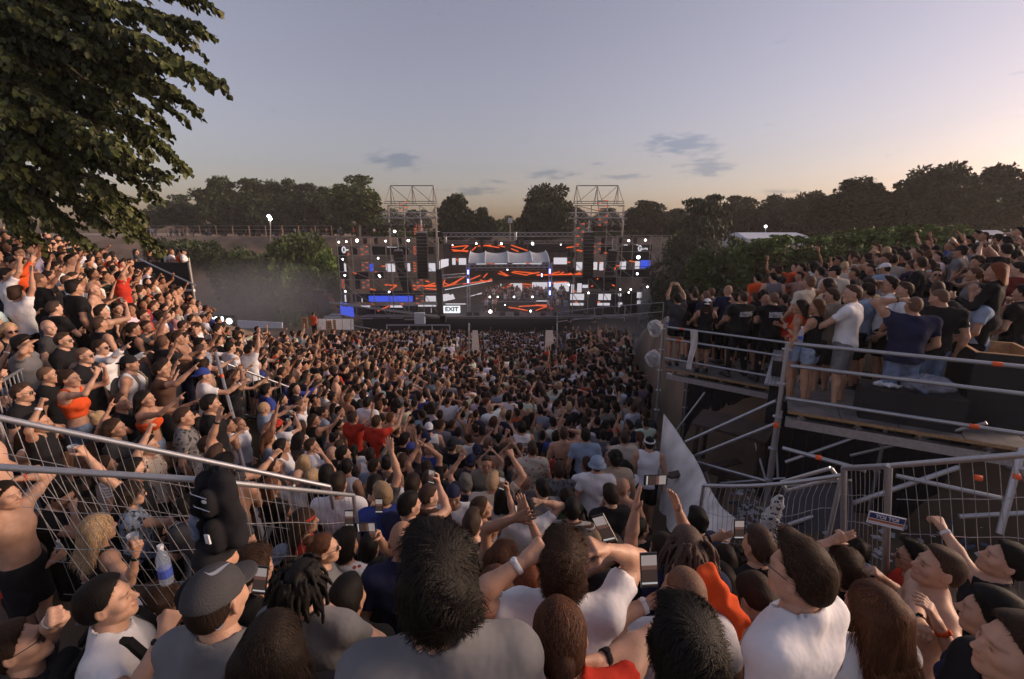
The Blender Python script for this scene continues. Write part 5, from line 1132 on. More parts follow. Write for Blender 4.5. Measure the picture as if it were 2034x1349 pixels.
def cap_mesh(kind, res=.008):
    """baseball cap facing +Y / backwards / bucket hat"""
    F = Field(rngs(-.14, .14, res), rngs(-.24, .24, res), rngs(-.10, .20, res))
    if kind == 'bucket':
        F.ell((0, -.012, .05), (.094, .112, .085), 0); F.cutplane((0, 0, .02), (0, 0, -1)); F2 = F; F2.cone((0, -.012, .035), (0, -.012, -.015), .10, .135, .01, cut=1); F2.ell((0, -.012, -.02), (.105, .125, .045), .004, neg=True)
    else:
        F.ell((0, -.013, .034), (.0885, .110, .102), 0); F.cutplane((0, 0, .022), (0, -.12, -1)); s = 1 if kind == 'cap' else -1
        X, Y, Z = F.ax[0][:, None, None], F.ax[1][None, :, None], F.ax[2][None, None, :]
        yy = Y * s; r = np.sqrt((X / .074) ** 2 + ((yy - .085) / .095) ** 2); d = np.maximum((r - 1) * .07, np.abs(Z - (.033 - .9 * X ** 2 * 3 - (yy - .08) * .15)) - max(.0045, res * .55)); d = np.maximum(d, .04 - yy); F.f = np.minimum(F.f, d.astype(np.float32))
    V, Q = nets(F); col = np.ones_like(V); return V, Q, col
def glasses_mesh():
    mb = MB()
    for sx in (-1, 1):
        mb.lathe([(.0235, -.002), (.0255, 0), (.0235, .002)], (sx * .032, .104, -.008), 12, Matrix.Rotation(R(90), 3, 'X') @ Matrix.Diagonal((1.1, .85, 1)))
        mb.tube((sx * .057, .101, .000), (sx * .081, .0, .002), .0022, 4)
    mb.tube((-.010, .106, -.002), (.010, .106, -.002), .0022, 4); return mb
# ------------------------------------------------------------------ people: materials, builder
def skin_mat():
    m = mat('skin', (1, 1, 1), .5, 0, .16, 12, .15, 140, objcol=True, vcol=True, spec=.35); return m
def hairmat():
    m = mat('hair', (1, 1, 1), .62, 0, .6, 1, .35, 1, objcol=True, vcol=True, spec=.16, stretch=(240, 240, 22)); return m
def pattern_cloth(name, kind, c2=(.02, .02, .025)):
    m = mat(name, (1, 1, 1), .9, 0, .12, 5, .8, 6, bdist=.028, objcol=True, spec=.2); nt = m.node_tree; N = nt.nodes; L = nt.links; b = N['Principled BSDF']
    src = b.inputs['Base Color'].links[0].from_socket; tc = N.new('ShaderNodeTexCoord')
    if kind == 'stripe': w = N.new('ShaderNodeTexWave'); w.bands_direction = 'Z'; w.inputs['Scale'].default_value = 9; w.inputs['Distortion'].default_value = .6; w.inputs['Detail'].default_value = 0; fac = w.outputs[1]; lo, hi = .5, .55
    elif kind == 'floral': w = N.new('ShaderNodeTexVoronoi'); w.inputs['Scale'].default_value = 17; fac = w.outputs['Distance']; lo, hi = .30, .25
    else: w = N.new('ShaderNodeTexNoise'); w.inputs['Scale'].default_value = 22; fac = w.outputs[0]; lo, hi = .55, .6
    L.new(tc.outputs['Object'], w.inputs['Vector']); mr = N.new('ShaderNodeMapRange'); mr.inputs[1].default_value = lo; mr.inputs[2].default_value = hi; L.new(fac, mr.inputs[0])
    mx = N.new('ShaderNodeMix'); mx.data_type = 'RGBA'; L.new(mr.outputs[0], mx.inputs[0]); L.new(src, mx.inputs[6]); mx.inputs[7].default_value = (*c2, 1); L.new(mx.outputs[2], b.inputs['Base Color']); return m
PM = dict(skin=skin_mat(), hair=hairmat(), cloth=mat('cloth', (1, 1, 1), .92, 0, .08, 5, .8, 6, bdist=.028, objcol=True, spec=.15), denim=mat('denim', (1, 1, 1), .9, 0, .3, 14, .3, 80, objcol=True, spec=.15),
    shoe=mat('shoe', (1, 1, 1), .6, 0, .15, 20, objcol=True), cap=mat('cap cloth', (1, 1, 1), .85, 0, .12, 12, .3, 160, objcol=True, spec=.2), lens=mat('dark lens', (.012, .012, .015), .12, 0, objcol=False, spec=.8),
    stripe=pattern_cloth('striped cloth', 'stripe', (.35, .33, .33)), floral=pattern_cloth('floral cloth', 'floral', (.30, .07, .05)), print=pattern_cloth('printed cloth', 'print', (.03, .03, .035)), wood=M_['wood'])
SK = [(.47, .275, .19), (.42, .235, .155), (.36, .195, .125), (.52, .32, .235), (.29, .15, .095)]
HC = dict(black=(.010, .008, .007), brown=(.038, .020, .012), dark=(.020, .012, .008), chestnut=(.085, .035, .018), blond=(.38, .26, .15), red=(.16, .045, .018), grey=(.12, .115, .11))
CC = dict(black=(.014, .014, .016), white=(.70, .70, .73), navy=(.018, .022, .055), grey=(.16, .16, .17), red=(.45, .035, .020), orange=(.62, .085, .022), blue=(.035, .06, .26), beige=(.42, .34, .26), lightblue=(.24, .31, .42), green=(.05, .085, .05), brown=(.09, .05, .035), khaki=(.22, .19, .15), pink=(.45, .22, .22), charcoal=(.05, .05, .055), denim=(.14, .19, .29), cream=(.52, .46, .38), maroon=(.14, .025, .02))
_mcache = {}; _hc = {}; _ac = {}
def cached(kind, key, fn):
    k = (kind,) + key
    if k not in _mcache: _mcache[k] = fn()
    return _mcache[k]
LOD = dict(hero=(.016, .0055, .0055, .0065), near=(.021, .0085, .0085, .010), mid=(.028, .013, .012, .014))
def arrays(lod, sex, aR, aL, hy, hp, top, bottom, build, seed, over=None, lean=0, hr=0, stride=0, stance=.09):
    r = LOD[lod]
    return build_arrays(sex, aR, aL, hy, hp, hr, top, bottom, r[0], r[1], r[2], build, lean, stance, seed, stride, arm_over=over)
def hair_me(style, lod, seed):
    def f():
        hero = lod == 'hero'; V, Q, col = hair_mesh(style, LOD[lod][3] if style not in ('dreads', 'braids', 'curly') else min(LOD[lod][3], .0055 if lod == 'hero' else .008), seed, hero or (lod == 'near' and style in ('short', 'thick', 'quiff', 'long') and False))
        return mesh_of('hair', V, Q, [PM['hair']], col=col, smooth=True)
    return cached('hair', (style, lod, seed % (3 if lod != 'hero' else 9)), f)
_gl = None
def glasses_me():
    global _gl
    if _gl is None: g = glasses_mesh(); _gl = mesh_of('sunglasses', g.V, g.F, [PM['lens']])
    return _gl
def cap_me(kind, lod): return cached('cap', (kind, lod), lambda: (lambda a: mesh_of('cap', a[0], a[1], [PM['cap']], smooth=True))(cap_mesh(kind, LOD[lod][3] * .9)))
def band_me():
    def f(): mb = MB(); mb.lathe([(.0285, -.011), (.0325, -.009), (.0325, .009), (.0285, .011)], n=14); mb.lathe([(.012, -.002), (.014, .003), (.010, .005)], (0, .033, 0), 8, Matrix.Rotation(R(-90), 3, 'X')); return mesh_of('wristband', mb.V, mb.F, [PM['cap']], smooth=True)
    return cached('band', (1,), f)
SCR = [emis('filmed sky on screen', (.30, .25, .24), .34), emis('filmed stage on screen', (.20, .10, .08), .2), emis('filmed crowd on screen', (.055, .035, .03), .3), emis('screen buttons', (.5, .5, .5), .3)]
for m_ in SCR: m_.node_tree.nodes['Principled BSDF'].inputs['Specular IOR Level'].default_value = .08; m_.node_tree.nodes['Principled BSDF'].inputs['Roughness'].default_value = .5
def phone_thing(M3, loc, label, land=False, scale=1.0):
    """phone centred at loc; local z is the long side, local -y the screen"""
    t = empty('phone', loc, 0, label, 'phone'); m = Matrix(M3.tolist() if hasattr(M3, 'tolist') else M3); t.rotation_mode = 'QUATERNION'; t.rotation_quaternion = m.to_quaternion(); t.scale = (scale,) * 3
    w, h = .074, .152
    def b():
        mb = MB(); mb.box((0, 0, 0), (w, .008, h)); return mesh_of('case', mb.V, mb.F, [M_['plastic']])
    link('case', cached('phone', ('case',), b), t)
    def s_():
        zs = [-.067, -.060, -.052, .004, .022, .067]; a = (w - .008) / 2; V = [(x, -.0052, z) for z in zs for x in (-a, a)]; return mesh_of('screen', V, [(2 * i, 2 * i + 1, 2 * i + 3, 2 * i + 2) for i in range(5)], SCR, midx=[2, 3, 2, 1, 0])
    link('screen', cached('phone', ('screen',), s_), t)
    def c():
        mb = MB(); mb.box((-.022, .0052, .055), (.02, .003, .03)); return mesh_of('camera_lens', mb.V, mb.F, [M_['steel']])
    link('camera_lens', cached('phone', ('lens',), c), t); return t
clear_plastic = mat('clear plastic', (.5, .6, .75), .08, 0, alpha=.3); beer = mat('beer', (.35, .16, .04), .2, 0)
bluelabel = mat('blue label', (.05, .09, .40), .5)
def cup_thing(loc, label, R3=None):
    t = empty('plastic_cup', loc, 0, label, 'cup')
    def b(): mb = MB(); mb.lathe([(.028, -.05), (.037, .05), (.0385, .052), (.0365, .052), (.0275, -.045)], n=14); return mesh_of('cup_wall', mb.V, mb.F, [clear_plastic], smooth=True)
    link('cup_wall', cached('cup', ('w',), b), t)
    def d(): mb = MB(); mb.lathe([(.0265, -.044), (.033, .015)], n=14); return mesh_of('drink', mb.V, mb.F, [beer], smooth=False)
    link('drink', cached('cup', ('d',), d), t); return t
def bottle_thing(loc, label, rot=None):
    t = empty('water_bottle', loc, 0, label, 'bottle')
    if rot: t.rotation_euler = rot
    def b(): mb = MB(); mb.lathe([(.026, -.10), (.031, -.09), (.031, -.02), (.029, -.01), (.031, .0), (.031, .04), (.024, .07), (.012, .095), (.012, .105)], n=14); return mesh_of('bottle_body', mb.V, mb.F, [clear_plastic], smooth=True)
    link('bottle_body', cached('bot', ('w',), b), t)
    def d(): mb = MB(); mb.lathe([(.014, .103), (.014, .122)], n=12); return mesh_of('cap', mb.V, mb.F, [M_['white_paint']])
    link('cap', cached('bot', ('c',), d), t)
    def e(): mb = MB(); mb.lathe([(.0315, -.055), (.0315, -.008)], n=14); return mesh_of('label_band', mb.V, mb.F, [bluelabel])
    link('label_band', cached('bot', ('l',), e), t); return t
HELD = [None]; PEOPLE = []      # (x, y, screen px, info) of every individual placed
def person(headpos, az, label, lod='near', sex='m', skin=1, hair='short', hc='dark', top='tee', tc='black', bottom='shorts', bc='black', aR='down', aL='down', hy=0, hp=0, hr=0, build=1.0, scale=1.0, lean=0, seed=0, pat=None, glasses=False, cap=None, capc='black', cup=None, phone=None, backpack=None, over=None, shoes='black', group=None, stride=0, haircol=None, shirtcol=None, strapc='black', stance=.09, bpat=None, phonescale=1):
    if lod == 'hero': build = build * (.93 if sex == 'm' else .97)
    hy, hp, hr, az_ = R(-hy), R(hp), R(hr), R(-az)
    key = (lod, sex, aR, aL, round(hy, 2), round(hp, 2), round(hr, 2), top, bottom, build, lean, stride, seed if lod == 'hero' else seed % 2, stance)
    if over: key = key + (id(over),)
    if key not in _ac:
        P = arrays(lod, sex, aR, aL, hy, hp, top, bottom, build, seed, over, lean, hr, stride, stance)
        P.me_body = mesh_of('body', P.body[0], P.body[1], [PM['skin']], col=P.body[2], smooth=True)
        P.me_top = mesh_of('shirt', P.top[0], P.top[1], [PM['cloth']], smooth=True) if P.top else None
        P.me_bot = mesh_of('shorts', P.bottom[0], P.bottom[1], [PM['denim']], smooth=True); P.me_sh = mesh_of('shoes', P.shoes[0], P.shoes[1], [PM['shoe']], smooth=True); _ac[key] = P
    P = _ac[key]; HRm, hcen = P.head; c, s = math.cos(az_), math.sin(az_)
    Rw = np.array([[c, -s, 0], [s, c, 0], [0, 0, 1]]); root = np.array(headpos) - Rw @ (hcen * scale)
    t = empty('person', tuple(root), az_, label, 'person', group); t.scale = (scale,) * 3
    link('body', P.me_body, t, color=haircol and SK[skin] or SK[skin])
    if P.me_top is not None:
        me = P.me_top
        if pat:
            me = _mcache.setdefault(('pat', key, pat), None) or me.copy(); _mcache[('pat', key, pat)] = me; me.materials.clear(); me.materials.append(PM[pat])
        ot = link({'tee': 'shirt', 'tank': 'tank_top', 'long': 'long_sleeve_shirt', 'crop': 'crop_top', 'bandeau': 'bandeau_top', 'dress': 'dress'}[top], me, t, color=shirtcol or CC[tc])
    if top != 'dress': link('trousers' if bottom == 'jeans' else 'shorts', P.me_bot, t, color=CC[bc])
    link('shoes', P.me_sh, t, color=CC[shoes])
    Mh = Matrix([list(r) for r in HRm]).to_4x4(); Mh.translation = Vector(hcen)
    def onhead(nm, me, col=(1, 1, 1)):
        o = link(nm, me, t, color=col); o.rotation_mode = 'QUATERNION'; o.location = Mh.translation; o.rotation_quaternion = Mh.to_quaternion(); return o
    if hair:
        hs = hair; onhead('hair', hair_me('buzz' if (cap and hs in ('thick', 'quiff', 'short', 'curly')) else hs, 'hero' if toPx(headpos)[2] < 4.6 else lod, seed), haircol or (tuple(a * .8 for a in SK[skin]) if hs == 'bald' else tuple(a * .72 + b * .28 for a, b in zip(HC[hc], SK[skin])) if hs == 'buzz' and not cap else tuple(a * .93 + b * .07 for a, b in zip(HC[hc], SK[skin])) if hs == 'fade' else HC[hc]))
    if cap:
        if cap == 'headband':
            def f(): mb = MB(); prof = [(.089, .0), (.093, .004), (.093, .022), (.089, .026)]; mb.lathe(prof, (0, -.012, .030), 20, Matrix.Diagonal((1, 1.18, 1))); return mesh_of('headband', mb.V, mb.F, [PM['cap']], smooth=True)
            onhead('headband', cached('hb', (1,), f), CC[capc])
        else: onhead('bucket_hat' if cap == 'bucket' else 'cap', cap_me(cap, lod), CC[capc])
    if glasses:
        g = onhead('sunglasses', glasses_me())
        if glasses == 'up': g.matrix_local = Mh @ Matrix.Translation((0, -.035, .095)) @ Matrix.Rotation(R(35), 4, 'X')
    if backpack:
        def f():
            Fp = Field(rngs(-.2, .2, .014), rngs(-.34, .02, .014), rngs(.95, 1.5, .014)); Fp.ell((0, -.20, 1.23), (.15, .075, .21), .02); Fp.ell((0, -.265, 1.14), (.11, .04, .10), .03); Fp.wobble(.004, (30, 20, 18), 2); V, Q = nets(Fp); return mesh_of('backpack', V, Q, [PM['cloth']], smooth=True)
        link('backpack', cached('bp', (1,), f), t, color=CC[backpack])
        for sx in (-1, 1):
            mb = MB(); pts = [(sx * .085, -.16, 1.40), (sx * .10, -.10, 1.475), (sx * .105, -.01, 1.515), (sx * .11, .08, 1.47), (sx * .12, .135, 1.36), (sx * .14, .09, 1.18)]
            for a, b in zip(pts[:-1], pts[1:]): mb.box(((a[0] + b[0]) / 2, (a[1] + b[1]) / 2 + lean, (a[2] + b[2]) / 2), (.045, .02, (Vector(b) - Vector(a)).length * 1.12), (Vector(b) - Vector(a)).to_track_quat('Z', 'X').to_matrix() @ Matrix.Rotation(R(90), 3, 'Z'))
            link('strap', mesh_of('strap', mb.V, mb.F, [PM['cloth']]), t, color=CC[backpack])
    Rw4 = Matrix.Rotation(az_, 3, 'Z'); u, v, dep = toPx(headpos)
    PEOPLE.append((headpos[0], headpos[1], dep))
    who_ = label
    def hand_world(sx, off): Rh, W = P.wrist[sx]; p = (Rh @ np.array(off) + W) * scale; return Vector(Rw @ p + root), Rw @ Rh
    short = ' '.join(who_.replace(',', '').split()[:10])
    if len(who_.split()) > 10: short = ' '.join((label.split(',')[0] + ' ' + label.split(',')[-1]).split()[:12])
    if HELD[0]: short = HELD[0]
    if phone:
        sx = 1 if phone in ('R', 'RL') else -1
        p, Rh = hand_world(sx, (0, .055, .085))
        if phone in ('RL', 'LL'):   # held across with both hands
            p2, _ = hand_world(-1, (0, .055, .085)); p = (p + p2) / 2; M3 = Rw4 @ Matrix.Rotation(R(90), 3, 'Y')
        else: M3 = Rw4 @ Matrix.Rotation(R(-8), 3, 'X')
        phone_thing(M3, p, 'phone held by ' + short, scale=phonescale)
    if cup:
        sx = 1 if cup in ('R', 'bR') else -1; p, Rh = hand_world(sx, (0, .06, .085))
        (bottle_thing if cup[0] == 'b' else cup_thing)(tuple(p), ('water bottle' if cup[0] == 'b' else 'plastic cup') + ' held by ' + short)
    if lod == 'hero' or (lod == 'near' and seed % 3 == 0):
        for sx in ((1, -1) if seed % 2 else (-1,)):
            Rh, Wp = P.wrist[sx]; S_, E_, W_, _ = P.arms[sx]; fz = Vector((W_ - E_)).normalized(); q = fz.to_track_quat('Z', 'Y'); o = link('wristband', band_me(), t, color=CC[['black', 'white', 'black', 'orange', 'white'][(seed + sx) % 5]]); o.rotation_mode = 'QUATERNION'; o.rotation_quaternion = q; o.location = Vector(W_) - fz * .03; o.scale = (1, 1, 1) if sex == 'm' else (.9, .9, 1)
    return t, P, Rw, root
def back_text(t, P, body, z, size, col=None, face=-1, sx=1.0, bold=.002, x=0, name='print', lines=1):
    """lettering laid onto the back (face=-1) or chest of the shirt"""
    from mathutils.bvhtree import BVHTree
    bv = BVHTree.FromPolygons([Vector(v) for v in P.top[0]], [list(map(int, q)) for q in P.top[1]])
    cu = bpy.data.curves.new(name, 'FONT'); cu.body = body; cu.size = size; cu.align_x = 'CENTER'; cu.align_y = 'CENTER'; cu.offset = bold; cu.resolution_u = 3; cu.space_line = .85
    tmp = bpy.data.objects.new(name, cu); C.objects.link(tmp); dg = bpy.context.evaluated_depsgraph_get(); dg.update(); me = bpy.data.meshes.new_from_object(tmp.evaluated_get(dg)); bpy.data.objects.remove(tmp)
    for v in me.vertices:
        # text reads left to right seen from behind: text x runs along body +x
        X = (v.co.x * sx + x) * (1 if face < 0 else -1); Z = z + v.co.y; hit = bv.ray_cast(Vector((X, face * .8, Z)), Vector((0, -face, 0)))
        y = hit[0].y if hit[0] else face * .13; v.co = (X, y + face * .006, Z)
    me.materials.clear(); me.materials.append(col or PRINT_W); return link(name, me, t)
PRINT_W = mat('white print', (.62, .62, .64), .8); PRINT_R = mat('red print', (.5, .06, .03), .8); PRINT_K = mat('black print', (.02, .02, .025), .8)
# ------------------------------------------------------------------ right-hand scaffold platforms
def rail_run(label, A, B, hs, ra=.026, posts=(0, 1), tapes=(), group=None, cat='railing', tape_l=.09):
    t = empty('guard_rail', A, 0, label, cat, group)
    A = Vector(A); B = Vector(B)
    for h in hs: pipe('rail', A + Vector((0, 0, h)), B + Vector((0, 0, h)), ra, M_['steel'], t)
    d = (B - A).normalized()
    for (f, h) in tapes: p = A.lerp(B, f) + Vector((0, 0, h)); pipe('tape_band', p, p + d * tape_l, ra * 1.12, M_['orange_tape'], t)
    return t
DN = -2.5; DF = -3.12
A_ = Vector((3.99, 6.18, DN)); B_ = Vector((6.75, 4.61, DN)); C_ = Vector((3.63, 10.36, DF)); D_ = Vector((5.52, 8.80, DF))
n1 = Vector((.495, .869, 0)); n2 = Vector((.646, .763, 0)); d1 = (B_ - A_).normalized(); d2 = (D_ - C_).normalized()
def deck(label, A, B, n, dep, cnt):
    t = empty('platform_deck', A, 0, label, 'platform'); d = (B - A); L = d.length; d = d / L
    for i in range(cnt):
        a = A + d * (L * i / cnt + .006); b = A + d * (L * (i + 1) / cnt - .006); e = n * dep; dn = Vector((0, 0, -.035)); mb = MB(); mb.hexa([a + dn, b + dn, b + e + dn, a + e + dn, a, b, b + e, a + e]); mb.build('deck_panel', M_['deck'], t)
    mb = MB(); o = -n * .012; dn = Vector((0, 0, -.045)); mb.hexa([A + o + dn, B + o + dn, B - n * .001 + dn, A - n * .001 + dn, A + o + Vector((0, 0, -.004)), B + o + Vector((0, 0, -.004)), B - n * .001 + Vector((0, 0, -.004)), A - n * .001 + Vector((0, 0, -.004))]); mb.build('edge_board', M_['ply_edge'], t)
    # aluminium beam and brackets
    bz = Vector((0, 0, -.30)); q = n * .12
    mb = MB(); mb.hexa([A + q + bz, B + q + bz, B + q * 1.8 + bz, A + q * 1.8 + bz, A + q + bz + Vector((0, 0, .13)), B + q + bz + Vector((0, 0, .13)), B + q * 1.8 + bz + Vector((0, 0, .13)), A + q * 1.8 + bz + Vector((0, 0, .13))]); mb.build('beam', M_['truss'], t)
    for i in range(5):
        p = A + d * (L * (.06 + .21 * i)) + q * 1.3; mb = MB(); mb.tube(p + Vector((0, 0, -.17)), p + Vector((0, 0, -.04)), .018, 8); mb.box(p + Vector((0, 0, -.06)), (.10, .08, .025)); mb.box(p + Vector((0, 0, -.145)), (.08, .07, .02)); mb.build('bracket', M_['steel'], t)
        mb = MB(); mb.box(p + n * dep * .5 + Vector((0, 0, -.09)), (.06, dep, .10), Matrix.Rotation(math.atan2(-n.x, n.y), 3, 'Z')); mb.build('joist', M_['wood'], t)
    return t
deck('near grey scaffold deck where the man in white tee and grey shorts stands', A_, B_, n1, 2.3, 5)
deck('lower far scaffold deck where the two security guards stand', C_, D_ + d2 * .1, n2, 2.0, 4)
rail_run('triple near guard rail with orange tape in front of the man in grey shorts', A_ - n1 * .07 - d1 * .05, B_ - n1 * .07, (1.0, .68, .20), .026, tapes=((.62, 1.0), (.60, .20)))
rail_run('triple far guard rail in front of the security guards', C_ - n2 * .07, D_ - n2 * .07 + d2 * .1, (1.0, .72, .26), .024, tapes=((.12, 1.0), (.10, .72), (.86, .26)), tape_l=.08)
sc = empty('platform_scaffold', A_ - Vector((0, 0, 2)), 0, 'steel scaffold posts and braces carrying the right-hand platforms', 'scaffold')
pA = A_ - n1 * .12 - d1 * .12
def post(p, z0, z1, rings=True, r=.03):
    p = Vector((p[0], p[1], 0)); pipe('post', (p.x, p.y, z0), (p.x, p.y, z1), r, M_['steel'], sc)
    if rings:
        z = z1 - .1
        while z > z0 + .2:
            mb = MB(); mb.lathe([(.032, -.012), (.062, -.008), (.062, .008), (.032, .012)], (p.x, p.y, z), 12); mb.build('rosette', M_['steel'], sc); z -= .5
post(pA, -5.0, DN + 1.02); post(pA + Vector((.07, .06, 0)), -5.0, DN - .02, False)
for z in (-2.75, -4.45): pipe('tape_band', (pA.x, pA.y, z), (pA.x, pA.y, z + .09), .034, M_['orange_tape'], sc)
post(C_ - d2 * .08 - n2 * .1, -6.3, DF + 1.05, r=.032); post(C_ - d2 * .08 + n2 * 1.9, -6.0, DF, r=.03); post(D_ + n2 * .2, -5.6, DF); post(B_ + n1 * .1, -3.8, DN + 1.02); post(A_ + n1 * 2.2, -5.4, DN); post(B_ + n1 * 2.2, -4.2, DN); post(A_.lerp(B_, .5) + n1 * 2.2, -4.9, DN)
pq = C_ - d2 * .08 - n2 * .1; pipe('tape_band', (pq.x, pq.y, -5.05), (pq.x, pq.y, -4.97), .036, M_['orange_tape'], sc)
D2 = D_ + n2 * .1; 
for a, b, r in [((1362, 878, 8.6), (1555, 790, 7.6), .028), ((1375, 908, 8.4), (1550, 838, 7.2), .028), ((1385, 918, 8.2), (1530, 958, 7.0), .024), ((1555, 890, 5.95), (1720, 935, 5.3), .026), ((1560, 918, 6.6), (1700, 868, 6.4), .022), ((1690, 905, 6.8), (1960, 780 + 60, 5.6), .022), ((1545, 1050, 5.6), (1905, 928, 4.8), .026), ((1780, 945, 5.0), (1990, 990, 4.6), .024), ((1905, 1026, 4.6), (2060, 1018, 4.4), .024), ((1985, 1060, 4.4), (2030, 890, 4.4), .03), ((2030, 930, 4.2), (2060, 1000, 4.2), .026), ((1400, 780, 9.4), (1310 + 30, 860, 9.8), .02), ((1430, 960, 8), (1560, 950, 7.4), .02), ((1400, 930, 8.5), (1410, 965, 8.4), .02), ((1500, 880, 8.2), (1520, 950, 8), .02), ((1540, 840, 8.6), (1545, 950, 8.4), .02)]:
    pipe('brace', at(*a), at(*b), r, M_['steel'], sc)
for f in ((1620, 908, 5.65), (1935, 948, 4.8), (2010, 945, 4.4)): p = at(*f); pipe('tape_band', p, p + d1 * .06, .031, M_['orange_tape'], sc)
# back boards coloured black as the void's shade, and stored timber under the decks
bw = empty('void_shade_boarding', A_ + n1 * 2.4, 0, 'boarding coloured black for the shade of the space under the scaffold platforms', 'boarding')
for i in range(11):
    a = C_ + n2 * 2.15 + d2 * (.25 * i - .1); mb = MB(); mb.box((a.x, a.y, -4.6), (.24, .03, 3.3), Matrix.Rotation(math.atan2(d2.y, d2.x), 3, 'Z')); mb.build('board', M_['blackcloth'], bw)
for i in range(12):
    a = A_ + n1 * 2.5 + d1 * (.25 * i - .1); mb = MB(); mb.box((a.x, a.y, -3.85), (.24, .03, 2.9), Matrix.Rotation(math.atan2(d1.y, d1.x), 3, 'Z')); mb.build('board', M_['blackcloth'], bw)
tb = empty('wooden_table', at(1455, 860, 8.6), 0, 'dark broken wooden table stored under the far platform', 'table'); p = at(1455, 845, 8.6); Mr = Matrix.Rotation(R(-40), 3, 'Z')
dkw = mat('dark stained wood', (.06, .04, .03), .7, 0, .3, 8)
mb = MB(); mb.box(p, (1.3, .7, .05), Mr @ Matrix.Rotation(R(6), 3, 'X')); mb.build('table_top', dkw, tb)
for sx in (-1, 1):
    for sy in (-1, 1): q = p + Mr @ Vector((sx * .55, sy * .28, 0)); mb = MB(); mb.box(q + Vector((0, 0, -.5)), (.07, .07, .95)); mb.build('leg', dkw, tb)
for i, (u, v, l, an, lab) in enumerate([(1400, 930, 1.6, 20, 'plank lying on the ground below the far platform'), (1480, 955, 1.2, -35, 'short plank beside the dark table'), (1430, 975, 1.4, 60, 'plank leaning near the tarpaulin edge')]):
    t = empty('plank', at(u, v, 8.2), R(an), lab, 'plank'); mb = MB(); mb.box((0, 0, 0), (l, .16, .04)); link('board', mesh_of('board', mb.V, mb.F, [dkw]), t)
# equipment on the near deck
def flightcase(label, c, size, rz, open_=False):
    t = empty('wooden_crate' if open_ else 'equipment_case', c, rz, label, 'crate' if open_ else 'case'); w, d, h = size; th = .025
    for nm, cc, ss in [('side_panel', (-w / 2, 0, h / 2), (th, d, h)), ('side_panel', (w / 2, 0, h / 2), (th, d, h)), ('front_panel', (0, -d / 2, h / 2), (w, th, h)), ('back_panel', (0, d / 2, h / 2), (w, th, h)), ('base_panel', (0, 0, .02), (w, d, th))]:
        mb = MB(); mb.box(cc, ss); link(nm, mesh_of(nm, mb.V, mb.F, [M_['black']]), t)
    if open_:
        mb = MB(); mb.box((0, 0, h - .22), (w - .06, d - .06, .01)); link('inner_floor', mesh_of('inner', mb.V, mb.F, [M_['wood']]), t)
        for cc, ss in [((-w / 2 + .021, 0, h - .1), (.012, d - .05, .22)), ((w / 2 - .021, 0, h - .1), (.012, d - .05, .22)), ((0, -d / 2 + .021, h - .1), (w - .05, .012, .22)), ((0, d / 2 - .021, h - .1), (w - .05, .012, .22))]:
            mb = MB(); mb.box(cc, ss); link('plywood_lining', mesh_of('lining', mb.V, mb.F, [M_['wood']]), t)
        for cc, ss in [((-w / 2, 0, h + .005), (.03, d + .03, .012)), ((w / 2, 0, h + .005), (.03, d + .03, .012)), ((0, -d / 2, h + .0065), (w, .03, .011)), ((0, d / 2, h + .0065), (w, .03, .011))]:
            mb = MB(); mb.box(cc, ss); link('rim', mesh_of('rim', mb.V, mb.F, [M_['wood']]), t)
    else:
        mb = MB(); mb.box((0, 0, h), (w + .02, d + .02, .03)); link('lid', mesh_of('lid', mb.V, mb.F, [M_['blackcloth']]), t)
    return t
az1 = math.atan2(d1.y, d1.x)
flightcase('tall black wooden crate, open on top, at the right end of the near deck', A_ + d1 * 2.3 + n1 * 1.0, (.62, .9, 1.0), az1, True)
flightcase('long low black case on the near deck under the bag of bottles', A_ + d1 * 1.38 + n1 * .42, (1.05, .5, .42), az1)
# clear bag full of blue bottles and crumpled cloth on the case
bag = empty('plastic_bag', A_ + d1 * 1.55 + n1 * .42 + Vector((0, 0, .44)), az1, 'clear plastic bag full of empty water bottles on the black case', 'bag')
bt = MB()
for i in range(16):
    p = Vector((rng.uniform(-.2, .2), rng.uniform(-.13, .13), rng.uniform(.03, .16))); dd = Vector(rng.normal(0, 1, 3)).normalized() * .09; bt.tube(p - dd, p + dd * .7, .03, 8); bt.tube(p + dd * .7, p + dd, .012, 6)
blp = mat('blue tinted plastic', (.16, .21, .34), .15, alpha=.6); link('bottles', mesh_of('bottles', bt.V, bt.F, [blp]), bag)['kind'] = 'stuff'
V = []; F = []; rs_ = random.Random(3)
for i in range(13):
    for j in range(20): th = math.pi * i / 12; ph = 2 * math.pi * j / 20; r = 1 + .10 * math.sin(ph * 5 + i) * math.sin(th) + .06 * rs_.uniform(-1, 1); V.append((.29 * r * math.sin(th) * math.cos(ph), .19 * r * math.sin(th) * math.sin(ph), .10 + .12 * r * math.cos(th)))
for i in range(12):
    for j in range(20): F.append((i * 20 + j, i * 20 + (j + 1) % 20, (i + 1) * 20 + (j + 1) % 20, (i + 1) * 20 + j))
link('bag_film', mesh_of('bag_film', V, F, [mat('clear bag film', (.7, .72, .8), .12, alpha=.22)], smooth=False), bag)
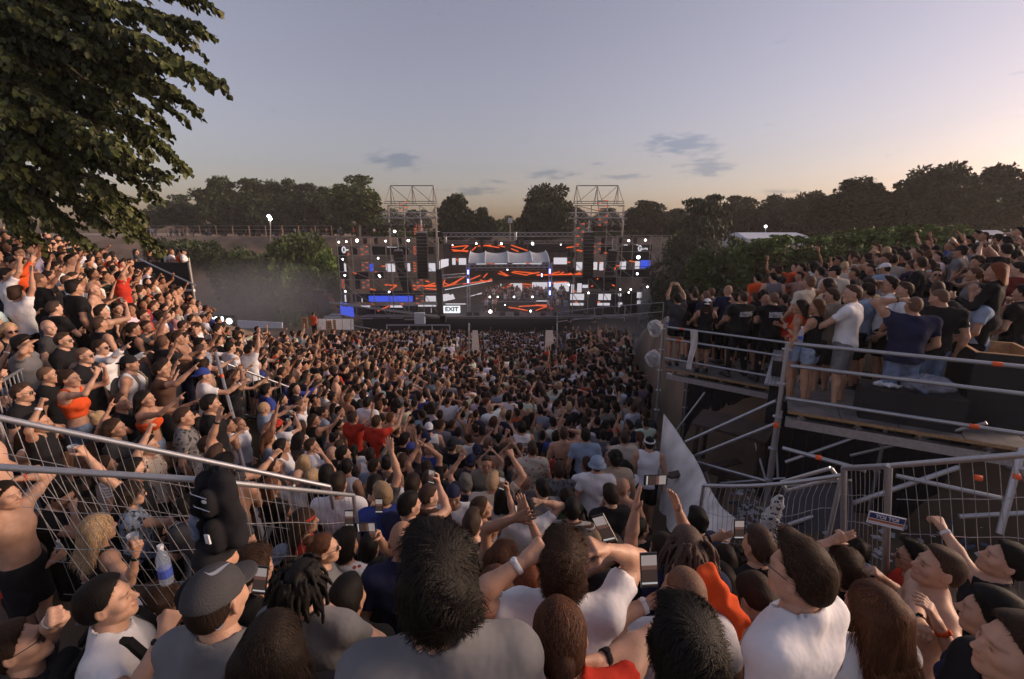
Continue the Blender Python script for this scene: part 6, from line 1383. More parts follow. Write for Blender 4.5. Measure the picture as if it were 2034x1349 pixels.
def crumple(label, c, size, m, name='cloth', cat='cloth', seed=0, h=.05, rz=0):
    n = 12; V = []; F = []; rs = random.Random(seed)
    for i in range(n):
        for j in range(n):
            x = (i / (n - 1) - .5) * size[0] * (1 + .25 * math.sin(j * 1.1 + seed)); y = (j / (n - 1) - .5) * size[1] * (1 + .3 * math.sin(i * .9 + seed)); V.append((x, y, h * abs(mnoise.noise(Vector((i * .42, j * .42, seed * 3.1)))) * 2 + .01))
    for i in range(n - 1):
        for j in range(n - 1): a = i * n + j; F.append((a, a + n, a + n + 1, a + 1))
    N0 = len(V); V += [(x, y, z - .006) for x, y, z in V]; F += [tuple(N0 + k for k in f[::-1]) for f in F[:]]
    o = link(name, mesh_of(name, V, F, [m], smooth=True), None, c); o.rotation_euler = (0, 0, rz); return tag(o, label, cat)
crumple('crumpled white cloth beside the bag of bottles', A_ + d1 * 1.12 + n1 * .34 + Vector((0, 0, .44)), (.26, .16), M_['white_paint'], seed=4, rz=-.4)
# long pale cloth over the far rail
cl = A_; p = atZ(1440, 660, DF + 1.0); p = C_ - n2 * .07 + d2 * .62 + Vector((0, 0, 1.03)); V = []; F = []
for j in range(15):
    for i in range(5):
        s = j / 14; off = .018 * math.sin(i * 2.2 + j * .5); V.append(p + d2 * ((i / 4 - .5) * (.16 - .05 * s) + .03 * math.sin(s * 5)) - n2 * (.035 + off) + Vector((0, 0, -.92 * s)))
for j in range(14):
    for i in range(4): a = j * 5 + i; F.append((a, a + 1, a + 6, a + 5))
N0 = len(V); V += [v - n2 * .012 for v in V]; F += [tuple(N0 + k for k in f[::-1]) for f in F[:]]
tag(link('scarf', mesh_of('scarf', V, F, [M_['tarp']], smooth=True)), 'long pale cloth hanging over the far guard rail', 'cloth')
# corrugated ramp between decks and bundled plastic at the far post
rm = empty('metal_ramp', D_, 0, 'ribbed aluminium ramp leaning between the two platform decks', 'ramp'); q0 = at(1545, 768, 8.6); q1 = at(1562, 700, 9.4)
for i in range(8):
    o = d1 * (.058 * i - .23); mb = MB(); a = q0 + o; b = q1 + o; mb.hexa([a, a + d1 * .05, b + d1 * .05, b, a + Vector((0, 0, .03)), a + d1 * .05 + Vector((0, 0, .03)), b + d1 * .05 + Vector((0, 0, .03)), b + Vector((0, 0, .03))]); mb.build('slat', M_['truss'], rm)
for i, (u, v, l) in enumerate([(1301, 652, 'upper clear plastic wrapped speaker horn beside the far platform post'), (1297, 712, 'lower clear plastic wrapped speaker horn beside the far platform post')]):
    t = empty('wrapped_horn', at(u, v, 9.6), 0, l, 'speaker'); Mr = Matrix.Rotation(R(80), 3, 'X') @ Matrix.Rotation(R(30), 3, 'Y')
    mb = MB(); mb.lathe([(.03, -.16), (.06, -.08), (.12, .0), (.14, .03)], n=12, M=Mr); link('horn', mesh_of('horn', mb.V, mb.F, [M_['plastic']]), t)
    V = []; F = []
    for a in range(9):
        for b in range(14): th = math.pi * a / 8; ph = 2 * math.pi * b / 14; r = .15 * (1 + .2 * rs_.uniform(-1, 1)); V.append((r * math.sin(th) * math.cos(ph), r * math.sin(th) * math.sin(ph), r * 1.15 * math.cos(th)))
    for a in range(8):
        for b in range(14): F.append((a * 14 + b, a * 14 + (b + 1) % 14, (a + 1) * 14 + (b + 1) % 14, (a + 1) * 14 + b))
    link('plastic_wrap', mesh_of('wrap', V, F, [mat('wrap film %d' % i, (.75, .76, .8), .1, alpha=.35)]), t)
# cans / bottle on the corner post
bottle_spots = [(tuple(C_ + Vector((-.05, -.05, 1.12))), 'water bottle on the far corner post of the platform'), (tuple(A_ + d1 * .02 - n1 * .1 + Vector((0, 0, 1.13))), 'drink bottle standing on the near corner post of the rail')]
# stacked railing at the right edge
st_ = empty('barrier_stack', at(2000, 700, 5.2), 0, 'grey barrier with flat bars standing at the right edge of the near deck', 'barrier')
a0 = at(1965, 615, 7.5); a1 = at(2100, 662, 6.6); pipe('top_rail', a0, a1, .03, M_['steel'], st_)
for i in range(13):
    p = a0.lerp(a1, i / 12); mb = MB(); mb.box(p + Vector((0, 0, -.42)), (.05, .03, .8), Matrix.Rotation(az1, 3, 'Z')); mb.build('bar', M_['stage_pipe'], st_)
# ------------------------------------------------------------------ white tarpaulin at the foot of the platform
tp = [(1318, 822, 9.5), (1345, 860, 8.9), (1378, 905, 8.0), (1402, 960, 7.0), (1432, 1005, 5.9), (1470, 1042, 5.0)]; bt_ = [(1305, 985, 9.2), (1312, 1010, 8.2), (1322, 1035, 7.3), (1336, 1060, 6.4), (1356, 1075, 5.6), (1440, 1092, 4.9)]
V = []; F = []; NU, NV = 30, 14
tpp = [at(*q) for q in tp]; btp = [at(*q) for q in bt_]
def lerp_path(P, s): k = min(len(P) - 2, int(s * (len(P) - 1))); return P[k].lerp(P[k + 1], s * (len(P) - 1) - k)
for i in range(NU + 1):
    for j in range(NV + 1):
        s, w_ = i / NU, j / NV; a = lerp_path(tpp, s); b = lerp_path(btp, s); q = a.lerp(b, w_); fold = .05 * math.sin(s * 22 + w_ * 3) * (0.1 + w_ * .9) + .012 * math.sin(s * 47) * w_; V.append(q + Vector((-fold * .8, -fold, 0)) + Vector((0, 0, .02 * math.sin(s * 14) * (1 - w_))))
for i in range(NU):
    for j in range(NV): a = i * (NV + 1) + j; F.append((a, a + 1, a + NV + 2, a + NV + 1))
N0 = len(V); V += [v + Vector((.01, .01, 0)) for v in V]; F += [tuple(N0 + k for k in f[::-1]) for f in F[:]]
tag(link('tarpaulin', mesh_of('tarpaulin', V, F, [M_['tarp']], smooth=True)), 'dirty white tarpaulin hanging diagonally at the foot of the right platform', 'tarpaulin')
# ------------------------------------------------------------------ wire mesh fences
def mesh_fence(label, TL, TR, h, tilt=Vector((0, 0, -1)), nx=22, nz=6, bow=.0, rt=.019, ends=(1, 1), wr=.0022, wob=.012, seed=0, bottom=True):
    t = empty('mesh_fence', TL, 0, label, 'fence'); TL = Vector(TL); TR = Vector(TR); dn = tilt.normalized() * h; rs = random.Random(seed); side = (TR - TL).cross(dn).normalized()
    pts = [TL.lerp(TR, s) + Vector((0, 0, -bow * math.sin(math.pi * s))) for s in np.linspace(0, 1, 9 if bow else 2)]
    for a, b in zip(pts[:-1], pts[1:]): pipe('top_tube', a, b, rt, M_['steel'], t)
    if ends[0]: pipe('end_tube', TL, TL + dn, rt, M_['steel'], t)
    if ends[1]: pipe('end_tube', TR, TR + dn, rt, M_['steel'], t)
    if bottom: pipe('bottom_tube', TL + dn, TR + dn, rt, M_['steel'], t)
    mb = MB()
    for i in range(1, nx):
        s = i / nx; a = TL.lerp(TR, s) + Vector((0, 0, -bow * math.sin(math.pi * s))); ps = [a + dn * k / 8 + side * wob * math.sin(k * 1.3 + seed + i * .25) + (TR - TL).normalized() * wob * math.sin(k * .9 + seed) * (k > 0) for k in range(9)]; mb.path(ps, wr, 5)
    for j in range(1, nz):
        w_ = j / nz; ps = [TL.lerp(TR, s) + dn * w_ + side * wob * math.sin(s * 8 + j) + Vector((0, 0, -bow * math.sin(math.pi * s) * (1 - w_) + wob * math.sin(s * 13 + j * 2))) for s in np.linspace(0, 1, 14)]; mb.path(ps, wr * 1.15, 5)
    mb.build('wire_mesh', M_['wire'], t, kind='stuff'); return t
v_ = Vector
mesh_fence('wire fence panel at lower left in front of the blonde woman', at(-30, 926, 2.25), at(392, 953, 2.5), 2.1, v_((.10, .25, -1)), 15, 7, 0, .018, (0, 0), .0017, .01, 1)
mesh_fence('wire fence panel continuing right of the hanging backpack', at(398, 953, 2.75), at(702, 984, 4.2), 1.9, v_((.0, .1, -1)), 22, 6, .0, .018, (1, 1), .002, .008, 2)
mesh_fence('farther wire fence panel whose tube slopes down from the left edge', at(-30, 824, 3.1), at(655, 967, 4.6), 1.9, v_((.02, .1, -1)), 34, 6, 0, .022, (0, 1), .0022, .01, 3)
mesh_fence('bowed wire fence panel in front of the litter under the platform', at(1398, 964, 5.2), at(1672, 944, 4.2), 1.45, v_((-.05, -.02, -1)), 24, 4, .05, .02, (1, 1), .003, .03, 4)
mesh_fence('narrow wire fence panel with the small sign between two leaning posts', at(1676, 930, 4.1), at(1766, 926, 3.55), 1.35, v_((.16, .0, -1)), 10, 5, 0, .024, (1, 1), .0024, .006, 5)
mesh_fence('right wire fence panel gripped by the raised hand', at(1772, 925, 3.5), at(2075, 900, 2.7), 1.55, v_((.30, .0, -1)), 12, 5, 0, .021, (0, 1), .0024, .006, 6)
# sign on the fence
sn = empty('fence_sign', at(1760, 1034, 3.3), 0, 'small white and blue TOI TOI sign wired to the fence', 'sign'); Ms = Matrix.Translation(at(1760, 1034, 3.3)) @ Matrix.Rotation(R(-18), 4, 'Z') @ Matrix.Rotation(R(5), 4, 'Y')
mb = MB(); mb.box((0, 0, 0), (.225, .006, .095)); o = mb.build('board', M_['white_paint'], None); o.parent = sn; o.matrix_parent_inverse = parent_inv(sn); o.data.transform(Ms)
mb = MB(); mb.box((0, -.0045, .020), (.215, .002, .040)); o = mb.build('blue_band', mat('sign blue', (.02, .035, .14), .5), None); o.data.transform(Ms); o.parent = sn; o.matrix_parent_inverse = parent_inv(sn)
mb = MB(); mb.box((0, -.0045, -.015), (.215, .002, .016)); o = mb.build('orange_band', mat('sign orange', (.40, .13, .05), .5), None); o.data.transform(Ms); o.parent = sn; o.matrix_parent_inverse = parent_inv(sn)
text_obj('lettering', 'TOI TOI', .036, M_['white_paint'], sn, Ms @ Matrix.Translation((0, -.007, .02)) @ FACE_CAM, bold=.001, sx=1.1)
# long bent bar, aluminium frame and litter under the near platform
fr_ = empty('aluminium_frame', at(1610, 935, 5.2), 0, 'bent aluminium step frame lying behind the fence under the near deck', 'frame')
for a, b in (((1552, 958, 5.4), (1650, 930, 4.9)), ((1552, 958, 5.4), (1563, 975, 5.4)), ((1650, 930, 4.9), (1664, 948, 4.9)), ((1563, 975, 5.5), (1664, 948, 5.0))): pipe('bar', at(*a), at(*b), .022, M_['truss'], fr_)
pn = empty('dark_panel', at(1620, 1020, 5.2), 0, 'large dark panel leaning behind the bowed wire fence', 'panel'); P4 = [at(1555, 968, 5.9), at(1690, 955, 5.2), at(1700, 1050, 5.0), at(1560, 1062, 5.6)]; mb = MB(); o = Vector((.01, .05, 0)); mb.hexa([P4[3], P4[2], P4[2] + o, P4[3] + o, P4[0], P4[1], P4[1] + o, P4[0] + o]); mb.build('sheet', mat('dark slate sheet', (.035, .038, .05), .7, 0, .2, 3), pn)
pipe('edge_bar', at(1556, 967, 5.88), at(1691, 954, 5.18), .012, M_['stage_pipe'], pn)
def ground_pt(u, v):
    d = ray(u, v); t = .6
    while t < 60:
        p = d * t
        if p.z <= Gf(p.x, p.y) + .02: return p
        t += .04
    return d * 10
k = 0
lit_m = [M_['white_paint'], blp, clear_plastic, M_['canvas']]
LIT = [(1480, 1000), (1492, 1020), (1500, 1035), (1510, 990), (1470, 1012), (1530, 1010), (1460, 1000), (1545, 1020), (1488, 1042), (1515, 1050), (1475, 1030), (1620, 1045), (1700, 1085), (1745, 1100), (1760, 1115), (1690, 1070), (1720, 1085), (1782, 1105), (1925, 1090), (1650, 1080), (1640, 1090), (1455, 985), (1525, 1030), (1505, 1010)]
lt_ = empty('litter', ground_pt(1490, 1020), 0, 'scattered crushed cups, bottles and paper on the ground behind the fence', 'litter', kind='stuff')
for i in range(130):
    if i < len(LIT): u, v = LIT[i]
    elif i < 90: u, v = rng.uniform(1440, 1560), rng.uniform(975, 1060)
    else: u, v = rng.uniform(1560, 1960), rng.uniform(1040, 1120)
    p = ground_pt(u, v); mb = MB(); a = rng.uniform(0, 6.28)
    if i % 3 == 0: dd = Vector((math.cos(a), math.sin(a), .1)) * .08; mb.tube(p + Vector((0, 0, .03)) - dd, p + Vector((0, 0, .03)) + dd, .03, 7, .022); m_ = blp
    else: mb.box(p + Vector((0, 0, .02)), (rng.uniform(.05, .16), rng.uniform(.04, .1), .012), Matrix.Rotation(a, 3, 'Z') @ Matrix.Rotation(rng.uniform(-.4, .4), 3, 'X')); m_ = M_['white_paint'] if i % 2 else M_['canvas']
    mb.build('litter_piece', m_, lt_)
# cloth knotted at the post foot
cz = empty('knotted_cloth', at(1533, 1030, 4.9), 0, 'crumpled black and white patterned cloth knotted round the scaffold post', 'cloth'); Fk = Field(rngs(-.25, .25, .012), rngs(-.15, .15, .012), rngs(-.35, .3, .012))
Fk.cone((.05, 0, .22), (-.02, 0, -.05), .05, .09, .02); Fk.cone((-.02, 0, -.05), (-.12, 0, -.25), .08, .03, .02); Fk.cone((0, 0, -.05), (.06, 0, -.28), .06, .03, .02); Fk.wobble(.012, (60, 50, 45), 1); V, Q = nets(Fk)
o = link('cloth', mesh_of('cloth', V, Q, [PM['print']], smooth=True), cz, color=(.5, .5, .5))
# ------------------------------------------------------------------ left side: railings, stair barrier, viewing deck, backpack on the fence
def bar_rail(label, A, B, h, n, r=.02, rb=.009, extra=None):
    t = empty('bar_railing', A, 0, label, 'railing'); A = Vector(A); B = Vector(B); pipe('top_tube', A, B, r, M_['steel'], t); pipe('bottom_tube', A - Vector((0, 0, h)), B - Vector((0, 0, h)), r * .8, M_['steel'], t)
    for i in range(n + 1):
        p = A.lerp(B, i / n); pipe('bar', p, p - Vector((0, 0, h)), rb if 0 < i < n else r, M_['steel'], t)
    return t
bar_rail('steel crowd barrier with vertical bars at the left edge', atk(-20, 772, 3.6), atk(78, 712, 5.2), .95, 13)
bar_rail('stair railing with vertical bars running down from the scaffold post', atk(437, 718, 7.6), atk(597, 778, 9.6), 1.0, 14, .024, .010)
bar_rail('short barrier behind the man in black with the raised arm', atk(175, 632, 7.4), atk(215, 600, 8.4), .8, 6)
sp2 = empty('stair_post', atk(430, 700, 7.0), 0, 'leaning scaffold tube with orange tape beside the stair railing', 'scaffold')
for a, b in [((428, 700, 7.2), (447, 770, 6.9)), ((447, 770, 6.9), (470, 850, 6.6)), ((474, 888, 6.2), (500, 985, 5.4)), ((500, 985, 5.4), (535, 1110, 4.6))]: pipe('tube', atk(*a), atk(*b), .026, M_['steel'], sp2)
p = atk(440.5, 745, 7.0); pipe('tape_band', p, atk(442, 751, 6.98), .030, M_['orange_tape'], sp2)
pipe('tube', atk(505, 985, 5.2), atk(585, 965, 5.2), .02, M_['steel'], sp2); pipe('base_tube', atk(560, 1000, 4.6), atk(520, 1090, 4.4), .024, M_['steel'], sp2)
vd = empty('viewing_deck', atk(320, 580, 16), 0, 'viewing deck clad in black fabric above the left crowd', 'platform')
z0, z1 = -2.9, -1.2; a = atk(250, 515, 15.6); b = atk(374, 517, 15.6); c = Vector((b.x - 2.5, b.y + 3.6, 0)); a = Vector((a.x - 3.5, a.y + .2, 0)); b.z = 0
for nm, p, q in (('front_cladding', a, b), ('side_cladding', b, c)):
    mb = MB(); n_ = Vector((-(q - p).y, (q - p).x, 0)).normalized() * .04; mb.hexa([Vector((p.x, p.y, z0)), Vector((q.x + .05, q.y, z0)), Vector((q.x + .05, q.y, z0)) + n_, Vector((p.x, p.y, z0)) + n_, Vector((p.x, p.y, z1)), Vector((q.x, q.y, z1)), Vector((q.x, q.y, z1)) + n_, Vector((p.x, p.y, z1)) + n_]); mb.build(nm, M_['blackcloth'], vd)
mb = MB(); mb.hexa([v_((a.x, a.y + .05, -2.38)), v_((b.x, b.y + .05, -2.38)), v_((c.x, c.y, -2.38)), v_((a.x, c.y, -2.38)), v_((a.x, a.y + .05, -2.3)), v_((b.x, b.y + .05, -2.3)), v_((c.x, c.y, -2.3)), v_((a.x, c.y, -2.3))]); mb.build('deck_floor', M_['deck'], vd)
pipe('slanted_tube', atk(278, 515, 15.3), atk(388, 567, 15.3), .035, M_['steel'], vd); pipe('lower_tube', atk(350, 577, 15.5), atk(386, 577, 15.5), .05, M_['steel'], vd); pipe('corner_post', (b.x, b.y, z0 - 3), (b.x, b.y, z1), .05, M_['stage_pipe'], vd); pipe('corner_post', (b.x - 4, b.y, z0 - 3), (b.x - 4, b.y, z0), .05, M_['stage_pipe'], vd); pipe('corner_post', (c.x, c.y, z0 - 3.4), (c.x, c.y, z1), .05, M_['stage_pipe'], vd)
# backpack hung on the fence
bp_ = empty('hanging_backpack', at(440, 1010, 2.5), 0, 'black backpack hanging by its straps on the wire fence', 'backpack'); c0 = at(437, 1008, 2.45)
Fp = Field(rngs(-.19, .19, .009), rngs(-.17, .15, .009), rngs(-.27, .27, .009))
for x in (-.075, .075):
    Fp.cone((x, .0, -.16), (x * .8, .01, .15), .065, .06, .03)
    Fp.cone((x * .75, -.085, -.165), (x * .75, -.085, -.05), .042, .04, .015); Fp.cone((x * .7, -.075, .03), (x * .6, -.065, .11), .036, .034, .012)
Fp.cone((-.05, -.085, -.165), (.05, -.085, -.165), .042, .042, .02); Fp.cone((-.05, .03, .21), (.03, .03, .215), .011, .011, .01); Fp.wobble(.005, (45, 35, 28), 3); V, Q = nets(Fp)
Mb = Matrix.Translation(c0) @ Matrix.Rotation(R(-25), 4, 'Z') @ Matrix.Rotation(R(-8), 4, 'Y')
def bpart(nm, V, F, m, smooth=True): me = mesh_of(nm, V, F, [m], smooth=smooth); me.transform(Mb); o = link(nm, me, bp_); o.matrix_parent_inverse = parent_inv(bp_); return o
bpart('bag_body', V, Q, mat('worn black nylon', (.014, .014, .017), .95, 0, .3, 14, .3, 30, spec=.1))
for k, (x, sw_) in enumerate(((-.13, -.05), (-.09, -.01))):
    mb = MB(); pts = [Vector((x + .04, .02, .19)), Vector((x - .01, .05, .12)), Vector((x + sw_, .04, -.06)), Vector((x + sw_ * .6, .03, -.20)), Vector((x + .05, .02, -.27 - .03 * k)), Vector((x + .10, .01, -.2))]
    for a, b in zip(pts[:-1], pts[1:]): mb.box((a + b) / 2, (.04, .012, (b - a).length * 1.1), (b - a).to_track_quat('Z', 'X').to_matrix() @ Matrix.Rotation(R(90), 3, 'Z'))
    bpart('strap', mb.V, mb.F, M_['blackcloth'], False)
for z in (.07, .00):
    mb = MB(); mb.path([Vector((-.07, -.085, z + .06)), Vector((.0, -.115, z + .07)), Vector((.10, -.105, z + .05))], .003, 4); bpart('zip', mb.V, mb.F, M_['steel'], False)
mb = MB(); mb.lathe([(.016, -.003), (.022, 0), (.016, .003)], (.075, -.105, .10), 10, Matrix.Rotation(R(90), 3, 'X') @ Matrix.Diagonal((1, .5, 1))); bpart('white_badge', mb.V, mb.F, M_['white_paint'], False)
mb = MB(); mb.box((.075, -.132, -.09), (.035, .008, .05)); bpart('white_badge', mb.V, mb.F, M_['white_paint'], False)
mb = MB(); mb.lathe([(.03, -.08), (.034, -.06), (.034, .03), (.018, .06)], (-.06, -.10, -.05), 12); bpart('side_bottle', mb.V, mb.F, blp)
for i, (p, l) in enumerate([((325, 1122, 2.3), 'half empty water bottle hanging on the fence beside the blonde woman')]): pass
# ------------------------------------------------------------------ the people one can point at
def W(u, v, t): return at(u, v, t)
def hz(u, v, t, az, label, **k):
    """person whose head centre is seen at (u, v), t metres along the view axis; hR / hL = wrist seen at (u, v, t)"""
    kk = 1 if k.pop("raw", False) else K(u); hp_ = at(u, v, t * kk); over = {}
    s = k.get('scale', 1.0); a = R(-az); hc = Vector((0, .02, 1.66)) * s; c, sn = math.cos(a), math.sin(a); root = hp_ - Vector((c * hc.x - sn * hc.y, sn * hc.x + c * hc.y, hc.z))
    for nm, sx in (('hR', 1), ('hL', -1)):
        if nm in k:
            q = k.pop(nm); w = at(q[0], q[1], q[2] * kk) - root; l = Vector((c * w.x + sn * w.y, -sn * w.x + c * w.y, w.z)) / s
            pose = q[3] if len(q) > 3 else 'relax'; pal = q[4] if len(q) > 4 else (0, 1, 0); pole = q[5] if len(q) > 5 else (.8, -.1, -.5)
            over[sx] = ((sx * l.x, l.y, l.z), pole, pose, pal)
    if over: k['over'] = over
    return person(hp_, az, label, **k)
def deckp(u, v, z, az, label, **k):
    """person standing on a deck at height z: head centre seen at (u, v)"""
    s = k.get('scale', 1.0); p = atZ(u, v, z + 1.66 * s); return person(p, az, label, **k)
def deckY(u, Y, z, az, label, **k):
    s = k.get('scale', 1.0); zh = z + 1.66 * s; t = Y * cp - zh * sp; return person(((u - CU) / FPX * t, Y, zh), az, label, **k)
H = dict(lod='hero')
# --- foreground, seen mostly from behind
hz(211, 1194, 1.70, 62, 'man in white tee gripping black backpack strap, short dark hair, lower left', **H, hair='short', hc='black', tc='white', backpack='black', skin=0, hp=8, hR=(312, 1268, 1.62, 'fist', (-1, 0, 0)), hL=(258, 1230, 1.9, 'fist'), seed=1)
hz(30, 1285, 1.50, 55, 'man with red sunglasses and raised fist at the lower left corner', **H, hair='short', hc='brown', tc='charcoal', skin=0, hp=15, hL=(92, 1212, 1.35, 'fist', (0, 1, 0)), seed=2, glasses=True)
hz(431, 1190, 1.45, 8, 'person in dark grey cap with white swoosh and light grey tee', **H, hair='buzz', cap='cap', capc='charcoal', tc='grey', skin=0, seed=3, scale=1.03)
hz(431, 1112, 2.1, 12, 'person in dark cap just beyond the grey swoosh cap', **H, hair='buzz', cap='cap', capc='black', tc='black', skin=1, seed=4)
hz(543, 1290, 1.32, -8, 'woman with long straight dark hair parted in the middle, bottom left centre', **H, sex='f', hair='long', hc='dark', tc='black', seed=5)
hz(606, 1160, 1.95, 6, 'person with short black dreadlocks in washed grey tee', **H, hair='dreads', hc='black', tc='grey', skin=3, seed=6, hR=(668, 1228, 2.1, 'grip', (0, 0, -1)), pat=None)
hz(872, 1160, 1.12, -10, 'person with thick tousled black hair and grey tee, bottom centre', **H, hair='thick', hc='black', tc='grey', skin=0, seed=7, build=1.02, scale=1.02)
hz(800, 1072, 2.7, -14, 'bald man in navy tee behind the tousled black hair', **H, hair='bald', tc='navy', skin=1, seed=8, bottom='jeans', bc='navy')
hz(861, 1045, 3.9, 4, 'man with pale shaved head right of the bald man in navy', lod='near', hair='bald', tc='black', skin=3, seed=9)
hz(938, 1040, 3.8, 12, 'man with faded crew cut in black tank top, centre', lod='near', hair='fade', hc='dark', top='tank', tc='black', skin=3, seed=10)
hz(687, 1085, 3.6, 18, 'man in white tee with small dark motifs and short black hair', lod='near', hair='thick', hc='black', tc='white', pat='floral', skin=1, seed=11)
hz(733, 1090, 3.9, 2, 'dark haired man in white tee filming with a sideways phone', lod='near', hair='short', hc='black', tc='white', skin=1, seed=12, hR=(748, 1052, 3.5, 'grip', (-.3, -1, .2)), phone=None)
hz(643, 1090, 3.2, 65, 'person with tied back reddish hair and glasses looking right', lod='near', hair='bun', hc='chestnut', tc='grey', skin=0, seed=13, glasses=True, sex='f')
hz(560, 1105, 4.2, 15, 'person in white and blue cap behind the fence', lod='near', hair='buzz', cap='capback', capc='lightblue', tc='black', seed=14)
hz(505, 1130, 2.4, 20, 'young man filming with phone beside the dark caps', lod='near', hair='thick', hc='brown', tc='black', skin=0, seed=15, hL=(508, 1178, 2.15, 'grip', (0, -1, 0)))
hz(322, 1190, 2.4, 30, 'woman with straight brown hair between the white tee man and the cap', lod='near', sex='f', hair='long', hc='brown', tc='black', seed=16)
hz(761, 1150, 2.9, 25, 'person with short curly black hair in black tee, centre left', lod='near', hair='curly', hc='black', tc='black', seed=17)
hz(983, 1172, 2.3, 10, 'woman with long reddish brown hair in black, centre', lod='near', sex='f', hair='long', hc='chestnut', tc='black', seed=18)
hz(955, 1125, 3.3, -5, 'man whose bald crown shows beside tousled black hair', lod='near', hair='bald', tc='black', skin=3, seed=19)
t, P, Rw, root = hz(1117, 1128, 1.80, 2, 'young man in white tee with both arms up and black wristwatch', **H, hair='thick', hc='brown', tc='white', skin=0, seed=20, build=1.08, hL=(1040, 1122, 1.72, 'fist', (.6, 1, 0), (.8, -.2, -1.2)), hR=(1203, 1098, 1.84, 'grip', (-1, -.4, 0), (.6, .2, -1.2)))
back_text(t, P, 'A  .  .  N', 1.20, .085, PRINT_R, x=.03)
hz(1110, 1262, 1.42, 0, 'woman with smooth brown hair in low ponytail holding a water bottle', **H, sex='f', hair='ponytail', hc='chestnut', tc='red', skin=0, seed=21, hL=(1044, 1312, 1.45, 'grip', (1, 0, .2)), cup='bL', hR=(1190, 1322, 1.5, 'fist', (-1, 0, 0)))
t, P, Rw, root = hz(1359, 1178, 1.85, -8, 'man with shaved head in white vest with red T over navy and orange', **H, hair='buzz', hc='brown', tc='white', skin=0, seed=22, hL=(1292, 1205, 1.80, 'grip', (.3, -1, .2)), build=1.02, pat=None)
back_text(t, P, 'T', 1.20, .24, PRINT_R, x=.03, sx=.9)
hz(1362, 1305, 1.15, -4, 'person with tousled black hair at the bottom right of centre', **H, hair='thick', hc='black', tc='lightblue', skin=0, seed=23)
hz(1362, 1085, 2.35, 5, 'person with orange and grey braids in blue tee', **H, hair='braids', hc='grey', haircol=(.075, .05, .04), tc='navy', skin=1, seed=24)
t, P, Rw, root = hz(1318, 1098, 3.0, -4, 'man in light blue tee holding a phone high with both hands', lod='near', hair='short', hc='dark', tc='lightblue', skin=0, seed=25, scale=1.03, hL=(1262, 985, 2.85, 'open', (1, -.3, 0), (1, 0, -.3)), hR=(1345, 992, 2.85, 'open', (-1, -.3, 0), (1, 0, -.3)))
t, P, Rw, root = hz(1508, 1085, 2.6, -12, 'man with fade haircut in black tee printed SEEK AND, silver neck chain', **H, hair='fade', hc='brown', tc='black', skin=0, seed=26)
back_text(t, P, 'SEEK AND', 1.30, .075, x=-.0, sx=1.0, bold=.003); back_text(t, P, 'IN YOUR', 1.245, .030, x=.08, bold=.001); back_text(t, P, 'WORRY\nCCTV', 1.20, .022, x=-.09, bold=.001)
hz(1590, 1140, 1.42, -32, 'young man with glasses and swept brown hair in white tee', **H, hair='quiff', hc='brown', tc='white', skin=0, seed=27, hp=2, glasses=True, build=1.0)
hz(1734, 1212, 1.55, -12, 'woman with long straight chestnut hair in white tee, lower right', **H, sex='f', hair='long', hc='chestnut', tc='white', seed=28)
hz(1866, 1128, 1.92, -68, 'shirtless young man with buzz cut looking left, arms folded', **H, hair='fade', hc='brown', top='none', skin=0, seed=29, hp=12, hR=(1842, 1245, 1.75, 'fist', (0, 0, -1)), hL=(1880, 1250, 1.7, 'relax', (0, 0, -1)))
hz(1815, 1108, 2.75, -50, 'man with black pompadour and sunglasses in orange tee', lod='near', hair='quiff', hc='black', tc='red', skin=2, seed=30, glasses=True)
hz(1975, 1225, 1.42, -35, 'person with smooth dark hair and navy strap top at lower right', **H, hair='short', hc='black', top='tank', tc='navy', skin=0, seed=31, sex='f')
hz(1998, 1115, 2.05, -55, 'dark haired man stretching his arm up to grip the right fence', **H, hair='short', hc='black', tc='black', skin=0, seed=32, hp=18, hL=(1832, 985, 2.55, 'grip', (0, 0, -1), (.3, -.3, -.9)), scale=1.04)
hz(2026, 1292, 1.05, -70, 'person in profile at the lower right corner looking left', **H, hair='short', hc='brown', tc='black', skin=0, seed=33, hp=5)
hz(1678, 1130, 2.5, 0, 'brown haired person raising three fingers', lod='near', hair='thick', hc='brown', tc='black', skin=0, seed=34, hL=(1650, 1080, 2.5, 'salute', (.3, 1, 0), (.9, 0, -.6)))
hz(1700, 1095, 3.0, 20, 'person in striped headscarf holding a beer cup by the fence', lod='near', sex='f', hair='bun', hc='dark', tc='black', skin=1, seed=35, hR=(1752, 1150, 2.7, 'grip', (-1, 0, 0)), cup='R')
hz(1440, 1115, 3.4, 8, 'man in printed shirt framing a phone shot by the tarpaulin', lod='near', hair='short', hc='dark', tc='lightblue', pat='print', skin=1, seed=36, hL=(1425, 1078, 3.1, 'point', (0, -1, 0)), hR=(1482, 1072, 3.1, 'grip', (-.4, -1, 0)))
hz(1470, 1118, 3.9, 0, 'person with curly dark hair left of the SEEK AND tee', lod='near', hair='curly', hc='dark', tc='black', skin=1, seed=37)
hz(1001, 1110, 2.9, 35, 'woman with reddish hair raising two crossed hands', lod='near', sex='f', hair='long', hc='chestnut', tc='black', skin=4, seed=38, hL=(1022, 1035, 2.9, 'open', (0, 1, 0)), hR=(1048, 1030, 2.9, 'open', (0, 1, 0)))
hz(1150, 1085, 3.2, 5, 'person with fist and black wristwatch raised, centre', lod='near', hair='short', hc='black', tc='charcoal', skin=0, seed=39, hL=(1158, 1022, 3.0, 'fist', (.5, 1, 0), (.9, 0, -.4)))
hz(1185, 1090, 3.6, 0, 'blonde woman in white tee, centre right', lod='near', sex='f', hair='short', hc='blond', tc='white', seed=40)
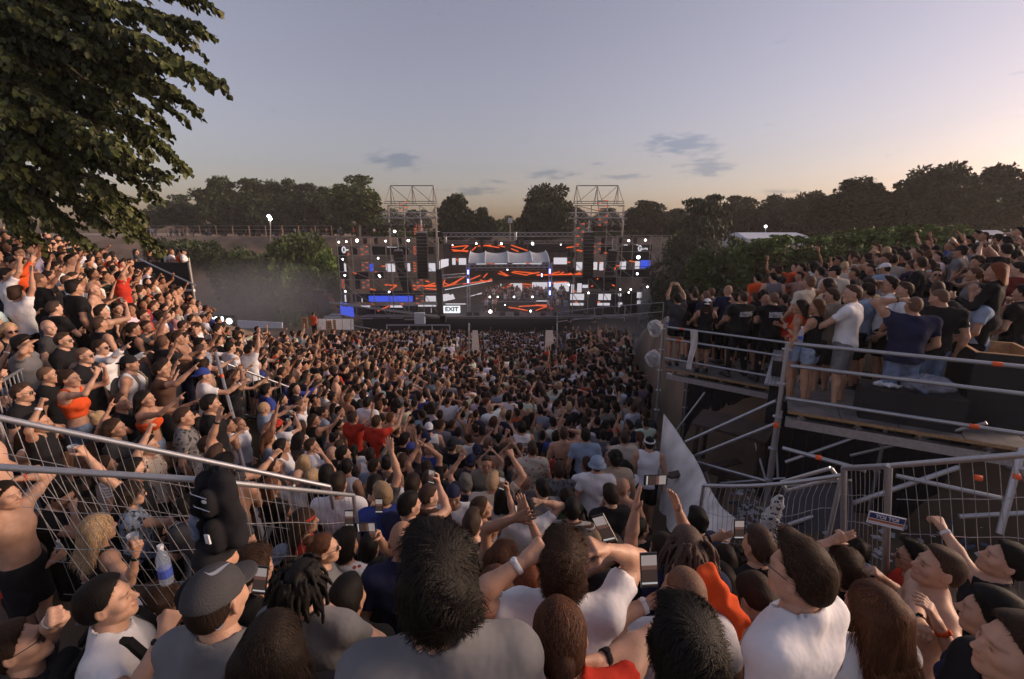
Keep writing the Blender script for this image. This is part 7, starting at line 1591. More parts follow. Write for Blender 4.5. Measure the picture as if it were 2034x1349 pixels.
hz(1215, 1095, 3.3, 0, 'person in black tee with left fist raised, centre right', lod='near', hair='short', hc='black', tc='black', skin=0, seed=41, hL=(1215, 1025, 3.2, 'fist', (.5, 1, 0), (.8, 0, -.6)))
hz(1270, 1050, 4.6, 10, 'woman with dark bun and glasses in black strap top', lod='near', sex='f', hair='bun', hc='black', top='tank', tc='black', seed=42, glasses=True, hy=50)
hz(1385, 1035, 4.4, -10, 'man with black hair in navy tee beside the tarpaulin', lod='near', hair='thick', hc='black', tc='navy', skin=1, seed=43)
hz(1137, 1012, 4.9, 5, 'man in dark brown striped tee, centre', lod='near', hair='short', hc='black', tc='brown', pat='stripe', skin=1, seed=44)
hz(1091, 992, 6.4, 0, 'man in white tee with diagonal bag strap, centre', lod='near', hair='short', hc='dark', tc='white', seed=45)
hz(1020, 975, 6.2, -5, 'man with bare back, centre', lod='near', hair='short', hc='dark', top='none', skin=0, seed=46)
hz(1047, 1160, 2.7, -15, 'woman with auburn hair beside the raised fist', lod='near', sex='f', hair='long', hc='red', tc='black', seed=47)
hz(1240, 1180, 2.5, 5, 'tanned person in black left of the orange scarf', lod='near', hair='short', hc='black', tc='black', skin=2, seed=48)
hz(1432, 1160, 2.6, -5, 'person in navy tee with orange scarf over the shoulder', lod='near', hair='short', hc='dark', tc='navy', skin=1, seed=49)
hz(1505, 1190, 1.95, -6, 'person in cream tee bending in front of the SEEK AND tee', lod='near', hair='short', hc='brown', tc='cream', skin=0, seed=50, hp=-55, scale=.93)
hz(690, 1190, 2.3, 10, 'person in black beside the grey tee and dreadlocks', lod='near', hair='short', hc='black', tc='black', skin=1, seed=52)
# --- behind the left fence
hz(120, 985, 3.3, 75, 'curly haired man in black tee and glasses bending behind the fence', lod='near', hair='curly', hc='black', tc='black', skin=1, seed=60, glasses=True, hp=-25, aR='mouth')
hz(195, 1050, 2.75, 25, 'woman with long platinum blonde hair holding a cup behind the fence', **H, sex='f', hair='long', hc='blond', top='tank', tc='black', skin=1, seed=61, hR=(268, 1105, 2.6, 'grip', (-1, 0, 0)), cup='R')
hz(265, 935, 3.5, 60, 'man in black tee and sunglasses drinking behind the fence', lod='near', hair='short', hc='black', tc='black', skin=0, seed=62, glasses=True, hR=(310, 985, 3.4, 'grip', (-1, -.3, 0)), cup='R')
hz(208, 925, 4.1, 40, 'woman with brown hair in striped top behind the fence', lod='near', sex='f', hair='long', hc='brown', tc='white', pat='stripe', seed=63)
hz(292, 885, 4.2, 70, 'man in cream floral tee with sunglasses on his head, fist raised', lod='near', hair='short', hc='black', tc='cream', pat='floral', skin=0, seed=64, glasses='up', aR='fist')
hz(365, 828, 4.7, 60, 'man with fade in grey camouflage tee beside the black tee', lod='near', hair='fade', hc='dark', tc='grey', pat='print', skin=1, seed=65)
hz(415, 885, 4.6, 72, 'man in white patterned tee and sunglasses looking right', lod='near', hair='fade', hc='black', tc='cream', pat='floral', skin=1, seed=66, glasses=True)
hz(418, 802, 5.1, 55, 'broad man in black polo with short dark hair by the stair post', lod='near', hair='short', hc='black', tc='black', bc='denim', bottom='jeans', skin=1, seed=67, build=1.15)
hz(60, 868, 3.9, 80, 'woman in white crop top and denim shorts with raised arm', lod='near', sex='f', hair='long', hc='dark', top='crop', tc='white', bottom='hot', bc='denim', skin=1, seed=68, aR='phone', aL='head')
hz(8, 985, 2.7, 80, 'person at the left edge with arms folded over the head', lod='near', hair='short', hc='dark', top='none', skin=0, seed=69, aR='head', aL='head')
hz(15, 1040, 2.9, 70, 'person in red and blue shirt holding a bottle at the left edge', lod='near', hair='short', hc='brown', tc='red', skin=1, seed=70, aR='cup', cup='bR')
hz(375, 1010, 3.4, 30, 'person in white tee with small black backpack behind the fence', lod='near', hair='short', hc='black', tc='white', backpack='black', skin=1, seed=71)
hz(44, 780, 4.0, 65, 'man with fade in black tee looking right beside the barrier', lod='near', hair='fade', hc='dark', tc='black', skin=0, seed=72, glasses=True)
hz(95, 745, 4.6, 62, 'shaved head man in black tee behind the woman in orange', lod='near', hair='buzz', hc='dark', tc='black', skin=1, seed=73)
hz(138, 752, 4.4, 75, 'woman with curly bun in orange strap top pointing both arms', lod='near', sex='f', hair='bun', hc='brown', top='crop', tc='orange', bottom='hot', bc='denim', skin=0, seed=74, aR='phone', aL='phone')
hz(75, 840, 3.6, 60, 'woman with dark hair raising a middle finger left of centre rail', lod='near', sex='f', hair='long', hc='black', tc='black', skin=1, seed=75, aR='fist')
hz(156, 735, 5.0, 80, 'older balding man with tattooed neck looking down', lod='near', hair='buzz', hc='grey', tc='black', skin=0, seed=76, hp=-20)
hz(168, 706, 5.0, 75, 'man with buzz cut and sunglasses in black tee, mouth closed', lod='near', hair='buzz', hc='dark', tc='black', skin=0, seed=77, glasses=True)
hz(126, 676, 5.1, 70, 'man with buzz cut and sunglasses in track jacket', lod='near', hair='fade', hc='dark', top='long', tc='black', skin=0, seed=78, glasses=True)
hz(45, 685, 4.6, 70, 'dark haired bearded man shading his eyes with one hand', lod='near', hair='thick', hc='black', tc='grey', skin=1, seed=79, aR='brow')
hz(200, 690, 5.6, 78, 'person in loose white hooded top stretching both arms forward', lod='near', hair='short', hc='brown', top='long', tc='white', skin=0, seed=80, aR='point', aL='fwd', glasses=True)
hz(258, 722, 5.4, 70, 'man in white tank with beige backpack and black cap', lod='near', hair='buzz', cap='capback', capc='black', top='tank', tc='white', backpack='khaki', skin=1, seed=81)
hz(237, 800, 4.9, 68, 'bearded man with fade in black tee looking up right', lod='near', hair='fade', hc='black', tc='black', skin=1, seed=82, hp=12)
hz(288, 792, 5.0, 72, 'woman with black hair in orange bandeau and denim shorts pointing', lod='near', sex='f', hair='long', hc='black', top='bandeau', tc='orange', bottom='hot', bc='denim', skin=1, seed=83, aR='point', aL='fwd')
hz(228, 850, 4.4, 65, 'woman with long brown hair in grey top above the fence tube', lod='near', sex='f', hair='long', hc='brown', tc='charcoal', seed=84)
hz(320, 735, 5.6, 70, 'man with checked bandana over his face in brown tee', lod='near', hair='short', hc='dark', tc='brown', skin=1, seed=85, aR='point')
hz(148, 572, 6.0, 30, 'big man in black tee turned away on the left slope', lod='near', hair='thick', hc='black', tc='black', skin=1, seed=86, build=1.2, scale=1.05)
hz(185, 575, 6.6, 60, 'shirtless bald man on the left slope behind the black tee', lod='near', hair='bald', top='none', skin=0, seed=87)
hz(240, 550, 8.2, 70, 'man in bright red tee clapping on the left slope', lod='near', hair='short', hc='dark', tc='red', skin=1, seed=88, aR='clap', aL='clap')
hz(285, 628, 7.2, 75, 'bearded man in red patterned tee with green cap above him', lod='near', hair='fade', hc='dark', tc='red', pat='floral', skin=1, seed=89, glasses=True)
hz(457, 690, 8.4, 35, 'man in white tee and navy shorts on the stair landing', lod='near', hair='short', hc='black', tc='white', bc='navy', skin=0, seed=90)
hz(495, 695, 8.9, 30, 'man in white tee raising one arm on the stair landing', lod='near', hair='short', hc='black', tc='white', bc='black', skin=0, seed=91, aR='up')
hz(357, 690, 7.6, 60, 'man in grey tee leaning his forearms on the railing', lod='near', hair='fade', hc='black', tc='charcoal', skin=0, seed=92, aR='fwd', aL='fwd')
hz(405, 745, 6.4, 50, 'person in blue cap and white tee by the stair post', lod='near', hair='buzz', cap='capback', capc='blue', tc='white', skin=0, seed=93, aR='fwd')
for i, (u, az, hc_, tc_, sx) in enumerate([(318, 60, 'grey', 'black', 'm'), (330, 50, 'blond', 'white', 'f'), (340, 70, 'chestnut', 'white', 'f'), (355, 65, 'dark', 'orange', 'm'), (364, 60, 'black', 'white', 'm'), (296, 40, 'chestnut', 'brown', 'f'), (270, 55, 'black', 'charcoal', 'f')]):
    hz(u, 500 + i % 2 * 2, 16.4, az, ['man in white cap and black tee', 'blonde woman in white top', 'chestnut haired woman in white', 'bare shouldered man in orange', 'man in black cap clapping', 'stooping woman in brown', 'woman in charcoal'][i] + ' on the black viewing deck', lod='mid', sex=sx, hair='short' if sx == 'm' else 'long', hc=hc_, tc=tc_, cap={0: 'cap', 4: 'cap'}.get(i), capc='white' if i == 0 else 'black', seed=i)
# --- the scaffold platforms
S2 = 1.02
deckY(1346, 10.6, DF, 0, 'person in dark tee filming overhead with both hands at the platform corner', lod='near', hair='thick', hc='black', tc='charcoal', bottom='hot', bc='black', aR='highphone', aL='highphone', phone='RL', skin=2, seed=100, scale=.97)
deckY(1405, 10.05, DF, 25, 'woman in black dress and patterned cap leaning on the far rail', lod='near', sex='f', hair='long', hc='brown', cap='capback', capc='white', top='dress', tc='black', aL='rail', aR='mouth', skin=1, seed=101, scale=.95)
deckY(1376, 11.2, DF, 10, 'man with black curly hair in printed black tee behind the overhead phone', lod='near', hair='curly', hc='black', tc='black', pat='print', seed=102, scale=S2)
t, P, Rw, root = deckY(1476, 9.75, DF, -12, 'security guard in black with white lettering, left of the two guards', lod='near', hair='fade', hc='dark', tc='black', bottom='jeans', bc='black', aR='fold', aL='fold', skin=1, seed=103, scale=1.06, build=1.1, stance=.2)
back_text(t, P, 'INTERSEC\nSECURITY', 1.33, .062, bold=.003)
t, P, Rw, root = deckY(1536, 9.4, DF, -4, 'security guard in black with white lettering, right of the two guards', lod='near', hair='buzz', hc='dark', tc='black', bottom='jeans', bc='black', aR='fold', aL='fold', skin=0, seed=104, scale=1.08, build=1.12, stance=.17)
back_text(t, P, 'INTERSEC\nSECURITY', 1.35, .062, bold=.003)
deckY(1446, 10.7, DF, 0, 'bald man in black tee beside the left security guard', lod='near', hair='bald', tc='navy', skin=0, seed=105, scale=1.08, bottom='jeans', bc='black')
hz(1500, 592, 10.9, -10, 'dark haired man in charcoal tee between the two guards', lod='near', hair='fade', hc='dark', tc='charcoal', seed=106, raw=True)
hz(1590, 610, 6.9, -45, 'woman with wavy dark hair in neon orange top, platform corner', lod='near', sex='f', hair='long', hc='dark', top='crop', tc='orange', bottom='hot', bc='lightblue', skin=2, seed=107, scale=.92, aR='cup', raw=True)
hz(1622, 610, 6.75, -35, 'woman with long brown hair in black top and denim hot pants', lod='near', sex='f', hair='long', hc='chestnut', top='tank', tc='black', bottom='hot', bc='lightblue', skin=1, seed=108, scale=.95, hy=-20, aL='cup', aR='rail', stance=.06, raw=True)
hz(1652, 588, 7.1, -10, 'bearded man with sunglasses in khaki tank top', lod='near', hair='fade', hc='dark', top='tee', tc='khaki', skin=1, seed=109, glasses=True, hy=-140 + 100, bc='charcoal', scale=1.0, raw=True)
hz(1693, 584, 6.55, -40, 'tall man in white tee and grey shorts holding the near guard rail', lod='near', hair='fade', hc='brown', tc='white', bc='grey', skin=0, seed=110, scale=1.06, aL='rail', aR='down', build=1.05, stance=.14, hy=-30, raw=True)
hz(1815, 607, 6.05, 12, 'heavy man in navy tee and denim shorts rubbing his neck', lod='near', hair='buzz', hc='dark', tc='navy', bc='denim', skin=1, seed=111, build=1.3, aL='head', aR='rel', stance=.13, scale=1.02, raw=True)
hz(1865, 592, 6.15, 25, 'muscular man in black tee and blue jeans looking down', lod='near', hair='buzz', hc='dark', tc='black', bottom='jeans', bc='denim', skin=1, seed=112, build=1.15, hp=-15, hy=-50, aR='down', raw=True)
hz(1722, 578, 7.2, -35, 'man with short dark hair in white tee behind the white tee man', lod='near', hair='short', hc='dark', tc='lightblue', seed=113, aL='mouth', raw=True)
hz(1768, 566, 7.0, -50, 'man in sunglasses with pale tee blowing a kiss', lod='near', hair='quiff', hc='dark', tc='white', seed=114, glasses=True, aR='brow', raw=True)
hz(1978, 540, 6.3, -35, 'woman with long auburn hair in black leather jacket', lod='near', sex='f', hair='long', hc='red', top='long', tc='black', bottom='jeans', bc='black', skin=1, seed=115, aL='cup', scale=1.02, raw=True)
hz(1935, 545, 5.9, -45, 'bare armed woman with high ponytail and strap top', lod='near', sex='f', hair='ponytail', hc='chestnut', top='tank', tc='grey', skin=1, seed=116)
hz(1908, 500, 7.0, -30, 'man in grey printed tee and black cap raising a cup', lod='near', hair='buzz', cap='cap', capc='black', tc='grey', skin=1, seed=117, aR='wave', cup='R', scale=1.05)
hz(1860, 545, 6.9, -150, 'man with sunglasses in black shirt facing the camera on the hill', lod='near', hair='fade', hc='black', top='long', tc='black', seed=118, glasses=True)
hz(1860, 498, 8.6, -160, 'bearded man in black tee and cap facing left on the hill', lod='near', hair='buzz', cap='cap', capc='black', tc='black', seed=119)
hz(1800, 512, 8.3, 0, 'man in black tee with white stripe beside the raised arm', lod='near', hair='short', hc='black', tc='black', seed=120)
hz(1760, 500, 8.7, 10, 'woman with bare back and blonde ponytail on the hill', lod='near', sex='f', hair='ponytail', hc='blond', top='bandeau', tc='white', seed=121)
hz(2008, 470, 8.4, 0, 'man in grey tee with beige cap and hands on his head', lod='near', hair='buzz', cap='capback', capc='beige', tc='grey', seed=122, aR='head', aL='head')
hz(1658, 540, 7.6, 20, 'man in cream tee and black cap looking left', lod='near', hair='buzz', cap='cap', capc='black', tc='cream', seed=123, hy=-70)
hz(1640, 600, 7.4, -20, 'woman with smooth auburn hair behind the guards', lod='near', sex='f', hair='long', hc='red', tc='white', seed=124)
hz(2050, 560, 6.3, -60, 'man in black tee with orange badge at the right edge', lod='near', hair='short', hc='black', tc='black', seed=125, aL='fwd')
# --- the crowd in the middle, picked out by their clothes
hz(853, 893, 7.9, 5, 'man with shaved head in royal blue tee', lod='near', hair='bald', tc='blue', skin=0, seed=130, build=1.08)
t, P, Rw, root = hz(898, 885, 7.9, 10, 'man in black cap and black tee with white gothic print', lod='near', hair='buzz', cap='capback', capc='black', tc='black', seed=131)
back_text(t, P, 'mfm', 1.30, .16)
t, P, Rw, root = hz(1036, 850, 9.0, -10, 'man in white basketball vest numbered 15', lod='near', hair='thick', hc='black', top='tank', tc='white', seed=132)
back_text(t, P, '15', 1.18, .24, PRINT_K, bold=.008); back_text(t, P, 'CARTER', 1.36, .07, PRINT_K)
hz(702, 830, 8.6, 30, 'man in vivid red tee with one hand raised', lod='near', hair='fade', hc='dark', tc='red', seed=133, aR='wave')
hz(748, 838, 8.4, 20, 'man in vivid red tee with diagonal black strap', lod='near', hair='short', hc='brown', tc='red', seed=134, aR='point')
hz(1222, 912, 6.4, 0, 'man with black afro hair in beige tee', lod='near', hair='curly', hc='black', tc='beige', seed=135, skin=2)
hz(1186, 922, 6.3, 5, 'person in pale blue bucket hat', lod='near', hair='short', cap='bucket', capc='lightblue', tc='white', seed=136)
hz(1057, 892, 7.2, 0, 'man with fade in cream floral shirt', lod='near', hair='fade', hc='dark', tc='cream', pat='floral', seed=137)
hz(1163, 865, 7.7, 0, 'man with black hair in light grey tee', lod='near', hair='short', hc='black', tc='lightblue', seed=138)
hz(1120, 862, 8.0, 5, 'shirtless man shading his eyes in the middle of the crowd', lod='near', hair='fade', hc='dark', top='none', seed=139, aR='brow')
hz(1290, 880, 7.2, 10, 'man in white vest and headband beside the tarpaulin', lod='near', hair='short', hc='black', cap='headband', capc='white', top='tank', tc='white', seed=140)
hz(1240, 870, 7.9, 0, 'man in pale yellow tee near the tarpaulin', lod='near', hair='fade', hc='black', tc='cream', seed=141)
hz(1110, 935, 6.5, 0, 'man in checked grey shirt, sunglasses on his head', lod='near', hair='short', hc='brown', tc='grey', pat='print', seed=142, glasses='up')
hz(966, 920, 6.9, 175, 'man with shaved head in olive tee facing the camera', lod='near', hair='fade', hc='dark', tc='khaki', seed=143)
hz(900, 985, 5.3, 170, 'man in white tee with snapback and beard facing the camera', lod='near', hair='buzz', cap='capback', capc='navy', tc='white', seed=144)
hz(618, 885, 6.8, 60, 'man with buzz cut in white tee looking right', lod='near', hair='fade', hc='dark', tc='white', seed=145)
hz(660, 900, 6.9, 10, 'bald man in white tee behind the short fence', lod='near', hair='bald', tc='white', seed=146, skin=3)
hz(730, 800, 9.3, 15, 'man with black hair in white tee and dark shorts, left centre', lod='near', hair='short', hc='black', tc='white', seed=147)
hz(592, 950, 5.4, 5, 'man with shaved pale head in white tee right of the fence', lod='near', hair='bald', tc='white', skin=3, seed=148)
hz(620, 950, 5.5, 8, 'woman with short blonde bob clapping', lod='near', sex='f', hair='short', hc='blond', tc='black', seed=149, aR='clap')
hz(660, 960, 5.5, 15, 'bald tanned man in grey vest behind the fence end', lod='near', hair='bald', top='tank', tc='grey', skin=1, seed=150, backpack=None)
hz(540, 925, 5.6, 40, 'man with quiff in black tee printed SOCIAL', lod='near', hair='quiff', hc='brown', tc='black', seed=151)
hz(782, 960, 5.5, 20, 'woman in skull print headscarf and white vest', lod='near', sex='f', hair='short', hc='dark', cap='headband', capc='white', top='tank', tc='white', pat='print', seed=152)
hz(850, 955, 5.6, 0, 'man with dark hair in grey vest', lod='near', hair='fade', hc='black', top='tank', tc='grey', seed=153)
hz(605, 1035, 3.8, 60, 'woman with bright red beanie behind the short fence', lod='near', sex='f', hair='long', hc='brown', cap='headband', capc='red', tc='red', seed=154)
hz(770, 918, 6.3, 5, 'woman in black strap top with hair pulled up', lod='near', sex='f', hair='bun', hc='black', top='tank', tc='black', seed=155)
# loose phones the photograph shows in raised hands
phone_thing(Matrix.Rotation(R(88), 3, 'Y') @ Matrix.Rotation(R(4), 3, 'Z'), atk(1302, 953, 2.85), 'black phone held sideways high above the crowd, centre right')
phone_thing(Matrix.Rotation(R(-10), 3, 'X') @ Matrix.Rotation(R(-3), 3, 'Y'), atk(1289, 1132, 1.72), 'large phone with lit screen beside the shaved head', scale=.92)
phone_thing(Matrix.Rotation(R(-30), 3, 'Z') @ Matrix.Rotation(R(-32), 3, 'Y'), at(1200, 1050, 1.86), 'tilted dark phone above the young man in white tee', scale=.8)
phone_thing(Matrix.Rotation(R(-10), 3, 'X'), atk(1468, 1052, 3.0), 'phone in the framing hands beside the tarpaulin')
phone_thing(Matrix.Rotation(R(88), 3, 'Y'), at(727, 1047, 3.4), 'phone held sideways left of the bald man in navy')
phone_thing(Matrix.Rotation(R(-10), 3, 'X'), at(753, 1005, 4.4), 'small phone held upright near the skull print headscarf')
phone_thing(Matrix.Rotation(R(-12), 3, 'X') @ Matrix.Rotation(R(6), 3, 'Y'), atk(517, 1152, 2.05), 'phone with lit screen right of the dark caps', scale=.95)
phone_thing(Matrix.Rotation(R(-6), 3, 'X'), at(694, 1030, 3.9), 'small upright phone beside the short fence end')
for p, l in bottle_spots: bottle_thing(p, l)
bottle_thing(tuple(at(326, 1125, 2.3)), 'half full water bottle caught in the left wire fence')
# orange scarf over a shoulder
Fk = Field(rngs(-.2, .2, .012), rngs(-.2, .2, .012), rngs(-.3, .25, .012)); Fk.cone((-.03, .02, .14), (.07, -.05, -.02), .05, .06, .02); Fk.cone((.07, -.05, -.02), (.05, -.06, -.2), .06, .045, .02); Fk.wobble(.010, (70, 60, 40), 2); V, Q = nets(Fk)
o = link('scarf', mesh_of('scarf', V, Q, [PM['cloth']], smooth=True), None, atk(1414, 1200, 1.95), color=CC['orange']); tag(o, 'bright orange scarf draped over a shoulder right of the shaved head', 'scarf')
# wristwatch and wristband straps near the camera
def band(u, v, t, r, m, label, cat, tilt=(0, 0, 1)):
    mb = MB(); mb.lathe([(r, -.012), (r + .004, -.008), (r + .004, .008), (r, .012)], n=14, M=Vector(tilt).to_track_quat('Z', 'Y').to_matrix()); o = link(cat.replace(' ', '_'), mesh_of(cat, mb.V, mb.F, [m], smooth=True), None, at(u, v, t)); tag(o, label, cat)
# marks on the grey cap
def swoosh(u, v, t, w, rot, label_parent):
    c = []; n = 14
    for i in range(n + 1): s_ = i / n; c.append((s_ - .5, -.16 * math.sin(math.pi * (1 - s_) ** 1.6) + .22 * s_ ** 1.5, .075 * math.sin(math.pi * min(1, (1 - s_) * 1.05)) ** 1.2 + .004))
    P_ = [Vector((x * w, 0, (y + h) * w)) for x, y, h in c] + [Vector((x * w, 0, (y - h) * w)) for x, y, h in c[::-1]]; M3 = Matrix.Rotation(R(-42), 3, 'X') @ Matrix.Rotation(R(rot), 3, 'Y'); base = at(u, v, t); P_ = [M3 @ p + base for p in P_]; m = len(P_)
    nn = M3 @ Vector((0, -.002, 0)); V = P_ + [p + nn for p in P_]; h = n + 1; F = []
    for i in range(n): a, b, c1, d = i, i + 1, m - 2 - i, m - 1 - i; F += [(m + a, m + b, m + c1, m + d), (a, d, c1, b)]
    o = link('white_mark', mesh_of('mark', V, F, [PRINT_W]), label_parent); o.matrix_parent_inverse = parent_inv(label_parent)
_cap = [o for o in C.objects if o.get('label', '').startswith('person in dark grey cap')][0]
swoosh(432, 1132, 1.33 * K(431), .085, -8, _cap); swoosh(438, 1246, 1.35 * K(431), .035, -20, _cap)

_used = set()
for i, (deck_, f, dpt) in enumerate([('far', .08, 1.0), ('far', .20, .9), ('far', .32, 1.3), ('far', .46, 1.0), ('far', .70, 1.1), ('far', .84, 1.3), ('far', .93, .7), ('far', .15, 1.7), ('far', .40, 1.75), ('far', .62, 1.8), ('near', .42, 1.5), ('near', .12, 1.6), ('near', .30, 1.9), ('near', .56, 1.8), ('near', .70, 1.5), ('near', .86, 1.9), ('near', .05, 2.1)]):
    A0, B0, nn_, zz = (C_, D_, n2, DF) if deck_ == 'far' else (A_, B_, n1, DN); p = A0.lerp(B0, f) + nn_ * dpt
    tcs, hs = [('black', 'fade'), ('navy', 'buzz'), ('black', 'thick'), ('charcoal', 'short'), ('black', 'bald'), ('white', 'short'), ('red', 'fade'), ('grey', 'buzz'), ('lightblue', 'short'), ('black', 'curly'), ('white', 'fade'), ('beige', 'long'), ('khaki', 'short'), ('charcoal', 'fade'), ('lightblue', 'quiff'), ('black', 'short'), ('cream', 'buzz')][i]
    person((p.x, p.y, zz + 1.66), [-10, -25, 5, -20, 10, -30, 0, -5, -15, 15, -60, -30, -20, 30, -40, -20, -10][i], 'person in %s tee with %s standing back on the %s scaffold deck' % ({'lightblue': 'pale blue'}.get(tcs, tcs), dict(fade='fade cut', buzz='buzz cut', thick='thick hair', short='short hair', bald='bald head', curly='curly hair', long='long hair', quiff='quiff')[hs], 'lower far' if deck_ == 'far' else 'near'), lod='near', tc=tcs, hair=hs, seed=i, skin=i % 3, aR=['down', 'fold', 'rel', 'mouth'][i % 4], aL='rel', scale=1 + .01 * (i % 5))
# ------------------------------------------------------------------ the rest of the crowd
rf = random.Random(77)
def wpick(d): ks = list(d); return rf.choices(ks, [d[k] for k in ks])[0]
TOPC = dict(black=32, white=30, grey=8, navy=7, lightblue=6, charcoal=7, red=3, orange=2, beige=3, cream=3, blue=2, khaki=2, brown=2, maroon=2, green=1, pink=1)
BOTC = dict(black=40, denim=25, grey=15, khaki=8, navy=8, lightblue=4)
def hidden_zone(x, y):
    """no one stands here: the platforms and the fenced ground below them, walkways, the strip under the camera"""
    if y < 9.9 and x > np.interp(y, [0, 3.2, 4.5, 6, 9.1], [9, 2.9, 2.5, 2.75, 3.2]) and x < np.interp(y, [0, 4.6, 6.7, 8.2, 9.9], [9, 8.2, 7.9, 7.2, 6.9]): return True
    if 9.1 <= y < 13 and 3.35 < x < np.interp(y, [9, 10.3, 12, 13], [7.0, 6.9, 5.2, 5.0]): return True
    if abs(x) < 2.6 and 21.3 < y < 32: return True
    if 2.3 < abs(x) < 3.1 and 21 < y < 34: return True
    return False
cands = []
spc = .54
for j in range(int(47 / (spc * .87))):
    for i in range(-60, 60):
        y = .9 + j * spc * .87 + rf.uniform(-.13, .13); x = (i + (j % 2) * .5) * spc + rf.uniform(-.14, .14)
        if y > 46.3 or hidden_zone(x, y): continue
        g = Gf(x, y) if False else None
        cands.append((x, y))
cx = np.array(cands); cz = G(cx[:, 0], cx[:, 1]); hzz = cz + HEAD
keep = []
for (x, y), z in zip(cx, cz):
    xe = np.interp(y, [0, 5, 6.8, 8.5, 10.3, 11.9, 13, 18, 26, 40], [9.5, 8.8, 7.6, 7.2, 6.8, 5.2, 4.9, 5.6, 7.2, 12])
    if y > 16 and x > (4.8 if y < 28 else 3.4 + (y - 28) * .02) and not (x > xe + .4 and y < 18.5): 
        if not (y < 28 and x < xe - .3): 
            if not (y >= 30 and x < 15): continue
    if x > xe - .5 and x < xe + .45: continue
    if x > 17 and y < 30: continue
    if x > xe and y > 18.5: continue
    if 28.2 < y < 33.5: continue
    if y >= 33 and (x > 15 or x < -16): continue
    if x < -20: continue
    if x < -12.5 and 17.5 < y < 27: continue
    if -10.8 < x < -7 and 17 < y < 20 and False: continue
    u, v, dep = toPx((x, y, z + HEAD))
    if dep < 1 or not (-90 < u < 2130): continue
    if v > 1250: continue
    if v < np.interp(u, [0, 100, 280, 385, 440, 500, 700, 1320, 1400, 1500, 1700, 1900, 2034], [458, 470, 510, 592, 642, 655, 657, 657, 592, 548, 500, 478, 455]): continue
    if u > 1285 and 790 < v < 1075 and dep < 9.6: continue
    if dep < (3.4 if u < 520 else 4.3 if u < 1300 else 4.6): continue
    if x < -3.3 and (437 < u < 600) and v < 745 and 6.3 < dep < 10: continue                  # stair landing
    if any((x - p[0]) ** 2 + (y - p[1]) ** 2 < .17 for p in PEOPLE): continue
    keep.append((dep, x, y, z, u, v))
keep.sort()
named = sum(1 for p in PEOPLE if True); NIND = 300 - named
inview = [k for k in keep if -15 < k[4] < 2050 and k[5] < 1340]
ind = inview[:NIND]; ids = set(id(k) for k in ind); rest = [k for k in keep if id(k) not in ids]
LM_ = [('by the left steel barrier', 60, 740), ('under the linden boughs', 150, 500), ('on the upper left slope', 90, 570), ('on the left slope near the viewing deck', 330, 560), ('in the middle of the left slope', 250, 650), ('behind the hanging backpack', 430, 960), ('above the long fence tube', 200, 860), ('beside the stair post', 430, 780), ('below the stair railing', 540, 810),
    ('at the stair landing', 470, 690), ('near the two red tees', 725, 840), ('behind the short fence', 600, 950), ('left of the royal blue tee', 780, 900), ('near the royal blue tee', 853, 850), ('near the numbered vest', 1036, 850), ('beyond the bald pair', 860, 1000), ('near the beige tee', 1222, 900), ('beside the tarpaulin', 1300, 950), ('left of the tarpaulin', 1240, 1000), ('near the striped brown tee', 1110, 980),
    ('below the far platform post', 1280, 790), ('behind the security guards', 1510, 560), ('on the hill behind the guards', 1600, 550), ('on the hill below the hedge', 1760, 510), ('on the hill at the right edge', 1980, 490), ('behind the navy tee on the platform hill', 1810, 560), ('behind the leather jacket', 1990, 520), ('in the middle of the terrace crowd', 960, 800), ('on the left of the terrace crowd', 640, 770), ('on the right of the terrace crowd', 1180, 800), ('behind the left wire fence', 200, 1000), ('at the lower left fence', 60, 1000)]
APH = dict(fist='fist up', up='arms up', clap='clapping overhead', point='pointing', phone='filming', highphone='filming high', head='hands on head', cup='holding a cup', brow='shading the eyes', wave='waving', fwd='arm stretched', peace='two fingers raised', horn='finger raised', mouth='hand at mouth', fold='arms folded', hip='hand on hip')
HW = dict(buzz='buzz cut', bald='bald head', short='short hair', fade='fade cut', thick='thick hair', quiff='quiff', curly='curls', long='long hair', ponytail='ponytail', bun='hair bun', dreads='dreadlocks')
TW = dict(tee='tee', tank='tank top', long='long sleeves', crop='crop top', none='bare torso', bandeau='bandeau')
seen = {}
def face_az(x, y, u):
    if x < -3.3 and y < 18: return rf.gauss(48, 20)
    if x > 4.2 and y < 20: return rf.gauss(-22, 25)
    return rf.gauss(math.degrees(math.atan2(0 - x, 50 - y)), 18)
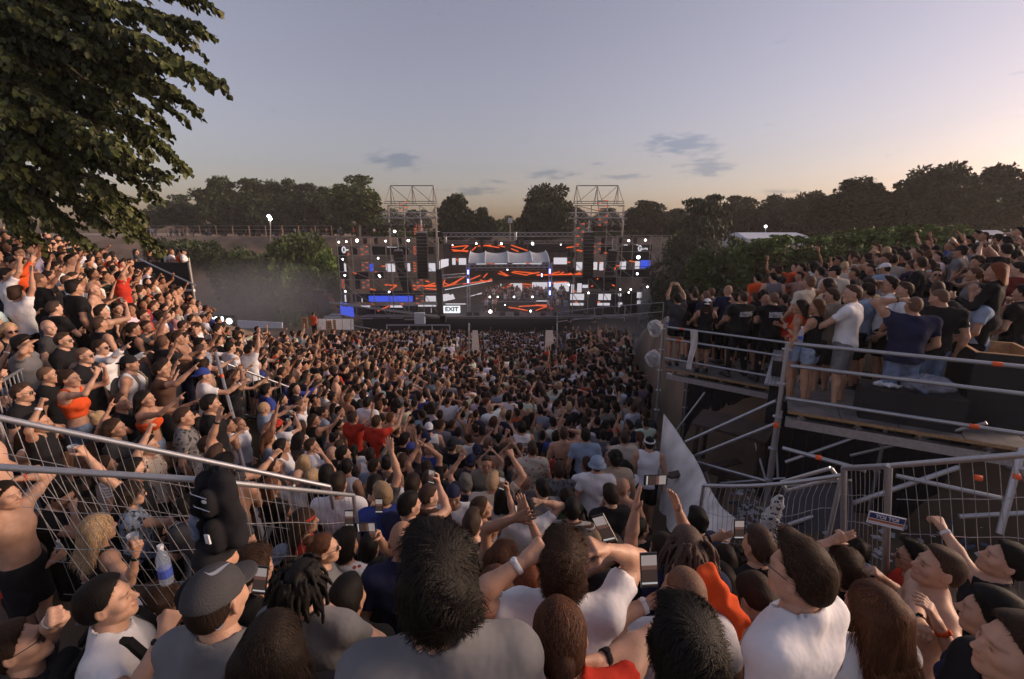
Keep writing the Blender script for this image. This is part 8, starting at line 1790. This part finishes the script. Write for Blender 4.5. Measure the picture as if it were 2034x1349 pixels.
def rand_spec(x, y, u):
    f = rf.random() < .32; sx = 'f' if f else 'm'
    hair = wpick(dict(long=50, ponytail=22, bun=18, short=6, curly=4)) if f else wpick(dict(short=34, fade=26, buzz=14, thick=8, bald=6, quiff=6, curly=5, long=1))
    hc = wpick(dict(black=40, dark=30, brown=16, chestnut=6, blond=8, red=2)) if f else wpick(dict(black=45, dark=32, brown=18, blond=3, grey=2))
    top = wpick(dict(tee=46, tank=34, crop=12, bandeau=3, long=5)) if f else wpick(dict(tee=74, tank=10, none=13, long=3))
    left = x < -3.3; pa = .42 if left else .10
    def arm():
        if rf.random() < pa: return wpick(dict(fist=3, up=3, clap=2, point=9 if left else 2, phone=4, fwd=8 if left else 1, mouth=2, wave=2, peace=1, head=1, brow=1, horn=1, highphone=1))
        return wpick(dict(rel=5, down=5, fold=4, cup=2, hip=1, mouth=1))
    aR, aL = arm(), arm()
    if aR == 'clap' or aL == 'clap': aR = aL = 'clap'
    return dict(sex=sx, hair=hair, hc=hc, top=top, tc=wpick(TOPC), bottom=('hot' if f and rf.random() < .6 else wpick(dict(shorts=7, jeans=3))), bc=wpick(BOTC), aR=aR, aL=aL, skin=wpick({0: 3, 1: 5, 2: 3, 3: 2, 4: 1}), glasses=rf.random() < .22, cap=('capback' if rf.random() < .09 and not f else 'cap' if rf.random() < .04 else None), capc=wpick(dict(black=5, white=3, navy=2, red=1, blue=1)), build=rf.choice([.94, 1, 1, 1.06, 1.12]) if not f else rf.choice([.92, 1, 1.05]), hy=rf.choice([0, 0, -25, 25, 40, -40]), hp=rf.choice([0, 4, -8]), seed=rf.randrange(9))
for dep, x, y, z, u, v in ind:
    s = rand_spec(x, y, u); lm = min(LM_, key=lambda q: (q[1] - u) ** 2 + (q[2] - v) ** 2 * 1.6)[0]
    if s['top'] != 'none' and rf.random() < .16: s['pat'] = wpick(dict(stripe=2, floral=3, print=4))
    pw = {'stripe': 'striped ', 'floral': 'floral ', 'print': 'printed '}.get(s.get('pat'), '')
    cw = dict(lightblue='pale blue').get(s['tc'], s['tc'])
    wear = 'a bare torso' if s['top'] == 'none' else pw + cw + ' ' + TW[s['top']]
    hcw = {'dark': 'dark brown'}.get(s['hc'], s['hc']); hw_ = (hcw + ' ' + HW[s['hair']]) if s['hair'] not in ('bald',) else 'bald head'
    if s['cap']: hw_ = s['capc'] + ' cap'
    acts = [APH[a] for a in (s['aR'], s['aL']) if a in APH]; act = acts[0] if acts else ''
    base = '%s in %s, %s' % ('woman' if s['sex'] == 'f' else 'man', wear, hw_)
    lab = base + (', ' + act if act else '') + ', ' + lm
    if len(lab.split()) > 15: lab = base.split(',')[0] + (', ' + act if act else '') + ', ' + lm
    if len(lab.split()) > 15: lab = base.split(',')[0] + ', ' + lm
    if lab in seen:
        lab2 = base + ', ' + (acts[1] if len(acts) > 1 else 'sunglasses on' if s['glasses'] else 'arms lowered' if not acts else acts[0]) + ', ' + lm
        lab = lab2 if lab2 not in seen and len(lab2.split()) <= 16 else base + ', ' + ('farther back ' if v < 700 else 'lower down ') + lm
    if len(lab.split()) > 16: lab = base.split(',')[0] + ', ' + hw_ + ', ' + lm
    while lab in seen or len(lab.split()) > 16: s['tc'] = wpick(TOPC); lab = '%s in %s, %s, %s' % ('woman' if s['sex'] == 'f' else 'man', dict(lightblue='pale blue').get(s['tc'], s['tc']) + ' ' + TW['tee' if s['top'] == 'none' else s['top']], hw_, lm); s['top'] = 'tee' if s['top'] == 'none' else s['top']
    seen[lab] = 1; sc_ = rf.uniform(.93, 1.05) * (.95 if s['sex'] == 'f' else 1); hx = 1.66 * sc_
    ph = 'R' if s['aR'] in ('phone', 'highphone') and rf.random() < .8 else None; cp_ = 'R' if s['aR'] == 'cup' and rf.random() < .6 else None
    HELD[0] = lab.replace(',', '')
    if len(HELD[0].split()) > 12: HELD[0] = (base.split(',')[0] + ' ' + lm)
    person((x, y, z + hx), face_az(x, y, u), lab, lod='near' if dep < 7 else 'mid', scale=sc_, phone=ph, cup=cp_, group=None, **s)
# everyone farther off: one mass of people, drawn from a few dozen small figures
PARTCOL = None
def far_mat():
    m = bpy.data.materials.new('far people'); m.use_nodes = True; nt = m.node_tree; N = nt.nodes; L = nt.links; b = N['Principled BSDF']; b.inputs['Roughness'].default_value = .8; b.inputs['Specular IOR Level'].default_value = .2
    vc = N.new('ShaderNodeVertexColor'); vc.layer_name = 'col'; s = N.new('ShaderNodeSeparateColor'); L.new(vc.outputs['Color'], s.inputs[0]); cur = None
    a = N.new('ShaderNodeAttribute'); a.attribute_type = 'INSTANCER'; a.attribute_name = 'c_skin'; cur = a.outputs['Color']
    for nm, ch in (('c_top', 0), ('c_bot', 1), ('c_hair', 2)):
        a = N.new('ShaderNodeAttribute'); a.attribute_type = 'INSTANCER'; a.attribute_name = nm; mx = N.new('ShaderNodeMix'); mx.data_type = 'RGBA'; L.new(s.outputs[ch], mx.inputs[0]); L.new(cur, mx.inputs[6]); L.new(a.outputs['Color'], mx.inputs[7]); cur = mx.outputs[2]
    L.new(cur, b.inputs['Base Color']); return m
FM = far_mat(); vcoll = bpy.data.collections.new('far_figures')
NVAR = 30
for i in range(NVAR):
    s = rand_spec(0, 30, 0) if i % 3 else rand_spec(-6, 6, 0); P = build_arrays(s['sex'], s['aR'], s['aL'], R(s['hy']), R(s['hp']), 0, s['top'] if s['top'] != 'none' or i % 2 else 'tee', s['bottom'], .045, .021, .016, s['build'], 0, .09, i)
    Vs, Qs, Cs = [P.body[0]], [P.body[1]], [np.zeros_like(P.body[0])]; n = len(P.body[0])
    hv, hq, _ = hair_mesh(s['hair'] if s['hair'] not in ('dreads', 'braids', 'curly') else 'short', .022, i); HRm, hc0 = P.head; hv = hv @ HRm.T + hc0
    for (V, Q), c in (((P.top or (np.zeros((0, 3)), np.zeros((0, 4), int))), (1, 0, 0)), (P.bottom, (0, 1, 0)), ((hv, hq), (0, 0, 1)), (P.shoes if i < 10 else (np.zeros((0, 3)), np.zeros((0, 4), int)), (0, 1, 0))):
        Vs.append(V); Qs.append(np.asarray(Q, int) + n); Cs.append(np.ones_like(V) * np.array(c)); n += len(V)
    me = mesh_of('far_person', np.concatenate(Vs), np.concatenate(Qs), [FM], col=np.concatenate(Cs), smooth=True); vcoll.objects.link(bpy.data.objects.new('far_person_%02d' % i, me))
def crowd_mass(name, pts, label):
    me = bpy.data.meshes.new(name); me.from_pydata([p[:3] for p in pts], [], []); o = link(name, me); tag(o, label, 'crowd', kind='stuff'); n = len(pts)
    def attr(nm, tp, vals, key='value'): a = me.attributes.new(nm, tp, 'POINT'); a.data.foreach_set(key, np.asarray(vals, np.float32 if tp != 'INT' else np.int32).ravel())
    attr('rz', 'FLOAT', [p[3] for p in pts]); attr('sc', 'FLOAT', [rf.uniform(.9, 1.04) for _ in pts]); attr('vi', 'INT', [(rf.randrange(NVAR // 3) * 3 if p[4] else rf.randrange(NVAR)) for p in pts])
    for nm, pal in (('c_skin', lambda: SK[rf.randrange(5)]), ('c_top', lambda: [c * rf.uniform(.8, 1.1) for c in CC[wpick(TOPC)]]), ('c_bot', lambda: CC[wpick(BOTC)]), ('c_hair', lambda: HC[wpick(dict(black=40, dark=32, brown=20, chestnut=5, blond=5))])):
        attr(nm, 'FLOAT_VECTOR', [pal() for _ in pts], 'vector')
    ng = bpy.data.node_groups.new(name, 'GeometryNodeTree'); ng.interface.new_socket('Geometry', in_out='INPUT', socket_type='NodeSocketGeometry'); ng.interface.new_socket('Geometry', in_out='OUTPUT', socket_type='NodeSocketGeometry'); N = ng.nodes; L = ng.links
    gi, go = N.new('NodeGroupInput'), N.new('NodeGroupOutput'); ip = N.new('GeometryNodeInstanceOnPoints'); ci = N.new('GeometryNodeCollectionInfo'); ci.inputs['Collection'].default_value = vcoll; ci.inputs['Separate Children'].default_value = True; ci.inputs['Reset Children'].default_value = True
    mp = N.new('GeometryNodeMeshToPoints'); L.new(gi.outputs[0], mp.inputs[0]); L.new(mp.outputs[0], ip.inputs['Points']); L.new(ci.outputs[0], ip.inputs['Instance']); ip.inputs['Pick Instance'].default_value = True
    def na(nm, tp): a = N.new('GeometryNodeInputNamedAttribute'); a.data_type = tp; a.inputs[0].default_value = nm; return a.outputs[0]
    L.new(na('vi', 'INT'), ip.inputs['Instance Index']); cb = N.new('ShaderNodeCombineXYZ'); L.new(na('rz', 'FLOAT'), cb.inputs[2]); er = N.new('FunctionNodeEulerToRotation'); L.new(cb.outputs[0], er.inputs[0]); L.new(er.outputs[0], ip.inputs['Rotation']); L.new(na('sc', 'FLOAT'), ip.inputs['Scale']); L.new(ip.outputs[0], go.inputs[0])
    md = o.modifiers.new('crowd', 'NODES'); md.node_group = ng
mass = [(x, y, z, R(-face_az(x, y, u)), x < -3.3 and y < 18) for dep, x, y, z, u, v in rest if u > -60 or dep < 12]
# people on the stage around the dj, and walkers on the bank
for i in range(110): x = rf.uniform(atY(966, 590, 54.5).x, atY(1122, 590, 54.5).x); mass.append((x, rf.uniform(52.2, 55.2), ZL + rf.uniform(0.1, 1.0), R(rf.uniform(140, 220)), False))
for i in range(26): x = atY(rf.choice([rf.uniform(1085, 1128), rf.uniform(1085, 1128), rf.uniform(960, 985)]), 600, 51).x; mass.append((x, rf.uniform(49.6, 51.8), ZL, R(rf.uniform(0, 360)), False))
for i in range(46): u = rf.choice([rf.uniform(268, 300), rf.uniform(340, 440), rf.uniform(300, 620), rf.uniform(640, 880)]); yb = rf.uniform(85, 92); mass.append((atY(u, 470, yb).x, yb, Gf(atY(u, 470, yb).x, yb), R(rf.uniform(0, 360)), False))
HELD[0] = None
crowd_mass('crowd', mass, 'dense festival crowd filling the bowl between the nearer people and the stage')
for (u, v, Y, l) in [(622, 633, 32.5, 'steward in orange vest standing beside the plywood placard'), (1132, 645, 30, 'cameraman in black standing behind the pit rail, left of two'), (1181, 645, 30, 'cameraman in black standing behind the pit rail, right of two'), (1124, 608, 48.6, 'person in pale blue top and jeans standing at the stage edge')]:
    hp_ = atY(u, v - 9 if Y < 40 else v - 14, Y); person(hp_, rf.uniform(-40, 40), l, lod='mid', tc='orange' if 'vest' in l else 'lightblue' if 'pale' in l else 'black', bottom='jeans', bc='denim' if 'jeans' in l else 'black', top='tee', scale=1.05, seed=2)

# ------------------------------------------------------------------ dusty evening air
hzm = bpy.data.materials.new('haze'); hzm.use_nodes = True; _n = hzm.node_tree; _n.nodes.clear(); _o = _n.nodes.new('ShaderNodeOutputMaterial'); _v = _n.nodes.new('ShaderNodeVolumePrincipled')
_v.inputs['Density'].default_value = .0007; _v.inputs['Color'].default_value = (.93, .86, .84, 1); _v.inputs['Anisotropy'].default_value = .2; _n.links.new(_v.outputs[0], _o.inputs['Volume'])
mb = MB(); mb.box((0, 55, 2.0), (320, 190, 30)); tag(mb.build('haze', hzm), 'thin dusty haze hanging over the whole bowl', 'haze', kind='stuff')
